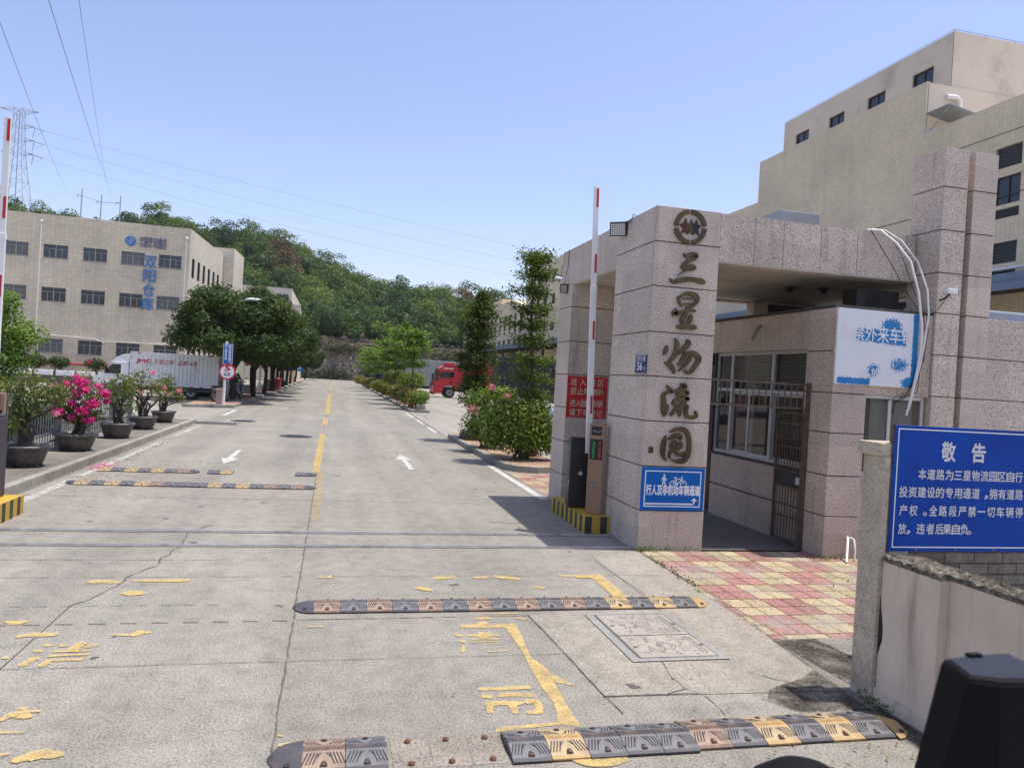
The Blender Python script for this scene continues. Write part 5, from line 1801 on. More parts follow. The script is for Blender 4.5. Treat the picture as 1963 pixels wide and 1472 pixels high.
def pot(root, r, h, z0):
    x, y = root.location.x, root.location.y
    b = MB()
    n = 24
    prof = [(0.60, 0.0), (0.66, 0.03), (0.70, 0.10), (0.74, 0.14), (0.90, 0.60), (0.95, 0.80), (0.97, 0.86)]
    b.lathe([(p * r, q * h) for p, q in prof], (x, y, z0), n)
    for k in range(8):
        a = 2 * math.pi * (k + .5) / 8
        b.ell((x + .66 * r * math.cos(a), y + .66 * r * math.sin(a), z0 + 0.04 * h), (.12 * r, .12 * r, .06 * h), 0, 8, 6)
    b.build('pot', POTM, root)
    b = MB()
    b.lathe([(.97 * r, .86 * h), (1.05 * r, .88 * h), (1.07 * r, .93 * h), (1.05 * r, h), (.93 * r, h), (.90 * r, .9 * h)], (x, y, z0), n)
    b.build('rim', POTRIM, root)
    b = MB()
    b.lathe([(.91 * r, .91 * h), (.5 * r, .95 * h), (0.0, .97 * h)], (x, y, z0), n)
    b.build('soil', SOIL, root)
def boug(x, y, z0, r, h, lobes, flowers, label, seed, dens=230, leafL=0.075, fl=MAG, stems=6, sparse=1.0):
    rng = np.random.default_rng(seed)
    rq = random.Random(seed)
    r, h = r * .74, h * .82
    lobes = [(q[0] * .85, q[1], q[2] * .97, q[3] * .84, q[4] * .84, q[5] * .95) for q in lobes]
    flowers = [(q[0] * .85, q[1], q[2] * .97, q[3] * .9, q[4]) for q in flowers]
    root = empty('potted_bougainvillea', (x, y, z0), label, 'potted plant', 'potted bougainvilleas on the left pavement')
    pot(root, r, h, z0)
    b = MB()
    for k in range(stems):
        lb = lobes[k % len(lobes)]
        p0 = Vector((x + rq.uniform(-.12, .12), y + rq.uniform(-.12, .12), z0 + h * 0.9))
        p3 = Vector((x + lb[0] + rq.uniform(-.1, .1), y + lb[1], z0 + lb[2]))
        p1 = p0 + Vector((rq.uniform(-.12, .12), rq.uniform(-.1, .1), (p3.z - p0.z) * .35))
        p2 = p0.lerp(p3, .7) + Vector((rq.uniform(-.12, .12), rq.uniform(-.1, .1), 0.02))
        b.tube([p0, p1, p2, p3], [0.045, 0.032, 0.02, 0.006], 6)
        for t in range(5):
            q0 = p1.lerp(p2, rq.random())
            q1 = q0 + Vector((rq.uniform(-.3, .3), rq.uniform(-.3, .3), rq.uniform(.05, .35)))
            b.tube([q0, q0.lerp(q1, .5) + Vector((rq.uniform(-.04, .04), 0, .02)), q1], [0.013, 0.008, 0.003], 5)
    b.build('stem', BARK, root)
    L = [(x + a, y + c, z0 + d, e, f, g_) for a, c, d, e, f, g_ in lobes]
    pts = lobe_leaves(L, dens * sparse, leafL, 0.62, 0.75, 0.25, 0.35, 0.45, rng, (0.30, 1.10))
    leaf_obj('foliage', [(pts[0], pts[1], 0)], BOUG, root)
    if flowers:
        PP, NN = [], []
        for fx, fy, fz, fr, n in flowers:
            s = sphere_pts(n, rng)
            PP.append(np.array([x + fx, y + fy, z0 + fz]) + s * fr * rng.uniform(.3, 1.0, (n, 1)) * np.array([1, 1, .8]))
            NN.append(s + np.array([0, -.3, .5]))
        co, rn = leaf_cloud(np.concatenate(PP), np.concatenate(NN), 0.052, 0.85, 0.6, None, rng)
        leaf_obj('flowers', [(co, rn, 0)], fl, root)
    return root
Z0 = 0.14
boug(-5.33, 15.15, Z0, .54, .47, [(-.25, 0, 1.10, .42, .40, .30), (.25, -.1, 1.22, .45, .42, .32), (0, .1, 1.52, .50, .45, .26), (-.5, .1, 1.35, .35, .35, .28), (.55, 0, 1.40, .36, .36, .26), (-.1, -.2, .78, .25, .25, .22)], [(.66, -.2, 1.0, .10, 26)], 'potted bougainvillea with leggy green growth, nearest the camera, almost without flowers', 21, fl=PINK)
fl_ = [(.12, -.25, 1.52, .20, 260), (-.22, -.2, 1.44, .15, 120), (.05, -.3, 1.26, .14, 90), (-.30, -.3, .86, .15, 130), (-.48, -.2, .88, .10, 60), (.22, -.3, .90, .18, 200), (-.02, -.3, .75, .12, 90), (.42, -.25, 1.08, .19, 220), (.62, -.1, 1.28, .16, 180), (.66, 0, 1.12, .10, 80), (-.48, -.2, 1.10, .10, 40), (-.05, -.3, 1.08, .14, 80), (.30, -.3, .70, .13, 70), (-.5, -.1, 1.40, .12, 50), (.0, -.2, 1.63, .12, 60), (.5, -.2, 1.45, .12, 60), (.25, -.3, 1.36, .12, 70), (.45, -.3, .72, .10, 40)]
boug(-5.30, 17.85, Z0, .54, .45, [(0, 0, 1.45, .42, .40, .34), (-.3, 0, 1.10, .38, .36, .30), (.35, 0, 1.12, .42, .38, .32), (0, -.1, .80, .42, .36, .25), (.4, 0, .78, .28, .28, .22), (-.4, 0, .85, .24, .24, .2)], fl_, 'potted bougainvillea covered in bright magenta flowers', 22, dens=210)
boug(-5.28, 20.9, Z0, .53, .47, [(0, 0, 1.05, .40, .38, .28), (-.3, 0, 1.32, .38, .36, .26), (.3, 0, 1.30, .40, .36, .30), (.1, 0, 1.52, .36, .34, .2), (.35, -.1, .82, .26, .26, .2)], [], 'potted bougainvillea with plain green leaves beside the last fence posts', 23, dens=170)
boug(-5.32, 23.75, Z0, .52, .46, [(-.35, 0, 1.40, .42, .38, .28), (.3, 0, 1.25, .45, .40, .32), (-.1, 0, 1.62, .40, .36, .24), (.55, 0, 1.05, .35, .32, .26), (-.5, 0, 1.12, .3, .3, .26)], [(.28, -.2, 1.72, .11, 40), (-.1, -.2, 1.1, .12, 14)], 'potted bougainvillea with twisted bare stems and thin foliage, second farthest', 24, dens=120, fl=PINK, stems=8)
boug(-5.35, 26.6, Z0, .50, .45, [(.05, 0, 1.40, .42, .38, .26), (.4, 0, 1.05, .40, .36, .26), (-.3, 0, 1.2, .36, .34, .28), (.15, 0, .85, .36, .32, .2), (.55, 0, .80, .26, .26, .16)], [(.05, -.25, 1.16, .14, 60), (.55, -.2, 1.10, .13, 60), (.2, -.3, .95, .12, 30), (-.3, -.2, 1.25, .12, 18)], 'farthest potted bougainvillea with a few pale pink flowers by the kerb end', 25, dens=190, fl=PINK)
PET = leaf_mat('fallen_petal', [(0.0, (0.45, 0.08, 0.22)), (1.0, (0.62, 0.22, 0.36))], 0.1, 0.8)
P = np.stack([RNG.normal(-4.35, .13, 160), RNG.normal(16.3, .35, 160), np.full(160, .02)], 1)
P = P[P[:, 0] > -4.6]
co, rn = leaf_cloud(P, np.tile([0, 0, 1.0], (len(P), 1)), 0.05, 0.8, 0.15)
tag(leaf_obj('fallen_petals', [(co, rn, 0)], PET), kind='stuff')

# iron drain grate by the left kerb end, shallow covers
for x, y, w, d, lb in ((-4.2, 28.9, .9, .45, 'dark iron drain grate in the road by the end of the left kerb'), (-1.05, 24.8, .5, .9, 'round dark manhole lid in the left lane beyond the white arrow'), (-3.3, 30.6, .45, .7, 'round dark manhole lid near the left kerb end'), (7.2, 35.0, .45, .7, 'round dark manhole lid in the yard beyond the right shrubs')):
    b = MB()
    if 'grate' in lb:
        for k in range(14):
            b.box(x - w + k * w / 7, x - w + k * w / 7 + .07, y - d, y + d, 0.004, 0.014)
        b.box(x - w - .05, x + w + .05, y - d - .05, y - d, 0.004, 0.012)
        b.box(x - w - .05, x + w + .05, y + d, y + d + .05, 0.004, 0.012)
    else:
        b.lathe([(0.0, 0.013), (w * .8, 0.013), (w, 0.013), (w + .02, 0.003)], (x, y, 0), 20, sy=1.0)
        for k in range(5):
            b.box(x - w * .6, x + w * .6, y - w * .6 + k * w * .28, y - w * .6 + k * w * .28 + .03, 0.013, 0.017)
    tag(b.build('drain_grate' if 'grate' in lb else 'manhole_cover', DARKM), lb, 'drain cover')

# ------------------------------------------------------------------ speed sign, bins, posts under the trees
sg = empty('speed_sign', (-5.14, 38.9, .14), 'white pole with a blue board above a round 5 speed limit sign', 'road sign')
b = MB()
b.tube([(-5.14, 38.9, 0.14), (-5.14, 38.9, 3.25)], 0.06, 12)
b.build('pole', WHITEM, sg)
b = MB()
b.bbox(-5.28, -4.84 + .02, 38.80, 38.83, 2.14, 3.13, 0.006)
b.build('panel', SIGNBLUE, sg)
b = MB()
border(b, -5.27, -4.83, 2.15, 3.12, 38.795, 0.022)
for x, t in ((-4.96, '园区道路减速慢行'), (-5.14, '每一辆车按位停')):
    for i, c in enumerate(t):
        b.text(c, (x, 38.794, 2.98 - i * .108), (1, 0, 0), (0, 0, 1), 0.105, bold=0.02, align='C', width=0.12)
b.build('lettering', SIGNWHITE, sg)
b = MB()
b.disc((-5.03, 38.80, 1.78), .395, (0, -1, 0), 40, 0, 0.02)
b.build('disc', RINGRED, sg)
b = MB()
b.disc((-5.03, 38.776, 1.78), .315, (0, -1, 0), 40)
b.build('disc_face', SIGNWHITE, sg)
b = MB()
b.text('5', (-5.03, 38.772, 1.80), (1, 0, 0), (0, 0, 1), 0.32, bold=0.05, align='C', width=.22)
b.build('digit', RINGRED, sg)
b = MB()
b.text('进入园区', (-5.03, 38.772, 1.66), (1, 0, 0), (0, 0, 1), 0.075, bold=0.02, align='C', width=.30)
b.text('限速行驶', (-5.03, 38.772, 1.57), (1, 0, 0), (0, 0, 1), 0.075, bold=0.02, align='C', width=.30)
b.build('small_lettering', CABLEB, sg)
PINKB = mat('pinkish_panel', (0.42, 0.26, 0.24), 0.6, var=0.1)
b = MB()
b.bbox(-5.55, -5.28, 39.3, 39.55, 0.13, 0.86, 0.015)
b.bbox(-5.62, -5.2, 39.25, 39.6, 0.86, 0.90, 0.012)
tag(b.build('litter_box', PINKB), 'pinkish square litter box beside the speed sign pole', 'bin')
for x, y, h, lb in ((-5.61, 57.6, 1.75, 'short grey post under the roadside trees, the left of a pair'), (-5.42, 60.0, 2.0, 'short pale post under the roadside trees, the right of a pair')):
    b = MB()
    b.tube([(x, y, 0.13), (x, y, h)], 0.075, 10)
    b.lathe([(0.14, 0), (0.14, .03), (.08, .04)], (x, y, .14), 12)
    tag(b.build('bollard_post', PIPEW), lb, 'post', 'pale posts under the roadside trees')
b = MB()
b.lathe([(.30, 0), (.36, .55), (.40, .9), (.42, .92), (.42, .96), (.2, 1.02), (0, 1.03)], (-4.75, 68.6, .14), 14)
tag(b.build('rubbish_bin', mat('red_bin', (0.32, 0.04, 0.05), 0.5)), 'round red rubbish bin at the kerb under the roadside trees', 'bin')
for x, y, w, h, lb in ((-5.5, 62.5, .55, .55, 'pale stone block beside the pale post under the trees'), (-6.4, 60.5, .6, .5, 'low stone block under the trees left of the grey post'), (-5.3, 66.0, .3, .75, 'squat concrete stump under the trees near the red bin')):
    b = MB()
    b.bbox(x - w / 2, x + w / 2, y - w / 2, y + w / 2, .13, h + .13, .03)
    tag(b.build('stone_block', KERBM), lb, 'stone block')
for x, y, lb in ((-4.9, 118, 'small blue sign on a post at the far left end of the road'), (-6.0, 112, 'small blue sign partly behind tree trunks at the far left')):
    s_ = empty('blue_sign', (x, y, .13), lb, 'sign')
    b = MB(); b.tube([(x, y, .13), (x, y, 2.6)], .06, 8); b.build('pole', WHITEM, s_)
    b = MB(); b.bbox(x - .45, x + .45, y - .09, y - .06, 1.6, 2.8, .01); b.build('panel', SIGNBLUE, s_)
    b = MB(); b.text('P', (x, y - .095, 1.85), (1, 0, 0), (0, 0, 1), .7, bold=.04, align='C'); b.build('lettering', SIGNWHITE, s_)
cb_ = empty('hanging_banner', (-7.4, 72, 0), 'orange cloth banner on a thin pole behind the roadside trunks', 'banner')
b = MB(); b.tube([(-7.9, 72, 0), (-7.9, 72, 3.2)], .03, 6); b.build('pole', GREYM, cb_)
b = MB(); b.bbox(-7.88, -7.2, 71.98, 72.02, 2.1, 3.1, .01); b.build('cloth', mat('orange_cloth', (0.65, 0.16, 0.04), .8), cb_)

# street lamps
def street_lamp(x, y, h, label, arms):
    l = empty('street_lamp', (x, y, .14), label, 'street lamp', 'street lamps in the tree row')
    b = MB()
    b.tube([(x, y, .14), (x, y, h)], [.07, .045], 10)
    b.build('pole', GREYM, l)
    for sx, ln, zz in arms:
        b = MB()
        b.tube([(x, y, zz - .25), (x + sx * ln * .5, y, zz - .02), (x + sx * ln, y, zz + .08)], .026, 8)
        b.tube([(x, y, zz - .45), (x + sx * ln * .35, y, zz - .16)], .014, 6)
        b.build('arm', GREYM, l)
        b = MB()
        xx = x + sx * (ln + .38)
        b.ell((xx, y, zz + .13), (.44, .14, .085), 0, 14, 8)
        b.tube([(x + sx * (ln - .08), y, zz + .08), (x + sx * (ln + .12), y, zz + .11)], [.04, .075], 8)
        b.build('lamp_head', SIGNWHITE, l)
street_lamp(-5.54, 43.3, 5.3, 'double armed street lamp rising out of the first roadside tree', [(1, .72, 5.62), (-1, .80, 4.30)])
street_lamp(-5.3, 84, 6.2, 'street lamp with a white lower pole far along the tree row', [(1, .9, 6.2)])

# ------------------------------------------------------------------ vehicles
def wheel(b, x, y, z, r, w, m_t, m_r, axis='x'):
    n = 18
    prof = [(-w / 2, r * .62), (-w / 2, r * .94), (-w * .3, r), (w * .3, r), (w / 2, r * .94), (w / 2, r * .62)]
    for ring in range(len(prof) - 1):
        for j in range(n):
            a0, a1 = 2 * math.pi * j / n, 2 * math.pi * (j + 1) / n
            q = []
            for (o, rr), a in ((prof[ring], a0), (prof[ring + 1], a0), (prof[ring + 1], a1), (prof[ring], a1)):
                q.append((x + o, y + rr * math.cos(a), z + rr * math.sin(a)) if axis == 'x' else (x + rr * math.cos(a), y + o, z + rr * math.sin(a)))
            b.quad(q, m_t)
    ax = (1, 0, 0) if axis == 'x' else (0, 1, 0)
    for sgn in (-1, 1):
        c = Vector((x, y, z)) + Vector(ax) * (sgn * w * .42)
        b.disc(c, r * .62, ax, n, m_r)
        b.disc(c + Vector(ax) * sgn * .01, r * .22, ax, 10, m_t)
        for j in range(8):
            a = 2 * math.pi * j / 8
            d = Vector((0, math.cos(a), math.sin(a))) if axis == 'x' else Vector((math.cos(a), 0, math.sin(a)))
            b.disc(c + d * r * .42 + Vector(ax) * sgn * .008, r * .07, ax, 6, m_t)
def wheels(root, pts, r, w, axis):
    for x, y in pts:
        b = MB()
        wheel(b, x, y, r + .003, r, w, 0, 1, axis)
        b.build('wheel', [RUBBER, GREYM], root)

# white box truck, nose to the left
wt = empty('box_truck', (-9.5, 47, 0), 'white box truck with red lettering on its ribbed cargo body, nose to the left', 'truck')
TRW = mat('truck_white', (0.76, 0.77, 0.76), 0.4, var=.05, dirt=.25, dirtcol=(0.36, 0.33, 0.29), dscale=1.0)
x0, x1, y0, y1, z0, z1 = -11.12, -6.46, 46.0, 48.05, .70, 2.54
b = MB()
b.bbox(x0, x1, y0, y1, z0, z1, .015)
k = 0
x = x0 + .12
while x < x1 - .15:
    b.box(x, x + .06, y0 - .035, y0 + .002, z0 + .08, z1 - .09)
    x += .215
b.build('cargo_body', TRW, wt)
b = MB()
for za, zc in ((z0 - .02, z0 + .06), (z1 - .07, z1 + .012)):
    b.box(x0 - .01, x1 + .01, y0 - .026, y0 + .0, za, zc)
    b.box(x1 - .0, x1 + .03, y0 - .02, y1 + .01, za, zc)
for xx in (x0 - .01, x1 - .07):
    b.box(xx, xx + .08, y0 - .028, y0, z0 + .062, z1 - .072)
b.box(x1, x1 + .028, y0 - .02, y0 + .07, z0 + .062, z1 - .072)
b.box(x1, x1 + .028, y1 - .06, y1 + .01, z0 + .062, z1 - .072)
b.build('body_frame', TRW, wt)
b = MB()
b.box(x1 + .001, x1 + .018, y0 + .09, (y0 + y1) / 2 - .01, z0 + .07, z1 - .08)
b.box(x1 + .001, x1 + .018, (y0 + y1) / 2 + .01, y1 - .07, z0 + .07, z1 - .08)
for yy in (y0 + .5, (y0 + y1) / 2 - .12, (y0 + y1) / 2 + .12, y1 - .5):
    b.tube([(x1 + .035, yy, z0 + .05), (x1 + .035, yy, z1 - .1)], .014, 6)
b.build('rear_door', mat('truck_rear_dusty', (0.42, 0.41, 0.39), .6, dirt=.5, dirtcol=(0.2, .17, .14), dscale=2), wt)
b = MB()
for xx, zz, w in ((x0 + .35, z1 - .035, .22), (x1 - .55, z1 - .035, .22), (x0 + 2.7, z0 + .01, .18), (x0 + 3.2, z0 + .01, .18), (x0 + 3.7, z0 + .01, .18), (x1 - .35, z0 + .01, .14)):
    b.box(xx, xx + w, y0 - .040, y0 - .0275, zz - .025, zz + .025)
for xx in (x0 + .02, x1 - .05):
    b.box(xx, xx + .04, y0 - .031, y0 - .029, z1 - .40, z1 - .22)
b.build('reflective_strip', RINGRED, wt)
b = MB()
yt = y0 - .0375
b.text('JMC', (x0 + .30, yt, 1.93), (1, 0, 0), (0, 0, 1), .255, bold=.035, width=.78)
b.text('千里江铃', (x0 + 1.22, yt, 1.90), (1, 0, 0), (0, 0, 1), .26, bold=.01, width=1.0, slant=.2)
b.text('品质卡车', (x0 + 2.50, yt, 1.90), (1, 0, 0), (0, 0, 1), .26, bold=.01, width=1.0, slant=.2)
b.build('lettering', RINGRED, wt)
# cab
b = MB()
prof = [(-11.22, .55), (-11.22, 1.92), (-11.75, 1.90), (-12.12, 1.80), (-12.62, 1.22), (-12.95, 1.08), (-13.05, .80), (-13.02, .48), (-12.75, .42)]
b.extr([(px, 46.12, pz) for px, pz in prof], (0, 1.8, 0))
b.build('cab', TRW, wt)
b = MB()
prof = [(-11.20, 1.93), (-11.20, 2.42), (-11.45, 2.40), (-11.85, 2.22), (-12.15, 1.93), (-12.2, 1.86)]
b.extr([(px, 46.2, pz) for px, pz in prof], (0, 1.64, 0))
b.build('wind_deflector', TRW, wt)
b = MB()
b.quad([(-11.62, 46.115, 1.25), (-11.62, 46.115, 1.80), (-12.08, 46.115, 1.78), (-12.42, 46.115, 1.40), (-12.45, 46.115, 1.25)])
b.quad([(-12.15, 46.25, 1.80), (-12.64, 46.25, 1.24), (-12.64, 47.8, 1.24), (-12.15, 47.8, 1.80)])
b.v = [(p[0] - (.012 if i > 4 else 0), p[1], p[2] + (.008 if i > 4 else 0)) for i, p in enumerate(b.v)]
b.build('window', CARGLASS, wt)
b = MB()
b.bbox(-12.40, -12.30, 45.92, 46.08, 1.30, 1.60, .02)
b.build('mirror', BLACKM, wt)
b = MB()
b.box(-12.8, -6.6, 46.45, 47.6, .45, .68)
b.box(-10.9, -6.55, 46.06, 46.12, .42, .62)
b.build('chassis', DARKM, wt)
wheels(wt, [(-12.2, 46.22), (-12.2, 47.8), (-7.9, 46.25), (-7.9, 47.75)], .37, .24, 'y')

# red tractor with trailer
rt = empty('red_truck', (14, 76.2, 0), 'red articulated truck with a high cab facing left in the yard', 'truck')
TRR = mat('truck_red', (0.48, 0.022, 0.028), .32, var=.08, spec=.5, dirt=.1)
b = MB()
y0, y1 = 75.0, 77.4
prof = [(9.75, .42), (9.70, .95), (9.80, 1.55), (10.02, 2.30), (10.32, 2.92), (10.75, 3.20), (11.5, 3.30), (12.45, 3.32), (12.45, .95), (12.05, .95), (11.95, 1.10), (11.6, 1.24), (11.2, 1.24), (10.85, 1.10), (10.72, .80), (10.68, .42)]
b.extr([(px, y0, pz) for px, pz in prof], (0, y1 - y0, 0))
b.build('cab', TRR, rt)
b = MB()
b.bbox(10.9, 11.8, y0 + .2, y1 - .2, 3.28, 3.52, .05)
b.bbox(12.46, 12.75, y0 + .05, y1 - .05, 1.3, 3.42, .03)
b.build('roof_fairing', TRR, rt)
b = MB()
b.quad([(10.42, y0 - .006, 1.90), (11.75, y0 - .006, 2.08), (11.85, y0 - .006, 2.60), (10.50, y0 - .006, 2.55), (10.30, y0 - .006, 2.25)])
b.quad([(9.785, y0 + .12, 1.60), (10.005, y0 + .12, 2.32), (10.30, y0 + .12, 2.90), (10.30, y1 - .12, 2.90), (10.005, y1 - .12, 2.32), (9.785, y1 - .12, 1.60)])
b.v = [(p[0] - (.02 if i > 4 else 0), p[1], p[2] + (.012 if i > 4 else 0)) for i, p in enumerate(b.v)]
b.quad([(9.9, y0 - .004, 1.6), (10.25, y0 - .004, 1.75), (10.38, y0 - .004, 2.7), (10.1, y0 - .004, 2.4)])
b.build('window', CARGLASS, rt)
b = MB()
b.bbox(9.55, 9.72, y0 - .1, y0 + .12, 1.75, 2.35, .03)
b.box(9.68, 9.75, y0 + .1, y1 - .1, .9, 1.5)
b.bbox(11.35, 11.60, y0 - .012, y0, 1.50, 1.64, .003)
b.bbox(9.66, 9.98, y0 + .1, y1 - .1, .30, .52, .04)
b.build('grille', BLACKM, rt)
b = MB()
[b.box(10.75 + k * .25, 10.92 + k * .25, y0 - .008, y0 - .001, 2.86 + .02 * (k % 2), 3.02) for k in range(4)]
b.build('white_mark', SIGNWHITE, rt)
b = MB()
b.bbox(9.66, 9.74, y0 + .08, y0 + .3, .85, 1.15, .02)
b.build('headlight', SIGNWHITE, rt)
b = MB()
b.bbox(13.0, 15.2, y0 + .05, y0 + .7, .40, 1.02, .08)
b.build('fuel_tank', ALUM, rt)
b = MB()
b.box(10.0, 25.5, 75.8, 76.6, .65, 1.05)
b.build('chassis', DARKM, rt)
b = MB()
b.bbox(13.0, 26.5, 74.95, 77.45, 1.15, 3.72, .02)
for k in range(52):
    b.box(13.1 + k * .255, 13.2 + k * .255, 74.92, 74.952, 1.25, 3.6)
b.build('trailer_body', TRR, rt)
wheels(rt, [(11.45, 75.2), (11.45, 77.2), (15.9, 75.25), (15.9, 77.15), (22.5, 75.25), (23.8, 75.25), (25.1, 75.25)], .53, .32, 'y')

def box_body(name, label, x0, x1, y0, y1, z0, z1, m_, cat, cabm, front='x-'):
    r_ = empty(name, ((x0 + x1) / 2, (y0 + y1) / 2, 0), label, cat)
    b = MB()
    b.bbox(x0, x1, y0, y1, z0, z1, .04)
    xx = x0 + .3
    while xx < x1 - .2:
        b.box(xx, xx + .06, y0 - .03, y0 + .01, z0 + .1, z1 - .15)
        xx += .55
    b.build('cargo_body', m_, r_)
    b = MB()
    b.box(x0 + .1, x1 - .1, y0 + .5, y1 - .5, z0 - .35, z0 - .01)
    b.build('chassis', DARKM, r_)
    wheels(r_, [(x1 - 1.5, y0 + .2), (x1 - 1.5, y1 - .2), (x0 + 1.2, y0 + .2), (x0 + 1.2, y1 - .2)], .5, .3, 'y')
    if cabm:
        b = MB()
        b.extr([(x0 - .1, y0 + .1, .6), (x0 - .1, y0 + .1, z1 - .25), (x0 - 1.3, y0 + .1, z1 - .4), (x0 - 1.75, y0 + .1, (z0 + z1) / 2 + .2), (x0 - 1.85, y0 + .1, .6)], (0, y1 - y0 - .2, 0))
        b.build('cab', cabm, r_)
        b = MB()
        zc = (z0 + z1) / 2 + .2
        b.quad([(x0 - .6, y0 + .09, zc), (x0 - .6, y0 + .09, z1 - .5), (x0 - 1.25, y0 + .09, z1 - .6), (x0 - 1.6, y0 + .09, zc)])
        b.build('window', CARGLASS, r_)
        wheels(r_, [(x0 - 1.0, y0 + .25), (x0 - 1.0, y1 - .25)], .48, .28, 'y')
    return r_
box_body('covered_truck', 'dark tarpaulin covered truck parked behind the nearer yard tree', 13.4, 22.5, 61.5, 64.0, 1.1, 4.1, mat('dark_tarpaulin', (0.022, 0.025, 0.034), .6, var=.3, vscale=1.5), 'truck', None)
box_body('box_trailer', 'weathered grey box trailer standing behind the red truck cab', 6.6, 15.2, 93, 95.5, .8, 4.0, mat('grey_trailer', (0.30, 0.305, 0.32), .55, var=.2, vscale=.8, dirt=.45, dirtcol=(0.45, .43, .40), dscale=.6), 'trailer', None)
box_body('flatbed_truck', 'dark navy truck half hidden behind the far island shrubs', 5.9, 11.5, 104, 106.5, .9, 3.0, mat('navy_truck', (0.015, 0.022, 0.06), .4), 'truck', mat('navy_cab', (0.015, 0.025, 0.075), .35))

def car(x, y, rz, paint, label):
    c = empty('parked_car', (x, y, 0.0), label, 'car', 'cars parked under the roadside trees', rz)
    b = MB()
    body = [(-2.2, .35), (-2.25, .70), (-2.1, .88), (-1.2, .95), (1.45, .95), (2.15, .82), (2.25, .55), (2.2, .35)]
    b.extr([(px, -.85, pz) for px, pz in body], (0, 1.7, 0))
    b.build('body', paint, c, world=False)
    b = MB()
    cab_ = [(-1.35, .94), (-.75, 1.42), (.55, 1.45), (1.35, .94)]
    A = [(px, -.82 if pz < 1 else -.62, pz) for px, pz in cab_]
    B_ = [(px, .82 if pz < 1 else .62, pz) for px, pz in cab_]
    b.add(A + B_, [(0, 1, 2, 3), (7, 6, 5, 4), (0, 4, 5, 1), (1, 5, 6, 2), (2, 6, 7, 3)])
    b.build('cabin_glass', CARGLASS, c, world=False)
    b = MB()
    b.extr([(-.78, -.63, 1.42), (.58, -.63, 1.455), (.5, -.63, 1.49), (-.68, -.63, 1.465)], (0, 1.26, 0))
    b.build('roof', paint, c, world=False)
    for xx in (-1.35, 1.4):
        for yy in (-.78, .78):
            b = MB()
            wheel(b, xx, yy, .32, .315, .2, 0, 1, 'y')
            b.build('wheel', [RUBBER, GREYM], c, world=False)
    for yy in (-.6, .6):
        b = MB()
        b.bbox(-2.262, -2.18, yy - .18, yy + .18, .66, .80, .02)
        b.build('headlight', SIGNWHITE, c, world=False)
CARW = mat('car_white', (0.62, 0.62, 0.62), .3)
CARN = mat('car_navy', (0.03, 0.04, 0.065), .3)
car(-6.9, 51.5, R_(88), CARN, 'dark blue parked car behind the speed sign')
car(-8.7, 43.0 + 9.0, R_(92), CARW, 'white parked car behind the box truck tail')
car(-8.0, 63, R_(90), mat('car_silver', (0.32, 0.33, 0.34), .3, .4), 'silver parked car deeper under the trees')
def motorbike(x, y, rz, paint, label):
    c = empty('motorbike', (x, y, 0.14), label, 'motorbike', 'motorbikes under the roadside trees', rz)
    for xx in (-.62, .62):
        b = MB()
        wheel(b, xx, 0, .28, .28, .10, 0, 1, 'y')
        b.build('wheel', [RUBBER, GREYM], c, world=False)
    b = MB()
    b.extr([(-.55, -.12, .45), (-.75, -.12, .72), (-.1, -.12, .78), (.15, -.12, .42), (.42, -.12, .42), (.50, -.12, .92), (.60, -.12, .90), (.62, -.12, .38), (.1, -.12, .26)], (0, .24, 0))
    b.build('body', paint, c, world=False)
    b = MB()
    b.bbox(-.78, -.05, -.13, .13, .76, .86, .03)
    b.build('seat', BLACKM, c, world=False)
    b = MB()
    b.tube([(.62, 0, .30), (.50, 0, .98)], .03, 8)
    b.tube([(.44, -.33, 1.02), (.50, -.1, 1.0), (.50, .1, 1.0), (.44, .33, 1.02)], .017, 6)
    b.tube([(.46, -.25, 1.02), (.45, -.32, 1.22)], .007, 5)
    b.ell((.45, -.34, 1.25), (.02, .06, .04), 0, 8, 6)
    b.build('handlebar', BLACKM, c, world=False)
motorbike(-5.75, 42.2, R_(70), mat('bike_grey', (0.16, 0.16, 0.17), .4), 'grey motorbike nearest the speed sign')
motorbike(-5.35, 46.0, R_(80), mat('bike_blue', (0.03, 0.06, 0.13), .4), 'dark blue motorbike beside the first tree trunk')
motorbike(-5.2, 67.4, R_(75), mat('bike_black', (0.02, 0.02, 0.02), .4), 'black motorbike just before the red bin')

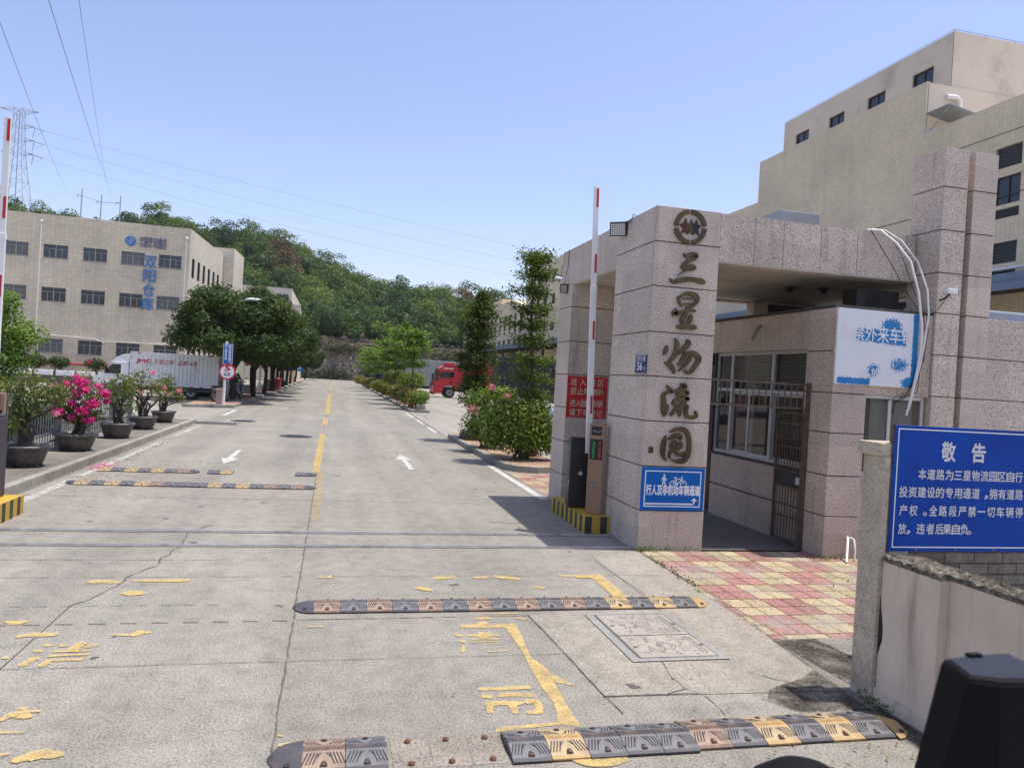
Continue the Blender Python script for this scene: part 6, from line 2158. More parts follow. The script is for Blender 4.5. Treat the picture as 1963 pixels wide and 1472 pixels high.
# ------------------------------------------------------------------ buildings
TILE_L = tilewall_mat('cream_mosaic_tile', (0.70, 0.615, 0.465), (0.56, 0.485, 0.36), 0.34, 0.19, 0.016)
TILE_S = tilewall_mat('cream_mosaic_side', (0.66, 0.60, 0.48), (0.60, 0.545, 0.43), 0.36, 0.20, 0.014)
TILE_R = tilewall_mat('tan_mosaic_tile', (0.75, 0.635, 0.445), (0.58, 0.485, 0.33), 0.24, 0.105, 0.012)
TILE_B = mat('grey_plaster_wall', (0.64, 0.56, 0.455), 0.8, 0, 0.08, 0.3, 0.2, dirt=0.25, dirtcol=(0.30, 0.26, 0.21), dscale=0.35)
SILLM = mat('window_sill', (0.40, 0.37, 0.32), .7)
def wall_window(parent, p0, d, nin, u0, u1, z0, z1, depth, style='slide', vis=True):
    """window part (frame) with its pane; p0 wall start, d along the wall, nin into the wall"""
    P = lambda u, z, k: tuple(p0 + d * u + nin * k + Vector((0, 0, z)))
    b = MB()
    def bar(ua, ub, za, zb, k0, k1):
        pts = [P(ua, za, k0), P(ub, za, k0), P(ub, zb, k0), P(ua, zb, k0)]
        b.extr(pts, nin * (k1 - k0))
    w = .032
    k0, k1 = depth - .09, depth - .04
    if style == 'louvre':
        n = max(5, int((z1 - z0) / .11))
        for i in range(n):
            za = z0 + (z1 - z0) * i / n
            b.quad([P(u0, za, depth - .02), P(u1, za, depth - .02), P(u1, za + .06, depth - .10), P(u0, za + .06, depth - .10)])
    else:
        bar(u0, u1, z0, z0 + w, k0, k1); bar(u0, u1, z1 - w, z1, k0, k1)
        bar(u0, u0 + w, z0 + w, z1 - w, k0, k1); bar(u1 - w, u1, z0 + w, z1 - w, k0, k1)
        if style == 'slide':
            zt = z0 + (z1 - z0) * .68
            bar(u0 + w, u1 - w, zt - w / 2, zt + w / 2, k0 + .005, k1)
            um = (u0 + u1) / 2
            bar(um - .04, um + .04, z0 + w, zt - w / 2, k0 - .01, k1)
            bar(um - .025, um + .025, zt + w / 2, z1 - w, k0, k1)
            for uu in (u0 * .75 + u1 * .25, u0 * .25 + u1 * .75):
                bar(uu - .02, uu + .02, z0 + w, zt - w / 2, k0 + .012, k1)
        elif style == 'two':
            um = (u0 + u1) / 2
            bar(um - .025, um + .025, z0 + w, z1 - w, k0, k1)
    f = b.build('louvre' if style == 'louvre' else 'window', LOUVM if style == 'louvre' else (WFRAME if style == 'two' else SLIDEF), parent)
    b = MB()
    b.quad([P(u0, z0, depth - .03), P(u1, z0, depth - .03), P(u1, z1, depth - .03), P(u0, z1, depth - .03)])
    b.build('pane', random.choice([DGLASS, DGLASS, DGLASS, PALEPANE]) if style == 'slide' else DGLASS, f)
    return f
BARM = mat('security_bar_steel', (0.26, 0.27, 0.28), .5, .4)
WFRAME = mat('dark_window_frame', (0.07, 0.075, 0.085), .5, .3)
SLIDEF = mat('window_frame_steel', (0.36, 0.36, 0.35), .5, .3)
PALEPANE = mat('pane_with_drawn_blind', (0.13, 0.13, 0.12), .25, 0, .3, 2.0, .5)
LOUVM = mat('louvre_slats', (0.10, 0.105, 0.12), .5, .3)
def slats(parent, p0, d, nin, u0, u1, z0, z1, depth):
    """open security slats inside the pane"""
    P = lambda u, z, k: tuple(p0 + d * u + nin * k + Vector((0, 0, z)))
    b = MB()
    z = z0 + .08
    while z < z1 - .05:
        b.quad([P(u0 + .05, z, depth - .038), P(u1 - .05, z, depth - .038), P(u1 - .05, z + .022, depth - .034), P(u0 + .05, z + .022, depth - .034)])
        z += .14
    return b.build('security_bars', BARM, parent)

# ---- left warehouse
lb_ = empty('warehouse_building', (-20, 70, 0), 'cream tiled three storey warehouse with blue wall lettering and rows of windows on the left', 'building')
C = Vector((-11.95, 66.0, 0))
LBX0 = -34.0
p0, p1 = Vector((LBX0, 65.2, 0)), C
d = (p1 - p0).normalized()
nin = Vector((-d.y, d.x, 0))
LEN = (p1 - p0).length
HT = 12.9
holes = []
rows_ = ((9.60, 10.66, 'a'), (6.22, 7.32, 'b'), (2.20, 3.33, 'c'))
cents = [-24.4, -21.66, -18.88, -16.15, -13.4, -27.2, -30.0]
for z0, z1, t in rows_:
    sh_ = {'a': 0.0, 'b': .0, 'c': -.02}[t]
    for c in cents:
        u = (c + sh_ - p0.x) / d.x
        holes.append((u - .86, u + .86, z0, z1, t))
b = MB()
facade(b, p0, p1, 0, HT, [h[:4] for h in holes], .16)
b.build('front_wall', TILE_L, lb_)
for h in holes:
    w_ = wall_window(lb_, p0, d, nin, *h[:4], .16)
    if h[4] != 'b':
        slats(w_, p0, d, nin, *h[:4], .16)
    b = MB()
    P = lambda u, z, k: tuple(p0 + d * u + nin * k + Vector((0, 0, z)))
    b.extr([P(h[0] - .05, h[2] - .06, -.03), P(h[1] + .05, h[2] - .06, -.03), P(h[1] + .05, h[2] - .002, -.03), P(h[0] - .05, h[2] - .002, -.03)], nin * .10)
    b.build('sill', SILLM, w_)
# side wall facing the road
S1 = Vector((-11.35, 80.0, 0))
ds = (S1 - C).normalized()
ns = Vector((-ds.y, ds.x, 0))
sh_ = []
for z0, z1 in ((9.1, 10.7), (5.7, 7.3), (2.2, 3.4)):
    for k in range(6):
        sh_.append((.9 + k * 2.1, 1.9 + k * 2.1, z0, z1))
b = MB()
facade(b, C, S1, 0, HT, sh_, .14)
b.build('side_wall', TILE_S, lb_)
for h in sh_:
    wall_window(lb_, C, ds, ns, *h, .14, 'two')
b = MB()
b.quad([(LBX0, 65.2, HT - .35), tuple(C + Vector((0, 0, HT - .35))), tuple(S1 + Vector((0, 0, HT - .35))), (LBX0, 80, HT - .35)])
b.quad([(LBX0, 80, 0), (LBX0, 65.2, 0), (LBX0, 65.2, HT), (LBX0, 80, HT)])
b.quad([tuple(S1), (LBX0, 80, 0), (LBX0, 80, HT), tuple(S1 + Vector((0, 0, HT)))])
for q0, q1, nn in ((p0, p1, nin), (C, S1, ns)):
    dd = (q1 - q0).normalized()
    b.extr([tuple(q0 + Vector((0, 0, HT))), tuple(q1 + Vector((0, 0, HT))), tuple(q1 + nn * .3 + Vector((0, 0, HT))), tuple(q0 + nn * .3 + Vector((0, 0, HT)))], (0, 0, .06))
b.build('roof', TILE_S, lb_)
b = MB()
b.prism([(-14.5, 80.2), (-10.35, 80.2), (-10.1, 86), (-14.5, 86)], 0, 13.7)
b.box(-10.36, -10.30, 81.0, 84.0, 9.0, 12.5)
b.build('stair_tower', TILE_S, lb_)
b = MB()
for x, za, zb in ((-22.72, 1.0, 12.25), (-12.25, 1.0, 12.0)):
    y = p0.y + (x - p0.x) / d.x * d.y - .08
    b.tube([(x, y, za), (x, y, zb)], .06, 8)
    b.lathe([(.06, 0), (.11, .08), (.11, .2), (.04, .24)], (x, y, zb), 8)
    b.tube([(x, y, zb + .1), (x, y + .12, zb + .1)], .06, 8)
zz = 3.52
b.tube([(-23, 65.45, 3.62), (-18.6, 65.62, 3.50), (-17.9, 65.6, 3.28), (-17.5, 65.6, 3.36), (-12.3, 65.85, 3.42)], .035, 6)
b.build('downpipe', PIPEW, lb_)
b = MB()
b.tube([(-27, 65.1, 1.40), (-14, 65.65, 1.46)], .075, 8)
b.build('red_pipe', mat('red_pipe_paint', (0.45, 0.05, 0.07), .5), lb_)
LBLUE = mat('wall_letter_blue', (0.03, 0.19, 0.50), .45, var=.1)
fx = lambda x, o: (x, p0.y + (x - p0.x) / d.x * d.y - o, 0)
b = MB()
for i, c in enumerate('双阳仓库'):
    x = -14.83 - i * .02
    pt = fx(x, .09)
    b.text(c, (x, pt[1], 9.12 - i * 1.145 + .35), tuple(d), (0, 0, 1), 1.0, bold=.012, align='C', th=.05, width=.92)
b.build('lettering', LBLUE, lb_)
b = MB()
pt = fx(-15.7, .07)
b.text('中国移动通信', (-15.72, pt[1], 11.42), tuple(d), (0, 0, 1), .50, width=2.0, th=.03)
b.text('CHINA MOBILE', (-15.72, pt[1], 11.06), tuple(d), (0, 0, 1), .40, width=2.0, th=.03)
b.build('lettering', mat('letter_navy', (0.02, 0.055, 0.22), .5), lb_)
# round logo: disc crossed by light stepped bands
b = MB()
cx, cz = -16.38, 11.50
cy = fx(cx, .05)[1]
b.disc((cx, cy, cz), .40, (0, -1, 0), 32, 0, .03)
b.build('logo', LBLUE, lb_)
b = MB()
oo = lambda x, z, h: (cx + x, cy - .034 - .001, cz + z)
for k in range(-2, 3):
    o_ = k * .13
    b.stroke([(-.30, o_ - .06, .012), (-.08, o_ - .13, .014), (.02, o_ + .02, .014), (.12, o_ + .13, .014), (.30, o_ + .05, .012)] if abs(k) < 2 else [(-.14, o_ * .95 - .03, .010), (0, o_ * .95 + .02, .012), (.14, o_ * .95 + .04, .010)], oo)
b.build('logo_band', TILE_S, lb_)
# planter along its foot
pl = empty('planter_wall', (-20, 62, 0), 'long low white planter wall in front of the left warehouse', 'planter')
b = MB()
x = -27.0
while x < -13.0:
    b.bbox(x, x + 1.15, 61.6, 62.0, 0.56, 0.94, .03)
    x += 1.42
b.build('white_block', WHITEM, pl)
b = MB()
b.box(-27, -13, 62.02, 64.0, 0, .85)
b.build('soil', SOIL, pl)
b = MB()
b.box(-27, -13, 61.55, 62.01, 0, .555)
b.build('base_wall', mat('planter_base', (0.10, 0.095, 0.085), .8), pl)

# ---- second warehouse farther along the left
wb = empty('far_warehouse', (-12, 118, 0), 'cream building with a broken company sign beyond the roadside trees', 'building')
b = MB()
b.box(-26, -6.45, 112, 140, 0, 13.35)
b.build('wall', TILE_S, wb)
b = MB()
b.extr([(-6.449, 113.2, 0), (-6.449, 113.2, 11.2), (-6.449, 127, 9.0), (-6.449, 127, 0)], (1.2, 0, 0))
b.build('side_wing', TILE_S, wb)
b = MB()
b.tube([(-6.75, 111.9, 0), (-6.75, 111.9, 12.4)], .08, 8)
b.build('downpipe', PIPEW, wb)
b = MB()
b.text('CDUR', (-8.7, 111.93, 11.6), (1, 0, 0), (0, 0, 1), 1.0, bold=.03, align='R', width=2.6, th=.03)
b.build('lettering', mat('orange_letter', (0.50, 0.27, 0.12), .6), wb)
b = MB()
b.text('雅网', (-8.55, 111.93, 11.55), (1, 0, 0), (0, 0, 1), .9, bold=.03, width=1.65, th=.03)
for k in range(8):
    b.box(-10.6 + k * .5, -10.45 + k * .5, 111.9, 111.97, 11.12, 11.28)
b.build('lettering', mat('dark_letter', (0.03, 0.04, 0.05), .6), wb)

# ---- right hand factory row (road side faces -X)
def side_facade(parent, name, x, ya, yb, z0, z1, wins, m_, depth=.2):
    """wall facing the road from y=yb (far) to y=ya (near)"""
    q0, q1 = Vector((x, yb, 0)), Vector((x, ya, 0))
    dd = (q1 - q0).normalized()
    nn = Vector((-dd.y, dd.x, 0))
    hs = [(yb - w[1], yb - w[0], w[2], w[3]) for w in wins]
    b = MB()
    facade(b, q0, q1, z0, z1, hs, depth)
    b.build(name, m_, parent)
    for h, w in zip(hs, wins):
        wall_window(parent, q0, dd, nn, *h, depth, w[4])
fb = empty('factory_building', (34, 40, 0), 'large tan factory building with stepped roof line behind the tall pillars on the right', 'building')
near = []
for k, y in enumerate((28.2, 24.6, 21.0, 17.4)):
    near += [(y, y + 1.45, 13.45, 14.45, 'louvre'), (y, y + 1.45, 11.72, 13.05, 'two'), (y, y + 1.45, 11.08, 11.52, 'louvre'), (y, y + 1.45, 8.95, 9.95, 'louvre'), (y, y + 1.45, 8.05, 8.65, 'two')]
side_facade(fb, 'near_wall', 30, 14, 34.3, 0, 16.6, near, TILE_R)
side_facade(fb, 'middle_wall', 30, 34.3, 50.5, 0, 19.39, [], TILE_R)
tw = [(35.7 + k * 3.77, 37.3 + k * 3.77, 20.1, 21.1, 'two') for k in range(4)]
side_facade(fb, 'upper_wall', 31.6, 34.36, 50.07, 17.5, 22.36, tw, TILE_B)
b = MB()
b.quad([(30, 34.3, 0), (48, 34.3, 0), (48, 34.3, 19.39), (30, 34.3, 19.39)])
b.quad([(31.6, 34.36, 17.5), (50, 34.36, 17.5), (50, 34.36, 22.36), (31.6, 34.36, 22.36)])
b.quad([(31.6, 50.07, 17.5), (31.6, 50.07, 22.36), (50, 50.07, 22.36), (50, 50.07, 17.5)])
b.quad([(30, 50.5, 0), (30, 50.5, 19.39), (48, 50.5, 19.39), (48, 50.5, 0)])
b.build('end_wall', TILE_B, fb)
b = MB()
b.quad([(30, 14, 16.3), (48, 14, 16.3), (48, 34.3, 16.3), (30, 34.3, 16.3)])
b.quad([(30, 34.3, 18.9), (48, 34.3, 18.9), (48, 50.5, 18.9), (30, 50.5, 18.9)])
b.quad([(31.6, 34.36, 22.1), (50, 34.36, 22.1), (50, 50.07, 22.1), (31.6, 50.07, 22.1)])
b.box(30.0, 30.25, 14, 34.29, 16.6, 16.65)
b.box(30.0, 30.25, 34.31, 50.5, 19.39, 19.44)
b.box(31.6, 31.8, 34.36, 50.07, 22.36, 22.42)
b.box(31.81, 50, 34.36, 34.56, 22.36, 22.42)
b.build('roof', TILE_B, fb)
b = MB()
for k in range(9):
    y = 34.5 + k * 1.95
    b.tube([(31.7, y, 22.42), (31.7, y, 22.56)], .012, 4)
b.tube([(31.7, 34.5, 22.56), (31.7, 50.0, 22.56)], .012, 4)
b.tube([(31.7, 34.46, 22.56), (49.9, 34.46, 22.56)], .012, 4)
for k in range(9):
    b.tube([(31.7 + k * 2, 34.46, 22.42), (31.7 + k * 2, 34.46, 22.56)], .012, 4)
b.tube([(31.52, 34.30, 19.4), (31.52, 34.30, 22.3)], .012, 4)
b.tube([(30.1, 34.27, 17), (30.1, 34.27, 19.3)], .012, 4)
b.box(29.985, 29.999, 14, 50.5, 12.14, 12.18)
b.box(29.985, 29.999, 14, 34.3, 15.1, 15.13)
b.build('lightning_wire', DARKM, fb)
b = MB()
b.tube([(31.2, 34.2, 18.75), (31.75, 34.12, 18.75), (31.95, 34.1, 18.6), (31.95, 34.1, 16.7)], .13, 10)
b.build('downpipe', PIPEW, fb)
b = MB()
b.extr([(30.0, 34.25, 17.65), (32.3, 34.25, 17.25), (32.3, 34.25, 17.31), (30.0, 34.25, 17.71)], (0, -1.6, 0))
b.tube([(30.05, 34.2, 16.5), (30.05, 32.7, 17.6)], .025, 5)
for k in range(4):
    b.box(32.3, 34.2, 34.05, 34.25, 16.7 + k * .16, 16.78 + k * .16)
b.build('awning', GREYM, fb)
b = MB()
b.box(30.05, 31.6, 34.24, 34.29, 16.3, 16.95)
b.build('door', ALUM, fb)
# long lower part and far blocks
fm = empty('factory_row', (34, 100, 0), 'long tan factory row with small windows seen between the yard trees', 'building')
side_facade(fm, 'low_wall_part', 30, 50.5, 97, 0, 16.45, [], TILE_R)
tw = []
for k in range(5):
    y = 98.6 + k * 4.2
    tw += [(y, y + 1.7, 17.0, 18.4, 'two'), (y, y + 1.7, 13.4, 14.9, 'two'), (y, y + 1.7, 9.6, 11.0, 'two')]
side_facade(fm, 'tower_wall', 30, 97, 119.5, 0, 19.9, tw, TILE_R)
b = MB()
b.quad([(30, 97, 0), (46, 97, 0), (46, 97, 19.9), (30, 97, 19.9)])
b.quad([(30, 97, 19.6), (46, 97, 19.6), (46, 119.5, 19.6), (30, 119.5, 19.6)])
b.quad([(30, 50.5, 16.2), (46, 50.5, 16.2), (46, 97, 16.2), (30, 97, 16.2)])
b.build('roof', TILE_B, fm)
fw = []
for k in range(7):
    y = 121.6 + k * 4.05
    fw += [(y, y + 1.75, 12.55, 13.75, 'two'), (y, y + 1.75, 10.98, 12.3, 'two'), (y, y + 1.75, 10.25, 10.8, 'louvre'), (y, y + 1.75, 8.15, 9.35, 'two')]
side_facade(fm, 'gable_wall', 30, 119.5, 148.5, 0, 14.1, fw, TILE_R)
b = MB()
b.extr([(30, 119.5, 14.1), (30, 148.5, 14.1), (30, 148.5, 15.9), (30, 142, 16.2), (30, 129.5, 16.25), (30, 123.5, 15.1)], (16, 0, 0))
b.build('gable', TILE_R, fm)
b = MB()
b.box(32, 46, 147, 166, 0, 18.2)
b.box(28.6, 46, 148.6, 172, 0, 14.5)
b.build('far_block', TILE_R, fm)
# dock roof along the whole row
dr = empty('dock_roof', (28, 80, 6.8), 'long blue grey metal dock roof along the factory row with dark posts', 'roof')
DOCKB = mat('dock_fascia', (0.14, 0.19, 0.27), .5, .2, .12, 1.0)
b = MB()
b.box(25.9, 26.05, 14, 149, 6.95, 7.62)
b.box(25.86, 25.899, 14, 149, 7.30, 7.36)
b.build('fascia', DOCKB, dr)
b = MB()
b.extr([(26.06, 14, 7.55), (29.99, 14, 8.0), (29.99, 14, 8.05), (26.06, 14, 7.60)], (0, 135, 0))
b.build('sheet_roof', mat('dock_sheet', (0.22, 0.27, 0.34), .5, .3), dr)
b = MB()
for k in range(12):
    x = 26.3 + k * .32
    b.box(x, x + .08, 14, 149, 7.15 + k * .03, 7.35 + k * .03)
for k in range(18):
    y = 15 + k * 7.9
    b.box(26.06, 29.98, y, y + .2, 6.75, 7.1)
b.build('purlin', DARKM, dr)
b = MB()
for k in range(18):
    y = 15 + k * 7.9
    b.box(26.1, 26.4, y, y + .3, 0, 6.74)
b.build('post', DARKM, dr)
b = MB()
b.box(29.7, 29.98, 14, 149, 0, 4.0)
b.build('shaded_wall', mat('dock_shade_tone', (0.06, 0.055, 0.05), .8), dr)  # near-black colour stands in for the shade inside the docks
b = MB()
b.tube([(29.7, 14, 8.62), (29.7, 34, 8.62)], .07, 8)
b.build('roof_pipe', PIPEW, dr)
# box truck roof showing above the granite wall
pk = box_body('parked_van_truck', 'pale grey truck box just showing above the granite boundary wall', 11.2, 17.5, 11.6, 13.8, 1.2, 4.02, mat('pale_grey_box', (0.36, 0.40, 0.45), .5), 'truck', None)

# ------------------------------------------------------------------ trees and shrubs
FICUS = leaf_mat('ficus_leaf', [(0.0, (0.018, 0.038, 0.008)), (0.5, (0.042, 0.078, 0.014)), (0.8, (0.085, 0.125, 0.022)), (1.0, (0.14, 0.105, 0.03))], 0.25, 0.6)
TERM = leaf_mat('small_oval_leaf', [(0.0, (0.026, 0.052, 0.010)), (0.5, (0.072, 0.118, 0.018)), (1.0, (0.19, 0.225, 0.036))], 0.32, 0.45)
TERMD = leaf_mat('dark_oval_leaf', [(0.0, (0.02, 0.04, 0.009)), (0.5, (0.05, 0.082, 0.014)), (1.0, (0.14, 0.17, 0.03))], 0.28, 0.5)
LIGHT = leaf_mat('light_green_leaf', [(0.0, (0.05, 0.11, 0.02)), (0.5, (0.11, 0.195, 0.035)), (1.0, (0.22, 0.30, 0.06))], 0.36, 0.5)
BUSHL = leaf_mat('glossy_bush_leaf', [(0.0, (0.045, 0.088, 0.014)), (0.5, (0.135, 0.20, 0.028)), (1.0, (0.30, 0.33, 0.06))], 0.30, 0.42)
HEDGE = leaf_mat('hedge_leaf', [(0.0, (0.06, 0.09, 0.02)), (0.5, (0.15, 0.17, 0.035)), (0.8, (0.25, 0.20, 0.05)), (1.0, (0.32, 0.14, 0.07))], 0.3)

DBARK = mat('dark_bark', (0.045, 0.036, 0.028), .9, 0, .35, 8.0, .2, bump=.5)
def ficus(x, y, r, zc, rz, label, seed, dens=75, L=0.21, th=None):
    rng = np.random.default_rng(seed)
    rq = random.Random(seed)
    root = empty('roadside_tree', (x, y, .14), label, 'tree', 'dense round trees lining the left of the road')
    b = MB()
    n = 1 if rq.random() < .5 else 2
    for k in range(n):
        dx = rq.uniform(-.25, .25)
        top = Vector((x + rq.uniform(-.5, .5), y + rq.uniform(-.5, .5), zc))
        b.tube([(x + dx * k, y, .1), (x + dx, y, 1.0), (x + dx * 1.4, y + .1, 1.9), top], [.17, .13, .11, .06], 9)
    for k in range(7):
        a = 2 * math.pi * k / 7 + rq.random()
        p = Vector((x, y, 1.7 + rq.uniform(0, .5)))
        q = Vector((x + r * .75 * math.cos(a), y + r * .75 * math.sin(a), zc + rq.uniform(-.3, .6)))
        b.tube([p, p.lerp(q, .5) + Vector((0, 0, .35)), q], [.10, .065, .02], 6)
    b.build('trunk', DBARK, root)
    lobes = [(x, y, zc, r * .72, r * .72, rz * .78)]
    for k in range(36):
        a = rq.uniform(0, 2 * math.pi)
        e = rq.uniform(-.85, 1.0)
        rr = r * math.sqrt(max(0.05, 1 - e * e * .8)) * rq.uniform(.62, .98)
        s = rq.uniform(.16, .36) * r
        lobes.append((x + rr * math.cos(a), y + rr * math.sin(a), zc + e * rz * .82, s, s, s * .72))
    pts = lobe_leaves(lobes, dens, L, .48, .6, .35, .70, .42, rng, (.72, 1.16))
    cores = [(c[0], c[1], c[2], c[3] * .74, c[4] * .74, c[5] * .74) for c in lobes]
    leaf_obj('crown', [(pts[0], pts[1], 0)], FICUS, root, cores=cores, core_rnd=.1)
ords = ['first', 'second', 'third', 'fourth', 'fifth', 'sixth', 'seventh', 'eighth', 'ninth']
fy = [(-5.5, 45.2, 3.25, 4.42, 2.25), (-5.0, 51.5, 3.2, 4.5, 2.2), (-4.9, 58, 3.0, 4.2, 2.0), (-4.8, 65, 2.9, 4.05, 1.95), (-4.9, 72, 2.7, 4.0, 1.7), (-4.9, 79, 2.6, 3.9, 1.6), (-5.2, 87, 2.8, 4.0, 1.7), (-5.2, 97, 2.8, 4.0, 1.7), (-5.2, 108, 2.8, 4.0, 1.7)]
for i, (x, y, r, zc, rz) in enumerate(fy):
    ficus(x, y, r, zc, rz, '%s dense dark round tree along the left kerb, counted from the speed sign' % ords[i], 100 + i, 80 if i < 3 else 45, .20 if i < 3 else .28)
ficus(-5.0, 140, 3.1, 4.4, 2.6, 'last round tree at the far left end of the road, apart from the row', 131, 35, .34)
# bright tree behind the fence at the left edge
rng = np.random.default_rng(55)
root = empty('garden_tree', (-8.6, 20.5, 0), 'bright green young tree behind the steel fence at the left edge', 'tree')
b = MB()
b.tube([(-8.6, 20.5, 0), (-8.65, 20.5, 1.2), (-8.5, 20.5, 2.4)], [.10, .08, .04], 8)
for k in range(6):
    a = k * 1.05
    b.tube([(-8.6, 20.5, 1.1), (-8.6 + .5 * math.cos(a), 20.5 + .5 * math.sin(a), 1.9), (-8.6 + .95 * math.cos(a), 20.5 + .95 * math.sin(a), 2.4)], [.04, .03, .01], 5)
b.build('trunk', BARK, root)
XS = .52
lobes = [(-8.75, 20.5, 2.45, .8, .8, .6), (-8.45, 20.3, 2.95, .5, .5, .45), (-7.95, 20.4, 2.42, .52, .5, .36), (-8.1, 20.3, 1.85, .5, .5, .35), (-8.9, 20.2, 1.6, .6, .55, .4), (-9.3, 20.5, 2.9, .6, .6, .5), (-8.35, 20.2, 1.3, .45, .45, .3), (-8.2, 20.4, 3.2, .26, .26, .22)]
lobes = [(q[0] + XS, q[1], q[2] + .18, q[3] * 1.12, q[4], q[5] * 1.1) for q in lobes]
pts = lobe_leaves(lobes, 420, .085, .6, .6, .35, .75, .4, rng, (.5, 1.15))
leaf_obj('crown', [(pts[0], pts[1], 0)], LIGHT, root, cores=[(c[0], c[1], c[2], c[3] * .55, c[4] * .55, c[5] * .55) for c in lobes])

def tier_tree(name, x, y, h, zlo, r, label, seed, leaf, L, nleaf, group, step=.40, lean=0.0, trunk_r=.09, top=1.0, flat=.10, z0=.14, asp=.55, bark=BARK):
    """slender tree with leaves carried in flat tiers along thin level branches"""
    rng = np.random.default_rng(seed)
    rq = random.Random(seed)
    root = empty(name, (x, y, z0), label, 'tree', group)
    b = MB()
    axis = lambda z: Vector((x + lean * (z - z0) + .04 * math.sin(z * 1.7 + seed), y + .03 * math.sin(z * 2.1), z))
    zs = np.linspace(z0, h - .15, 9)
    b.tube([axis(z) for z in zs], [trunk_r * (1 - .8 * i / 8) for i in range(9)], 8)
    PP, NN = [], []
    z = zlo
    tiers = []
    while z < h - .1:
        t = (z - zlo) / (h - zlo)
        tiers.append((z, t))
        z += step * rq.uniform(.75, 1.2)
    for z, t in tiers:
        prof = r * (1.0 - top * .62 * t ** 1.6) * (.72 + .28 * min(1, t * 5))
        nb = rq.randint(5, 7)
        for k in range(nb):
            a = 2 * math.pi * k / nb + rq.uniform(-.4, .4)
            ln = prof * rq.uniform(.55, 1.12)
            p = axis(z)
            q = p + Vector((ln * math.cos(a), ln * math.sin(a), ln * rq.uniform(.05, .35)))
            b.tube([p, p.lerp(q, .55) + Vector((0, 0, .03)), q], [trunk_r * .22, trunk_r * .15, .004], 5)
            n = int(nleaf / (len(tiers) * nb))
            nc = 4
            for c in range(nc):
                s_ = .35 + .65 * c / (nc - 1)
                cc = p.lerp(q, s_) + Vector((rq.uniform(-.1, .1), rq.uniform(-.1, .1), .02)) * r
                sp = .13 * r + .08
                m_ = n // nc
                PP.append(np.array(cc[:]) + rng.normal(0, 1, (m_, 3)) * np.array([sp * .62, sp * .62, flat * .6]))
                NN.append(np.tile([0, 0, 1.0], (m_, 1)))
    n = int(nleaf * .06)
    PP.append(np.array(axis(h - .1)[:]) + rng.normal(0, 1, (n, 3)) * np.array([.12, .12, .14]))
    NN.append(np.tile([0, 0, 1.0], (n, 1)))
    b.build('trunk', bark, root)
    co, rn = leaf_cloud(np.concatenate(PP), np.concatenate(NN), L, asp, .7, None, rng)
    leaf_obj('crown', [(co, rn, 0)], leaf, root)
YT = 'slender tiered trees on the right island'
tier_tree('tiered_tree', 5.12, 19.25, 5.45, 1.75, .80, 'slender tiered tree rising from the big bush nearest the gate', 61, TERM, .085, 10500, YT, .46, -.02, .085, .55, .15)
tier_tree('tiered_tree', 4.72, 25.2, 5.05, 1.35, .78, 'slender tiered tree in front of the red truck, behind the flowering bush', 62, TERMD, .095, 15000, YT, .36, .0, .075, .75, .16)
GL = 'light green umbrella trees on the far island'
ft = [(4.75, 46.5, 4.75, 2.7, 1.15, 'nearest light green umbrella tree on the far island, right of the others'), (4.8, 52.5, 5.6, 3.3, 1.35, 'second light green umbrella tree on the far island, the tallest'), (4.7, 60, 5.0, 2.6, 1.6, 'third light green umbrella tree on the far island'), (4.6, 70, 5.0, 2.4, 1.7, 'fourth light green umbrella tree on the far island'), (4.4, 84, 4.9, 2.2, 1.9, 'fifth light green umbrella tree on the far island'), (4.3, 97, 4.6, 1.8, 2.0, 'last light green umbrella tree on the far island')]
for i, (x, y, h, zl, r, lb) in enumerate(ft):
    tier_tree('umbrella_tree', x, y, h, zl, r, lb, 70 + i, LIGHT, .16 + .012 * i, 4200 if i < 3 else 3200, GL, .62, .012 * (-1) ** i, .085, .5, .16, bark=BARK)

def bush(name, x, y, lobes, label, seed, leaf, dens, L, group=None, flowers=None, fl=MAG, stems=8, z0=.14, core=.5, cat='bush'):
    rng = np.random.default_rng(seed)
    rq = random.Random(seed)
    root = empty(name, (x, y, z0), label, cat, group)
    LL = [(x + a, y + c, z0 + e, f, g_, h_) for a, c, e, f, g_, h_ in lobes]
    b = MB()
    for k in range(stems):
        lb_k = LL[k % len(LL)]
        p = Vector((x + rq.uniform(-.25, .25) * lb_k[3] * 2, y + rq.uniform(-.2, .2), z0 - .02))
        q = Vector(lb_k[:3])
        b.tube([p, p.lerp(q, .5) + Vector((rq.uniform(-.08, .08), rq.uniform(-.08, .08), 0)), q], [.035, .025, .01], 6)
    b.build('stem', BARK, root)
    pts = lobe_leaves(LL, dens, L, .58, .7, .35, .78, .4, rng, (.62, 1.14))
    leaf_obj('foliage', [(pts[0], pts[1], 0)], leaf, root, cores=[(c[0], c[1], c[2], c[3] * core, c[4] * core, c[5] * core) for c in LL] if core else None, core_rnd=.15)
    if flowers:
        PP, NN = [], []
        for fx_, fy_, fz_, fr, n in flowers:
            s = sphere_pts(n, rng)
            PP.append(np.array([x + fx_, y + fy_, z0 + fz_]) + s * fr * rng.uniform(.3, 1.0, (n, 1)))
            NN.append(s + np.array([0, -.3, .5]))
        co, rn = leaf_cloud(np.concatenate(PP), np.concatenate(NN), .06, .85, .6, None, rng)
        leaf_obj('flowers', [(co, rn, 0)], fl, root)
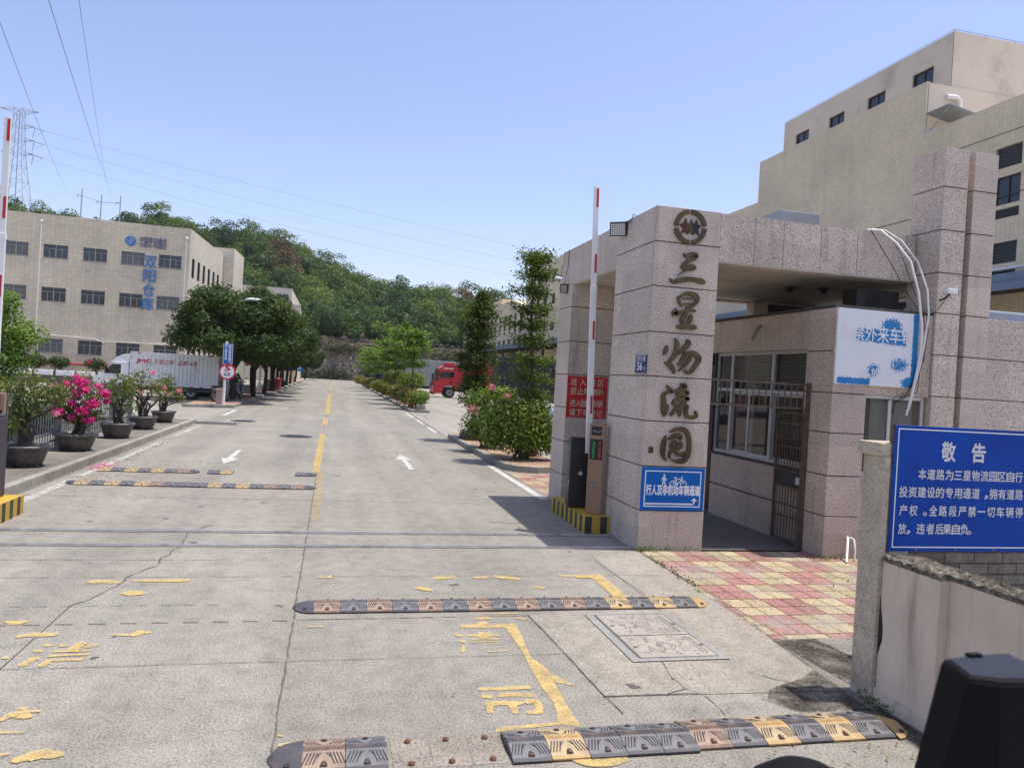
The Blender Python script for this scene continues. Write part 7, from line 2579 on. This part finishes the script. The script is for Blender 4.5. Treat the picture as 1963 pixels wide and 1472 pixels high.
bush('green_bush', 4.80, 18.95, [(q[0] * 1.22, q[1], q[2] * 1.13, q[3] * 1.2, q[4], q[5] * 1.16) for q in [(0, 0, .75, .70, .6, .52), (-.45, .1, .85, .48, .5, .42), (.45, .05, .72, .50, .5, .44), (0, -.2, 1.12, .52, .45, .30), (.1, 0, .42, .75, .55, .30), (-.30, -.1, 1.22, .32, .3, .2), (.3, -.1, 1.18, .34, .3, .22), (.62, 0, .42, .32, .35, .26), (-.55, 0, .5, .32, .35, .3)]], 'big glossy green bush on the near island beside the gate', 81, BUSHL, 330, .085, core=.62)
bush('flowering_bush', 4.55, 21.8, [(q[0] * 1.15, q[1], q[2] * 1.06, q[3] * 1.15, q[4], q[5] * 1.1) for q in [(0, 0, .9, .55, .6, .55), (-.2, .3, 1.3, .45, .45, .32), (.3, 0, 1.35, .45, .45, .32), (-.35, 0, .6, .4, .45, .4), (.1, 0, 1.55, .3, .3, .2), (.5, .2, 1.55, .32, .3, .2)]], 'bushy bougainvillea with scattered red pink flowers behind the big green bush', 82, BUSHL, 260, .085, flowers=[(.0, -.3, 1.80, .11, 60), (.45, -.3, 1.55, .13, 60), (-.55, -.2, 1.16, .14, 60), (-.45, -.3, 1.02, .08, 24), (.55, -.2, 1.42, .08, 24), (-.1, -.5, .75, .09, 20)], fl=PINK, core=.55)
hs = [(4.95, 45.2, .62, .7, .95, 'first low shrub with reddish tips at the near end of the far island'), (4.72, 47.6, .6, .75, 1.0, 'second low shrub with reddish tips on the far island'), (5.1, 50.5, .8, .75, 1.85, 'round clipped green shrub on tall stems at the near end of the far island'), (4.7, 53, .6, .6, .95, 'third low shrub with reddish tips on the far island'), (4.75, 57, .65, .6, 1.0, 'fourth low shrub on the far island, pinkish orange'), (4.85, 61.5, .85, .75, 1.9, 'second round clipped shrub on tall stems on the far island'), (4.65, 63, .6, .6, .95, 'fifth low shrub on the far island'), (4.6, 69, .8, .8, 1.05, 'sixth low shrub on the far island'), (4.55, 77, .85, .8, 1.05, 'seventh low shrub on the far island'), (4.5, 85, .9, .85, 1.1, 'eighth low shrub on the far island'), (4.4, 94, .9, .9, 1.1, 'ninth low shrub on the far island'), (4.1, 112, 1.0, 1.0, 1.1, 'last lone low shrub at the far right kerb')]
for i, (x, y, r, ry, h, lb) in enumerate(hs):
    tall = 'clipped' in lb
    r, ry, h = r * 1.18, ry * 1.15, h * (1.12 if tall else 1.22)
    bush('island_shrub', x, y, [(0, 0, h * (.78 if tall else .55), r, ry, h * (.26 if tall else .42)), (-.3 * r, .1, h * (.8 if tall else .66), r * .6, ry * .6, h * .25), (.35 * r, -.1, h * (.84 if tall else .7), r * .6, ry * .6, h * .24)], lb, 200 + i, BUSHL if tall else HEDGE, 120, .10 + .001 * y, 'shrubs on the far island', core=.66, stems=5)
sp = empty('potted_shrub', (5.05, 43.95, .0), 'small potted green plant standing at the near corner of the far island', 'potted plant')
b = MB()
b.bbox(4.80, 5.30, 43.7, 44.2, .14, .42, .03)
b.build('pot', KERBM, sp)
pts = lobe_leaves([(5.05, 43.95, .78, .40, .36, .34), (5.3, 43.9, .95, .25, .25, .2), (4.8, 43.9, .9, .26, .25, .22)], 160, .13, .5, .7, .4, .8, .4)
leaf_obj('foliage', [(pts[0], pts[1], 0)], LIGHT, sp)
tp = empty('terracotta_pot', (5.42, 19.9, .14), 'small reddish pot beside the trunk at the right of the big bush', 'pot')
b = MB()
b.lathe([(.13, 0), (.17, .25), (.20, .40), (.22, .41), (.22, .46), (.18, .46), (.17, .40), (0, .38)], (5.42, 19.9, .14), 16)
b.build('pot', mat('terracotta', (0.24, 0.105, 0.075), .75, var=.2), tp)
bd = empty('board_pile', (4.5, 24.6, .14), 'pile of dark weathered boards at the island tip below the flowering bush', 'board pile')
for k in range(4):
    b = MB()
    b.bbox(4.2 + .03 * k, 5.0 - .05 * k, 24.1 + .02 * k, 25.0, .145 + .07 * k, .20 + .07 * k, .006)
    b.build('board', mat('dark_board', (0.05, 0.035, 0.03), .8, var=.4), bd)
gb = empty('wheelie_bin', (11.9, 44.8, 0), 'green wheelie bin behind the near yard tree', 'bin')
b = MB()
b.extr([(11.65, 44.5, .08), (12.15, 44.5, .08), (12.22, 44.5, 1.15), (11.58, 44.5, 1.15)], (0, .6, 0))
b.bbox(11.55, 12.25, 44.45, 45.15, 1.15, 1.24, .03)
b.build('body', mat('bin_green', (0.015, 0.11, 0.055), .5), gb)
for x, y, s_, lb in ((12.7, 43.4, .42, 'larger blue white rubbish sack lying in the yard right of the bin'), (12.05, 43.2, .30, 'smaller blue white rubbish sack next to the green bin')):
    b = MB()
    b.ell((x, y, s_ * .8), (s_, s_, s_ * .85), 0, 14, 9)
    b.tube([(x, y, s_ * 1.55), (x + .02, y, s_ * 1.8), (x + .08, y, s_ * 1.98)], [s_ * .18, s_ * .10, s_ * .22], 8)
    b.v = [(p[0] + random.uniform(-.03, .03), p[1] + random.uniform(-.03, .03), max(0.01, p[2] + random.uniform(-.03, .03))) for p in b.v]
    tag(b.build('rubbish_sack', mat('sack_plastic', (0.24, 0.30, 0.42), .45, var=.3, vscale=6)), lb, 'sack', 'rubbish sacks in the yard')
# shrubs on the planter wall of the left warehouse
ps_ = [(-24.5, 'far left round green shrub on the white planter wall, half hidden'), (-21.6, 'green shrub on the white planter wall beside the white downpipe'), (-20.1, 'second round green shrub on the white planter wall'), (-17.6, 'shrub with red flowers on the white planter wall'), (-15.4, 'green shrub on the white planter wall by the box truck')]
for i, (x, lb) in enumerate(ps_):
    fl_ = [(-.3, -.5, .78, .22, 60)] if 'red' in lb else None
    bush('planter_shrub', x, 62.8, [(0, 0, .62, .72, .6, .45), (-.3, 0, .7, .45, .4, .36), (.35, 0, .66, .45, .4, .36)], lb, 300 + i, FICUS, 90, .16, 'shrubs on the planter wall', fl_, MAG, 4, .9, .6)
ground_poly('garden_soil', rect(-14, -6.75, 12, 30), -0.004, SOIL)
# dark undergrowth and a stone edge in the garden strip behind the fence
b = MB()
for k in range(9):
    b.bbox(-9.0 - .02 * k, -8.4, 14 + k * 1.4, 15.35 + k * 1.4, 0.0, .45 + random.uniform(-.05, .05), .05)
tag(b.build('garden_edging', KERBM), 'low pale stone edging of the garden strip behind the steel fence', 'edging')
bush('garden_hedge', -7.8, 19, [(0, -4, .45, .6, 1.6, .38), (0, -1.5, .5, .6, 1.6, .42), (-.1, 1.5, .48, .6, 1.6, .4), (0, 4.2, .45, .6, 1.6, .38)], 'low dark hedge in the garden strip behind the steel fence', 333, FICUS, 150, .11, None, None, MAG, 8, 0, .75, 'hedge')

# ------------------------------------------------------------------ hill, stone wall, pylon, wires
AZ = np.radians([-60, -40, -30, -25, -21.4, -17.1, -15.8, -14.7, -12.5, -10, -7.4, -4.6, -2.0, 1.9, 7.8, 9.0, 13.8, 20, 35, 60])
EL = np.radians([8.0, 8.5, 9.0, 9.4, 9.4, 8.9, 8.5, 8.9, 9.9, 9.5, 9.4, 9.8, 8.3, 6.9, 6.3, 6.2, 5.6, 5.0, 4.5, 4.0])
CREST = 275.0
FOOT = 168.0
def foot_d(az):
    return FOOT / np.clip(np.cos(az), .45, 1)
def hill_h(x, y):
    x, y = np.asarray(x, float), np.asarray(y, float)
    az, dd = np.arctan2(x, y), np.hypot(x, y)
    el = np.interp(az, AZ, EL)
    f = foot_d(az)
    cr = np.maximum(CREST, f + 70)
    zc = CAM_H + np.tan(el) * cr - 7.0
    t = np.clip((dd - f) / (cr - f), 0, 1.0)
    base = 7.0
    z = base + (zc - base) * (0.80 * t + 0.20 * t * t * (3 - 2 * t))
    z = np.where(dd > cr, zc - (dd - cr) * 0.10, z)
    z = z + 1.3 * np.sin(x * .05 + 1.3) * np.sin(y * .06) * np.clip(t * 3, 0, 1)
    return z
nu, nv = 110, 40
us = np.linspace(math.radians(-58), math.radians(58), nu)
vs, fs = [], []
for i in range(nv):
    for j in range(nu):
        f = float(foot_d(us[j]))
        d_ = f + 1.5 + (520 - f) * (i / (nv - 1)) ** 1.5
        x, y = d_ * math.sin(us[j]), d_ * math.cos(us[j])
        vs.append((x, y, float(hill_h(x, y)) if i else 6.8))
for i in range(nv - 1):
    for j in range(nu - 1):
        a = i * nu + j
        fs.append((a, a + 1, a + nu + 1, a + nu))
b = MB()
b.add(vs, fs, 0, True)
tag(b.build('hill', mat('hill_earth', (0.085, 0.065, 0.04), .95, var=.3, vscale=.2)), kind='structure')
# forest: many crowns of leaf sprays over the whole slope
FORL = leaf_mat('forest_leaf', [(0.0, (0.022, 0.048, 0.016)), (0.35, (0.044, 0.088, 0.020)), (0.65, (0.082, 0.136, 0.025)), (0.88, (0.135, 0.185, 0.032)), (1.0, (0.185, 0.20, 0.045))], 0.25, .55)
rng = np.random.default_rng(5)
PP, NN, RR, cores = [], [], [], []
SZ, DRY = [], []
cand = []
tries = 0
grid = {}
while tries < 14000 and len(cand) < 1500:
    tries += 1
    az = rng.uniform(math.radians(-27), math.radians(23))
    f = float(foot_d(np.array(az)))
    cr = max(CREST, f + 70)
    dd = f + 2.5 + (cr + 12 - f) * rng.uniform(0, 1)
    r = rng.choice([rng.uniform(1.8, 3.2), rng.uniform(3.0, 5.4)]) * (0.85 if dd < f + 12 else 1)
    x, y = dd * math.sin(az), dd * math.cos(az)
    key = (int(x // 6), int(y // 6))
    ok = True
    for kx in (-1, 0, 1):
        for ky in (-1, 0, 1):
            for q in grid.get((key[0] + kx, key[1] + ky), ()):
                if math.hypot(q[0] - x, q[1] - y) < (q[2] + r) * .66:
                    ok = False
                    break
    if ok:
        grid.setdefault(key, []).append((x, y, r))
        cand.append((x, y, r, dd))
HX = np.array([c[0] for c in cand])
HY = np.array([c[1] for c in cand])
HZ = hill_h(HX, HY)
for (x, y, r, dd), gz in zip(cand, HZ):
    h = r * rng.uniform(.8, 1.3) + 1.0
    zc = gz + h * .95
    tr = rng.uniform(0, 1)
    subs = [(x, y, zc, r * .80, r * .80, h * .70)]
    for k in range(rng.integers(7, 11)):
        a, e = rng.uniform(0, 2 * math.pi), rng.uniform(-.25, .95)
        rr = r * math.sqrt(max(.1, 1 - e * e)) * .72
        s = r * rng.uniform(.30, .50)
        subs.append((x + rr * math.cos(a), y + rr * math.sin(a), zc + e * h * .72, s, s, s * .75))
    for sb in subs:
        sb = np.array(sb)
        area = 4 * math.pi * sb[3] * sb[3] * .8
        n = max(10, int(area * 2.9))
        s = sphere_pts(n, rng)
        keep = s[:, 2] > -.45
        s = s[keep]
        PP.append(sb[:3] + s * sb[3:6] * rng.uniform(.85, 1.16, (len(s), 1)))
        NN.append(s + np.array([0, 0, .3]))
        RR.append(np.clip(tr * .74 + rng.uniform(0, .26, len(s)), 0, 1))
        SZ.append(np.full(len(s), .64))
        DRY.append(np.full(len(s), 1 if (abs(math.degrees(math.atan2(x, y)) + 4.3) < 1.1 and 215 < dd < 262) or tr > .993 else 0, np.int32))
    cores.append((x, y, zc - .2 * h, r * .52, r * .52, h * .48))
co, rn = leaf_cloud(np.concatenate(PP), np.concatenate(NN), np.concatenate(SZ), .55, .5, np.concatenate(RR), rng)
DRYL = leaf_mat('dry_forest_leaf', [(0.0, (0.05, 0.045, 0.022)), (0.6, (0.13, 0.085, 0.04)), (1.0, (0.19, 0.12, 0.06))], 0.2, .6)
dry = np.concatenate(DRY)
c4 = co.reshape(-1, 4, 3)
tag(leaf_obj('hillside_forest', [(c4[dry == 0].reshape(-1, 3), rn[dry == 0], 0), (c4[dry == 1].reshape(-1, 3), rn[dry == 1], 1)], [FORL, DRYL], cores=cores, core_rnd=.12), kind='stuff')

# retaining wall of rough stone at the end of the road
m, nt, pb, N, L = _new('rubble_stone')
v = _coord(N, L)
nz = N.new('ShaderNodeTexNoise')
nz.inputs['Scale'].default_value = 1.2
L.new(v, nz.inputs['Vector'])
dv = N.new('ShaderNodeVectorMath')
dv.operation = 'MULTIPLY_ADD'
dv.inputs[1].default_value = (.5, .5, .5)
L.new(nz.outputs['Color'], dv.inputs[0])
L.new(v, dv.inputs[2])
vo = N.new('ShaderNodeTexVoronoi')
vo.inputs['Scale'].default_value = 1.9
L.new(dv.outputs[0], vo.inputs['Vector'])
ve = N.new('ShaderNodeTexVoronoi')
ve.feature = 'DISTANCE_TO_EDGE'
ve.inputs['Scale'].default_value = 1.9
L.new(dv.outputs[0], ve.inputs['Vector'])
sc_ = N.new('ShaderNodeSeparateColor')
L.new(vo.outputs['Color'], sc_.inputs[0])
col = _ramp(N, L, sc_.outputs[0], [(0, (0.17, 0.14, 0.115)), (.6, (0.33, 0.28, 0.225)), (1, (0.52, 0.45, 0.37))])
col = _mix(N, L, _ramp(N, L, ve.outputs['Distance'], [(0.02, 1.0), (.10, 0.0)]), col, (0.045, 0.04, 0.035))
col = _mix(N, L, _ramp(N, L, _noise(N, L, _coord(N, L, (1, 1, .4)), .25, 6, .65), [(.50, 0), (.66, .6)]), col, (0.07, 0.068, 0.07))
L.new(col, pb.inputs['Base Color'])
pb.inputs['Roughness'].default_value = .95
_bump(N, L, pb, ve.outputs['Distance'], .8, .2)
b = MB()
b.prism([(-40, 168.5), (-40, 166), (-6, 164.5), (60, 164.5), (60, 168.5)], 0, 7.1)
tag(b.build('stone_retaining_wall', m), 'rough stone retaining wall closing the end of the road below the hill', 'wall')
wfn = empty('wall_fence', (5, 166, 7.1), 'thin mesh fence with pale posts along the top of the stone wall', 'fence')
b = MB()
for k in range(28):
    b.tube([(-14 + k * 3.4, 166.0, 7.1), (-14 + k * 3.4, 166.0, 9.0)], .045, 5)
b.build('post', GREYM, wfn)
b = MB()
for z in (7.5, 8.0, 8.5, 8.95):
    b.tube([(-14, 166, z), (78, 166, z)], .016, 4)
b.build('wire', GREYM, wfn)
IVY = leaf_mat('creeper_leaf', [(0, (0.05, 0.065, 0.03)), (.6, (0.10, 0.11, 0.05)), (1, (0.17, 0.15, 0.10))], .2)
P, S = [], []
for k in range(26):
    cx = rng.uniform(-12, 30)
    up = rng.random() < .6
    cz = rng.uniform(6.4, 7.3) if up else rng.uniform(.2, 1.4)
    n = 260
    P.append(np.stack([rng.normal(cx, 1.4, n), 164.3 - np.abs(rng.normal(0, .35, n)), np.maximum(.05, rng.normal(cz, .55, n))], 1))
P = np.concatenate(P)
co, rn = leaf_cloud(P, np.tile([0, -1.0, .6], (len(P), 1)), .42, .55, .6, None, rng)
tag(leaf_obj('wall_creeper', [(co, rn, 0)], IVY), kind='stuff')

# lattice pylon on the ridge
PYM = mat('galvanised_steel', (0.42, 0.43, 0.47), .5, .3, .1, .2)
py = empty('power_pylon', (-112.5, 300, 50), 'tall lattice power pylon on the ridge at the far left', 'pylon')
b = MB()
cxp = -112.8
levels = [(48, 4.4), (56, 3.7), (62, 3.0), (67, 2.4), (71.5, 2.0), (76.2, 1.7), (81, 1.5), (85, 1.35), (87.5, 1.3)]
corner = lambda z, w, i: Vector((cxp + (-w if i in (0, 3) else w), 300 + (-w if i < 2 else w), z))
for (za, wa), (zb, wb_) in zip(levels[:-1], levels[1:]):
    for i in range(4):
        b.tube([corner(za, wa, i), corner(zb, wb_, i)], .10, 4)
        j = (i + 1) % 4
        b.tube([corner(za, wa, i), corner(zb, wb_, j)], .045, 4)
        b.tube([corner(za, wa, j), corner(zb, wb_, i)], .045, 4)
        b.tube([corner(zb, wb_, i), corner(zb, wb_, j)], .045, 4)
b.tube([(cxp + .6, 298.6, 50), (cxp + .6, 298.6, 87)], .16, 4)
b.build('lattice', PYM, py)
for z, ln in ((86.6, 6.2), (81.6, 5.0), (76.8, 5.0), (72.0, 5.2)):
    b = MB()
    for sg in (-1, 1):
        tip = Vector((cxp + sg * ln, 300, z + (.5 if z > 86 else 0)))
        for yy in (-1.3, 1.3):
            b.tube([(cxp + sg * 1.3, 300 + yy, z + .9), tip], .08, 4)
            b.tube([(cxp + sg * 1.3, 300 + yy, z - .6), tip], .08, 4)
        for t in (.35, .65):
            b.tube([Vector((cxp + sg * 1.3, 300, z - .6)).lerp(tip, t), Vector((cxp + sg * 1.3, 300, z + .9)).lerp(tip, t)], .05, 4)
    b.build('cross_arm', PYM, py)
b = MB()
for z in (81.0, 76.2, 71.4):
    b.tube([(cxp + 5, 300, z + .4), (cxp + 8.4, 299, z - .6)], .16, 5)
    b.tube([(cxp + 5, 300, z + .4), (cxp + 4.6, 300, z - 3.2)], .10, 5)
    b.tube([(cxp + 4.9, 300, z - .2), (cxp + 6.0, 299.6, z - 2.3), (cxp + 8.2, 299, z - .8)], .05, 4)
b.build('insulator', PYM, py)
# three concrete poles with a wire frame on the ridge
gm = 'bare poles on the hill ridge'
pts_ = [(-61.0, 200, 34.0, 41.9, 'left'), (-56.7, 200, 33.5, 40.9, 'middle'), (-52.5, 200, 34, 41.1, 'right')]
for x, y, za, zb, nm in pts_:
    b = MB()
    zg = float(hill_h(x, y))
    b.tube([(x - .2, y, min(za, zg) - .5), (x, y, zb)], [.20, .13], 8)
    b.box(x - 1.0, x + .15, y - .05, y + .05, zb - 1.75, zb - 1.62)
    b.box(x - 1.02, x - .94, y - .05, y + .05, zb - 2.4, zb - 1.5)
    tag(b.build('utility_pole', PYM), 'bare utility pole on the hill ridge above the warehouse, the %s one of three' % nm, 'pole', gm)
WIREM = mat('wire', (0.22, 0.24, 0.28), .6, var=0)
def wire(a, c, sag, r, label, n=24):
    a, c = Vector(a), Vector(c)
    b = MB()
    P = []
    for i in range(n + 1):
        t = i / n
        p = a.lerp(c, t)
        p.z -= sag * 4 * t * (1 - t)
        P.append(p)
    b.tube(P, r, 4, smooth=True)
    tag(b.build('power_wire', WIREM), label, 'wire', 'power wires')
wire((-62.0, 200, 40.2), (-6.2, 14, 9.0), 2.0, .008, 'thin wire from the left ridge pole passing out at the left edge of the sky')
wire((-52.6, 200, 39.3), (-5.4, 14, 9.4), 1.5, .009, 'thin wire from the right ridge pole running up out of the top of the sky')
wire((-54.5, 200, 39.3), (-4.7, 14, 9.3), 1.0, .006, 'faint thinnest wire nearly reaching the top edge beside its darker neighbour')
for i, (z, e, nm) in enumerate(((80.4, 52.6, 'uppermost'), (75.6, 47.0, 'middle'), (70.8, 41.0, 'lowest'))):
    wire((cxp + 8.4, 299, z), (95, 292, e), 1.5 + i, .035, '%s of the long wires sloping right from the pylon' % nm, 40)
wire((-56.7, 200, 39.2), (-52.5, 200, 39.4), .1, .05, 'short wire joining the middle and right ridge poles', 4)
wire((-61, 200, 40.2), (-56.7, 200, 39.2), .1, .05, 'short wire joining the left and middle ridge poles', 4)

# thin humid air over the whole place
b = MB()
b.box(-420, 420, -40, 640, -1.1, 112)
hz_ = b.build('haze', bpy.data.materials.new('haze_air'))
hm = hz_.data.materials[0]
hm.use_nodes = True
hm.node_tree.nodes.clear()
pv = hm.node_tree.nodes.new('ShaderNodeVolumePrincipled')
pv.inputs['Color'].default_value = (0.86, 0.92, 1.0, 1)
pv.inputs['Density'].default_value = 0.00012
pv.inputs['Anisotropy'].default_value = 0.2
ho = hm.node_tree.nodes.new('ShaderNodeOutputMaterial')
hm.node_tree.links.new(pv.outputs[0], ho.inputs['Volume'])
tag(hz_, kind='stuff')

# ------------------------------------------------------------------ dark housing close to the camera, lower right
fg = empty('plastic_housing', (1.1, .95, 0), 'out of focus black plastic housing with a bluish top at the lower right corner', 'housing')
HOUSM = mat('black_housing', (0.005, 0.0045, 0.005), .7, var=.1, spec=.15)
b = MB()
top = [(.937, .918), (.975, .898), (1.02, .893), (1.09, .91), (1.10, 1.0), (1.083, 1.003), (.96, .99)]
bot = [(.90, .86), (.97, .80), (1.02, .79), (1.30, .83), (1.32, 1.0), (1.30, 1.02), (.56, 1.02)]
n = len(top)
def ring(k, z, ins=0.0):
    cx, cy = 1.015, .945
    o = []
    for (a, c), (e, f) in zip(top, bot):
        x, y = a + (e - a) * k, c + (f - c) * k
        l = math.hypot(x - cx, y - cy)
        o.append((x + (cx - x) / l * ins, y + (cy - y) / l * ins, z))
    return o
rings = [ring(1, 0), ring(.004, 1.792), ring(0, 1.799, .003), ring(0, 1.802, .010)]
vs = [p for r in rings for p in r]
fs = [(i * n + j, i * n + (j + 1) % n, (i + 1) * n + (j + 1) % n, (i + 1) * n + j) for i in range(3) for j in range(n)]
b.add(vs, fs)
b.build('body', HOUSM, fg)
b = MB()
b.quad(list(ring(0, 1.8025, .009)))
b.build('top_face', mat('bluish_top', (0.016, 0.020, 0.034), .55, var=.1, spec=.3), fg)
b = MB()
b.bbox(1.005, 1.03, .983, .994, 1.8015, 1.808, .002)
b.build('latch', HOUSM, fg)
b = MB()
b.lathe([(.16, 0), (.14, .6), (.12, 1.2), (.115, 1.42), (.10, 1.475), (.06, 1.505), (0, 1.515)], (.895, 1.22, 0), 24)
tag(b.build('rounded_bollard', HOUSM), 'rounded dark bollard top just entering the bottom edge of the frame', 'bollard')
